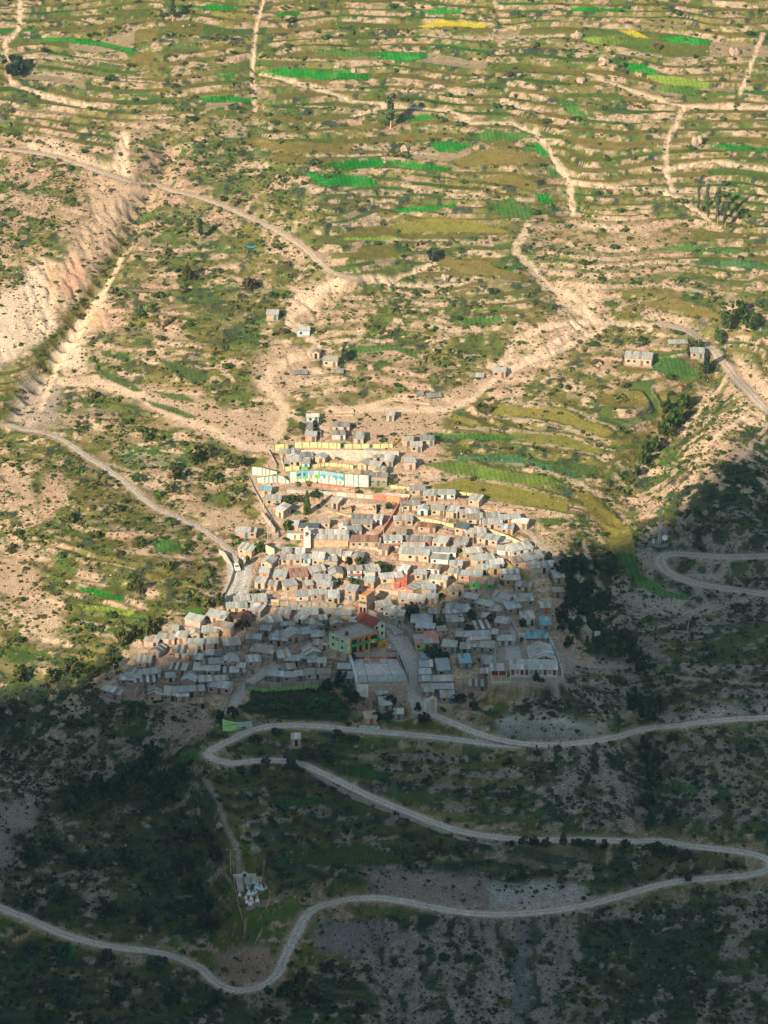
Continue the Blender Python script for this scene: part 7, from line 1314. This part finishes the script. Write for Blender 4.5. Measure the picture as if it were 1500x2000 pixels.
# ------------------------------------------------------------------ trees
def crown_proto(kind, seed):
    r = np.random.default_rng(seed); Vs, Qs, Cs = [], [], []
    if kind == 'cypress': cl = [(0.16*math.cos(a)*math.sqrt(1-z), 0.16*math.sin(a)*math.sqrt(1-z), 0.10+0.86*z, 0.15*(1.05-z)**0.5+0.03) for z, a in zip(np.linspace(0, 1, 26), r.uniform(0, 6.28, 26))]; size, per = 0.045, 60
    elif kind == 'eucalyptus': cl = [(0.13*math.cos(a)*q, 0.13*math.sin(a)*q, 0.28+0.68*z, 0.07+0.05*q) for z, a, q in zip(r.uniform(0, 1, 20), r.uniform(0, 6.28, 20), r.uniform(0.1, 1, 20))]; size, per = 0.035, 50
    else:
        ax, ay = r.uniform(0.65, 1.25), r.uniform(0.65, 1.25); cl = [(0.42*ax*math.cos(a)*q, 0.42*ay*math.sin(a)*q, 0.16+0.68*z*(1-0.45*q*q), 0.07+0.13*u) for z, a, q, u in zip(r.uniform(0, 1, 30), r.uniform(0, 6.28, 30), r.uniform(0, 1, 30)**0.6, r.uniform(0, 1, 30)**1.5)]; size, per = 0.05, 46
    for (x, y, z, cr) in cl:
        tone = r.uniform(0.6, 1.45)
        for _ in range(per):
            d = r.normal(size=3); d /= np.linalg.norm(d); p = np.array([x, y, z])+d*cr*r.uniform(0.55, 1.05); n = d+r.normal(size=3)*0.5; n /= np.linalg.norm(n); t = np.cross(n, [0.3, 0.2, 1.0]); t /= np.linalg.norm(t); u = np.cross(n, t); s = size*r.uniform(0.6, 1.3); o = len(Vs)
            Vs += [p-t*s-u*s*0.6, p+t*s-u*s*0.7, p+t*s*0.8+u*s*0.7, p-t*s*0.9+u*s*0.6]; Qs.append([o, o+1, o+2, o+3]); Cs += [tone*r.uniform(0.8, 1.2)]*4
    return np.array(Vs), np.array(Qs), np.array(Cs)
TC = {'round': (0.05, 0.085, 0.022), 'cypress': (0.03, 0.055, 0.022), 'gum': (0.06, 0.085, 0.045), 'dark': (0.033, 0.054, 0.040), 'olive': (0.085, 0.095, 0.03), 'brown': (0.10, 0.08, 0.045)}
PROT = {}
def tree_mesh(kind, tone, v):
    key = (kind, tone, v)
    if key not in PROT:
        V, Q, C = crown_proto(kind, 40+v*7+len(kind)); me = fast_mesh('crown', V, Q, np.clip(C[:, None]*np.array([TC[tone]]), 0.004, 0.7), ML)
        m = MB(); r = random.Random(v); top = 0.9 if kind != 'round' else 0.55; m.tube([(0, 0, -0.06), (0.01, 0, 0.2), (0.0, 0.01, top*0.6), (0.01, 0, top)], [0.035, 0.026, 0.017, 0.006] if kind != 'round' else [0.055, 0.045, 0.03, 0.012], (0.26, 0.19, 0.13) if kind != 'eucalyptus' else (0.42, 0.30, 0.2), 6)
        for k in range(5): a = k*1.3; z = top*(0.35+0.1*k); m.tube([(0, 0, z), (0.14*math.cos(a), 0.14*math.sin(a), z+0.13)], [0.018, 0.006], (0.24, 0.17, 0.12), 4)
        tm = m.build('trunk', MWD); td = tm.data; bpy.data.objects.remove(tm); PROT[key] = (me, td)
    return PROT[key]
def tree(px, py, wpx, hpx, kind, tone, label, grp, k):
    p = at(px, py); pm = ppm_at(p); h = hpx/(pm*(0.885 if kind != 'round' else 1.0)); w = wpx/pm; t = thing('tree', label, 'tree', tuple(p), (k*2.1) % 6.28, grp); me, td = tree_mesh(kind, tone, k % 5); base_w = {'round': 1.0, 'cypress': 0.44, 'eucalyptus': 0.36}[kind]
    fx = 0.8+0.4*((k*37) % 10)/10; t.scale = (w/base_w*fx, w/base_w*(1.8-fx)*0.95, h/(0.92 if kind == 'round' else 1.0)); link('trunk', td, t); link('crown', me, t)
SINGLE = [(763,250,26,60,'eucalyptus','gum','tall dark eucalyptus standing alone among the upper terraces'),(338,42,18,40,'eucalyptus','gum','small slim eucalyptus at the head of the terraces'),(24,146,56,42,'round','dark','wide dark spreading tree beside the uppermost trail'),(846,508,30,28,'round','dark','round dark tree on the terraces left of the corral'),(673,704,22,28,'round','dark','compact dark tree beside the small tin barn'),(1380,730,14,44,'cypress','dark','columnar cypress beside the field road'),(600,1006,12,46,'cypress','round','tall cypress between the alley and the ruins'),(806,1202,38,30,'round','dark','dark spreading tree below the rubble slope'),(391,470,12,42,'eucalyptus','dark','slim dark tree on the slope below the dirt track'),(366,548,22,38,'round','olive','yellow green tree on the slope left of the blue tarpaulin'),(486,566,32,30,'round','brown','brownish round tree behind the tin lean-to'),(567,1508,44,32,'round','dark','round dark tree below the first switchback'),(1071,1100,16,22,'cypress','dark','small dark conifer just outside the village rim'),(475,1228,30,26,'round','dark','dark tree in front of the maroon roof'),(1104,1112,30,26,'round','dark','dark tree by the footpath at the ravine head'),(1100,1648,12,24,'cypress','dark','lone small cypress on the lower road edge'),(405,892,28,26,'round','olive','olive green tree at the cliff edge left of the village'),(383,900,40,34,'round','olive','bushy tree beside the bare bluff left of the mural'),(1365,678,18,18,'round','round','small green tree beside the field barn')]
for k, q in enumerate(SINGLE): tree(*q[:6], q[6], None, k)
GROUPS = [('tall eucalyptus', 'eucalyptus', 'gum', 'in the clump on the eastern terraces', [(1364,422,9,56),(1380,440,11,74),(1401,440,11,68),(1416,446,10,50)]),
 ('round green tree', 'round', 'round', 'in the lit gully east of the green terraces', [(1416,640,34,36),(1440,622,40,40),(1465,640,40,36),(1402,668,24,30),(1335,800,34,40),(1318,830,40,40),(1300,850,38,36),(1278,880,30,34),(1255,908,22,34),(1262,884,24,28),(1244,930,26,24),(1300,806,24,26)]),
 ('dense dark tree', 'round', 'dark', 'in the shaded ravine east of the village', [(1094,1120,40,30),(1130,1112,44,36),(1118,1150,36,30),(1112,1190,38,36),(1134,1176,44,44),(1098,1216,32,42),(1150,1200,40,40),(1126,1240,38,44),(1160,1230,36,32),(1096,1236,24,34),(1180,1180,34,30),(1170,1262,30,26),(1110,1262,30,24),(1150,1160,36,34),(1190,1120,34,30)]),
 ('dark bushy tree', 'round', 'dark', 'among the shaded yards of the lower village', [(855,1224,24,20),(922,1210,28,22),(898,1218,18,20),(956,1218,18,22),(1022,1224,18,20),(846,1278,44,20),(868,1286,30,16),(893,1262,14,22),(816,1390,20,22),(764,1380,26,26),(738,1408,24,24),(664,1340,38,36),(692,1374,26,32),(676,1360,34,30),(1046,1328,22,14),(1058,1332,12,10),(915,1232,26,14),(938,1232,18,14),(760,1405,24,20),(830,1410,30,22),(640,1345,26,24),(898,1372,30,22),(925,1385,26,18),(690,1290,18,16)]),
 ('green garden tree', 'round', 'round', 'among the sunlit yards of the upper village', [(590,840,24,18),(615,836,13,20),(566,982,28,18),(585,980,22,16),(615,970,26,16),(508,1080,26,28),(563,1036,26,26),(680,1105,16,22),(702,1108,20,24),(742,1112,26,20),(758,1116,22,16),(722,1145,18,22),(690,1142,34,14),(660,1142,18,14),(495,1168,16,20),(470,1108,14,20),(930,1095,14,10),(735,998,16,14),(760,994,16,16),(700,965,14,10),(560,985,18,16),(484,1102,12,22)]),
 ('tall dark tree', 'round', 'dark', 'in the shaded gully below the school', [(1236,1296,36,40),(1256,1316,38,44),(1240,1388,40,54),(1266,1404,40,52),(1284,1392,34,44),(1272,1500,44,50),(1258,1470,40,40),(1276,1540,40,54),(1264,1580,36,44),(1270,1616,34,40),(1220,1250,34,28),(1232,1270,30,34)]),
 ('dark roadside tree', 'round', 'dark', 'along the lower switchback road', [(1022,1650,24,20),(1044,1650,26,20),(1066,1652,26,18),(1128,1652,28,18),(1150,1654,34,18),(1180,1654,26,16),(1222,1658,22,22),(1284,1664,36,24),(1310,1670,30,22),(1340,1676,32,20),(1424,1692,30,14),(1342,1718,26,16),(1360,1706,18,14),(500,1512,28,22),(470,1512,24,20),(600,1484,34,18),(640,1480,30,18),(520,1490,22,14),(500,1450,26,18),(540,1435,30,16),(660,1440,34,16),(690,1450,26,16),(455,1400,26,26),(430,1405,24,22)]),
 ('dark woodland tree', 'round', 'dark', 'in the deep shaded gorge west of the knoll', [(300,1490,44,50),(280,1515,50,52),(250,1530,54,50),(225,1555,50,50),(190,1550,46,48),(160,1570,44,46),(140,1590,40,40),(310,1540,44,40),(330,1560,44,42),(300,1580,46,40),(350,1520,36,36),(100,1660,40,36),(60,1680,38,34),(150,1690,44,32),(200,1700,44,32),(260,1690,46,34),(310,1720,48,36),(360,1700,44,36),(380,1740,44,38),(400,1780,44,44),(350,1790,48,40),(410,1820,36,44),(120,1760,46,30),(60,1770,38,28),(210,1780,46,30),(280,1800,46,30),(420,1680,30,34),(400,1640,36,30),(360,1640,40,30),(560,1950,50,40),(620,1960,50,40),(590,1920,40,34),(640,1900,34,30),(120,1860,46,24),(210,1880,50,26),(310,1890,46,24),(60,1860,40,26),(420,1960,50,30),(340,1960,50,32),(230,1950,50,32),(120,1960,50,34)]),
 ('bushy green tree', 'round', 'olive', 'on the lit slope west of the village', [(260,1155,26,30),(275,1160,22,34),(290,1248,30,36),(262,1250,28,40),(240,1262,34,40),(300,1228,30,30),(430,1180,28,28),(405,1186,30,26),(330,960,26,20),(345,935,28,26),(410,940,26,24),(340,920,30,20),(470,910,30,26),(450,905,24,22),(185,1050,26,16),(135,1020,30,20),(270,1070,24,20),(330,1110,22,20),(220,1310,30,36),(180,1325,34,30),(140,1318,40,30),(100,1330,34,30),(40,1330,40,34)])]
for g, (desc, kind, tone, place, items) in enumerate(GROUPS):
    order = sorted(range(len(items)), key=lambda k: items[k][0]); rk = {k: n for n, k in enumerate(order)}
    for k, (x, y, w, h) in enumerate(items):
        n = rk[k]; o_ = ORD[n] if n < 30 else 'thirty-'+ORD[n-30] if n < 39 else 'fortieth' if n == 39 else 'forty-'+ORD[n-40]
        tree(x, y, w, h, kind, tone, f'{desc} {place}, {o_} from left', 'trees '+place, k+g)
# single shrubs: the largest in view
BIG = [bush_proto(700+i, 10, 16, 0.24) for i in range(5)]
BM = []
for i, c in enumerate([(0.05, 0.085, 0.024), (0.075, 0.10, 0.03), (0.10, 0.085, 0.045), (0.035, 0.062, 0.022), (0.06, 0.095, 0.026)]):
    V, Q, T_ = BIG[i]; BM.append(fast_mesh('shrub', V, Q, np.clip(T_[:, None]*np.array([c]), 0.004, 0.7), ML))
r = np.random.default_rng(77); cnt = 0
ZN = [('upper', 'on the upper terraces', lambda x, y: y < 430 and x > 260, 70), ('bare', 'on the bare hillside near the dirt track', lambda x, y: y < 560 and x < 620, 45), ('mid', 'on the scrubby slope above the village', lambda x, y: 430 < y < 860, 55), ('west', 'on the terraces west of the village', lambda x, y: 840 < y < 1330 and x < 470, 40), ('low', 'on the shaded slopes below the village', lambda x, y: y > 1330, 60)]
for zn, place, fn, N in ZN:
    got = 0; tries = 0
    while got < N and tries < 6000:
        tries += 1; x, y = r.uniform(10, 1490), r.uniform(5, 1995)
        if not fn(x, y): continue
        p = hit_fn(x, y, base_g, n=160)
        if bil(m_shrub, p[0], p[1]) < 0.3 or bil(m_alp, p[0], p[1]) > 0.3 or bil(rdist-rhw, p[0], p[1]) < 1.5 or r.uniform() < 0.5*float(bil(is_tread*fade, p[0], p[1])): continue
        v = int(r.integers(0, 5)); s_ = r.uniform(1.2, 2.3); o = link('shrub', BM[v]); o.location = (p[0], p[1], float(ground(p[0], p[1]))-0.05); o.scale = (s_, s_*r.uniform(0.85, 1.15), s_*r.uniform(0.7, 1.0)); o.rotation_euler = (0, 0, r.uniform(0, 6.28)); tn_ = ['dark green', 'mid green', 'brownish', 'blackish green', 'leafy green'][v]
        tag(o, f'{tn_} rounded shrub growing {place}', 'shrub', f'{tn_} shrubs {place}'); got += 1

# ------------------------------------------------------------------ thin evening air between the two sides of the canyon
hz = bpy.data.materials.new("evening_air"); hz.use_nodes = True; n = hz.node_tree; n.nodes.remove(n.nodes["Principled BSDF"])
pv = n.nodes.new("ShaderNodeVolumePrincipled"); pv.inputs["Color"].default_value = (0.50, 0.86, 0.92, 1); pv.inputs["Density"].default_value = 0.000042; pv.inputs["Anisotropy"].default_value = 0.0
n.links.new(pv.outputs[0], n.nodes["Material Output"].inputs["Volume"])
m = MB(); zl = min(float(H.min()), float(MV[..., 2].min()))-1.0; zh = max(float(H.max()), float(MV[..., 2].max()), CAM[2])+3.0
m.box(-3200, 3200, -3400, 3200, zl, zh, (0.5, 0.5, 0.5)); ho = m.build('haze', hz); ho['kind'] = 'stuff'; ho['label'] = 'thin evening haze filling the canyon air'
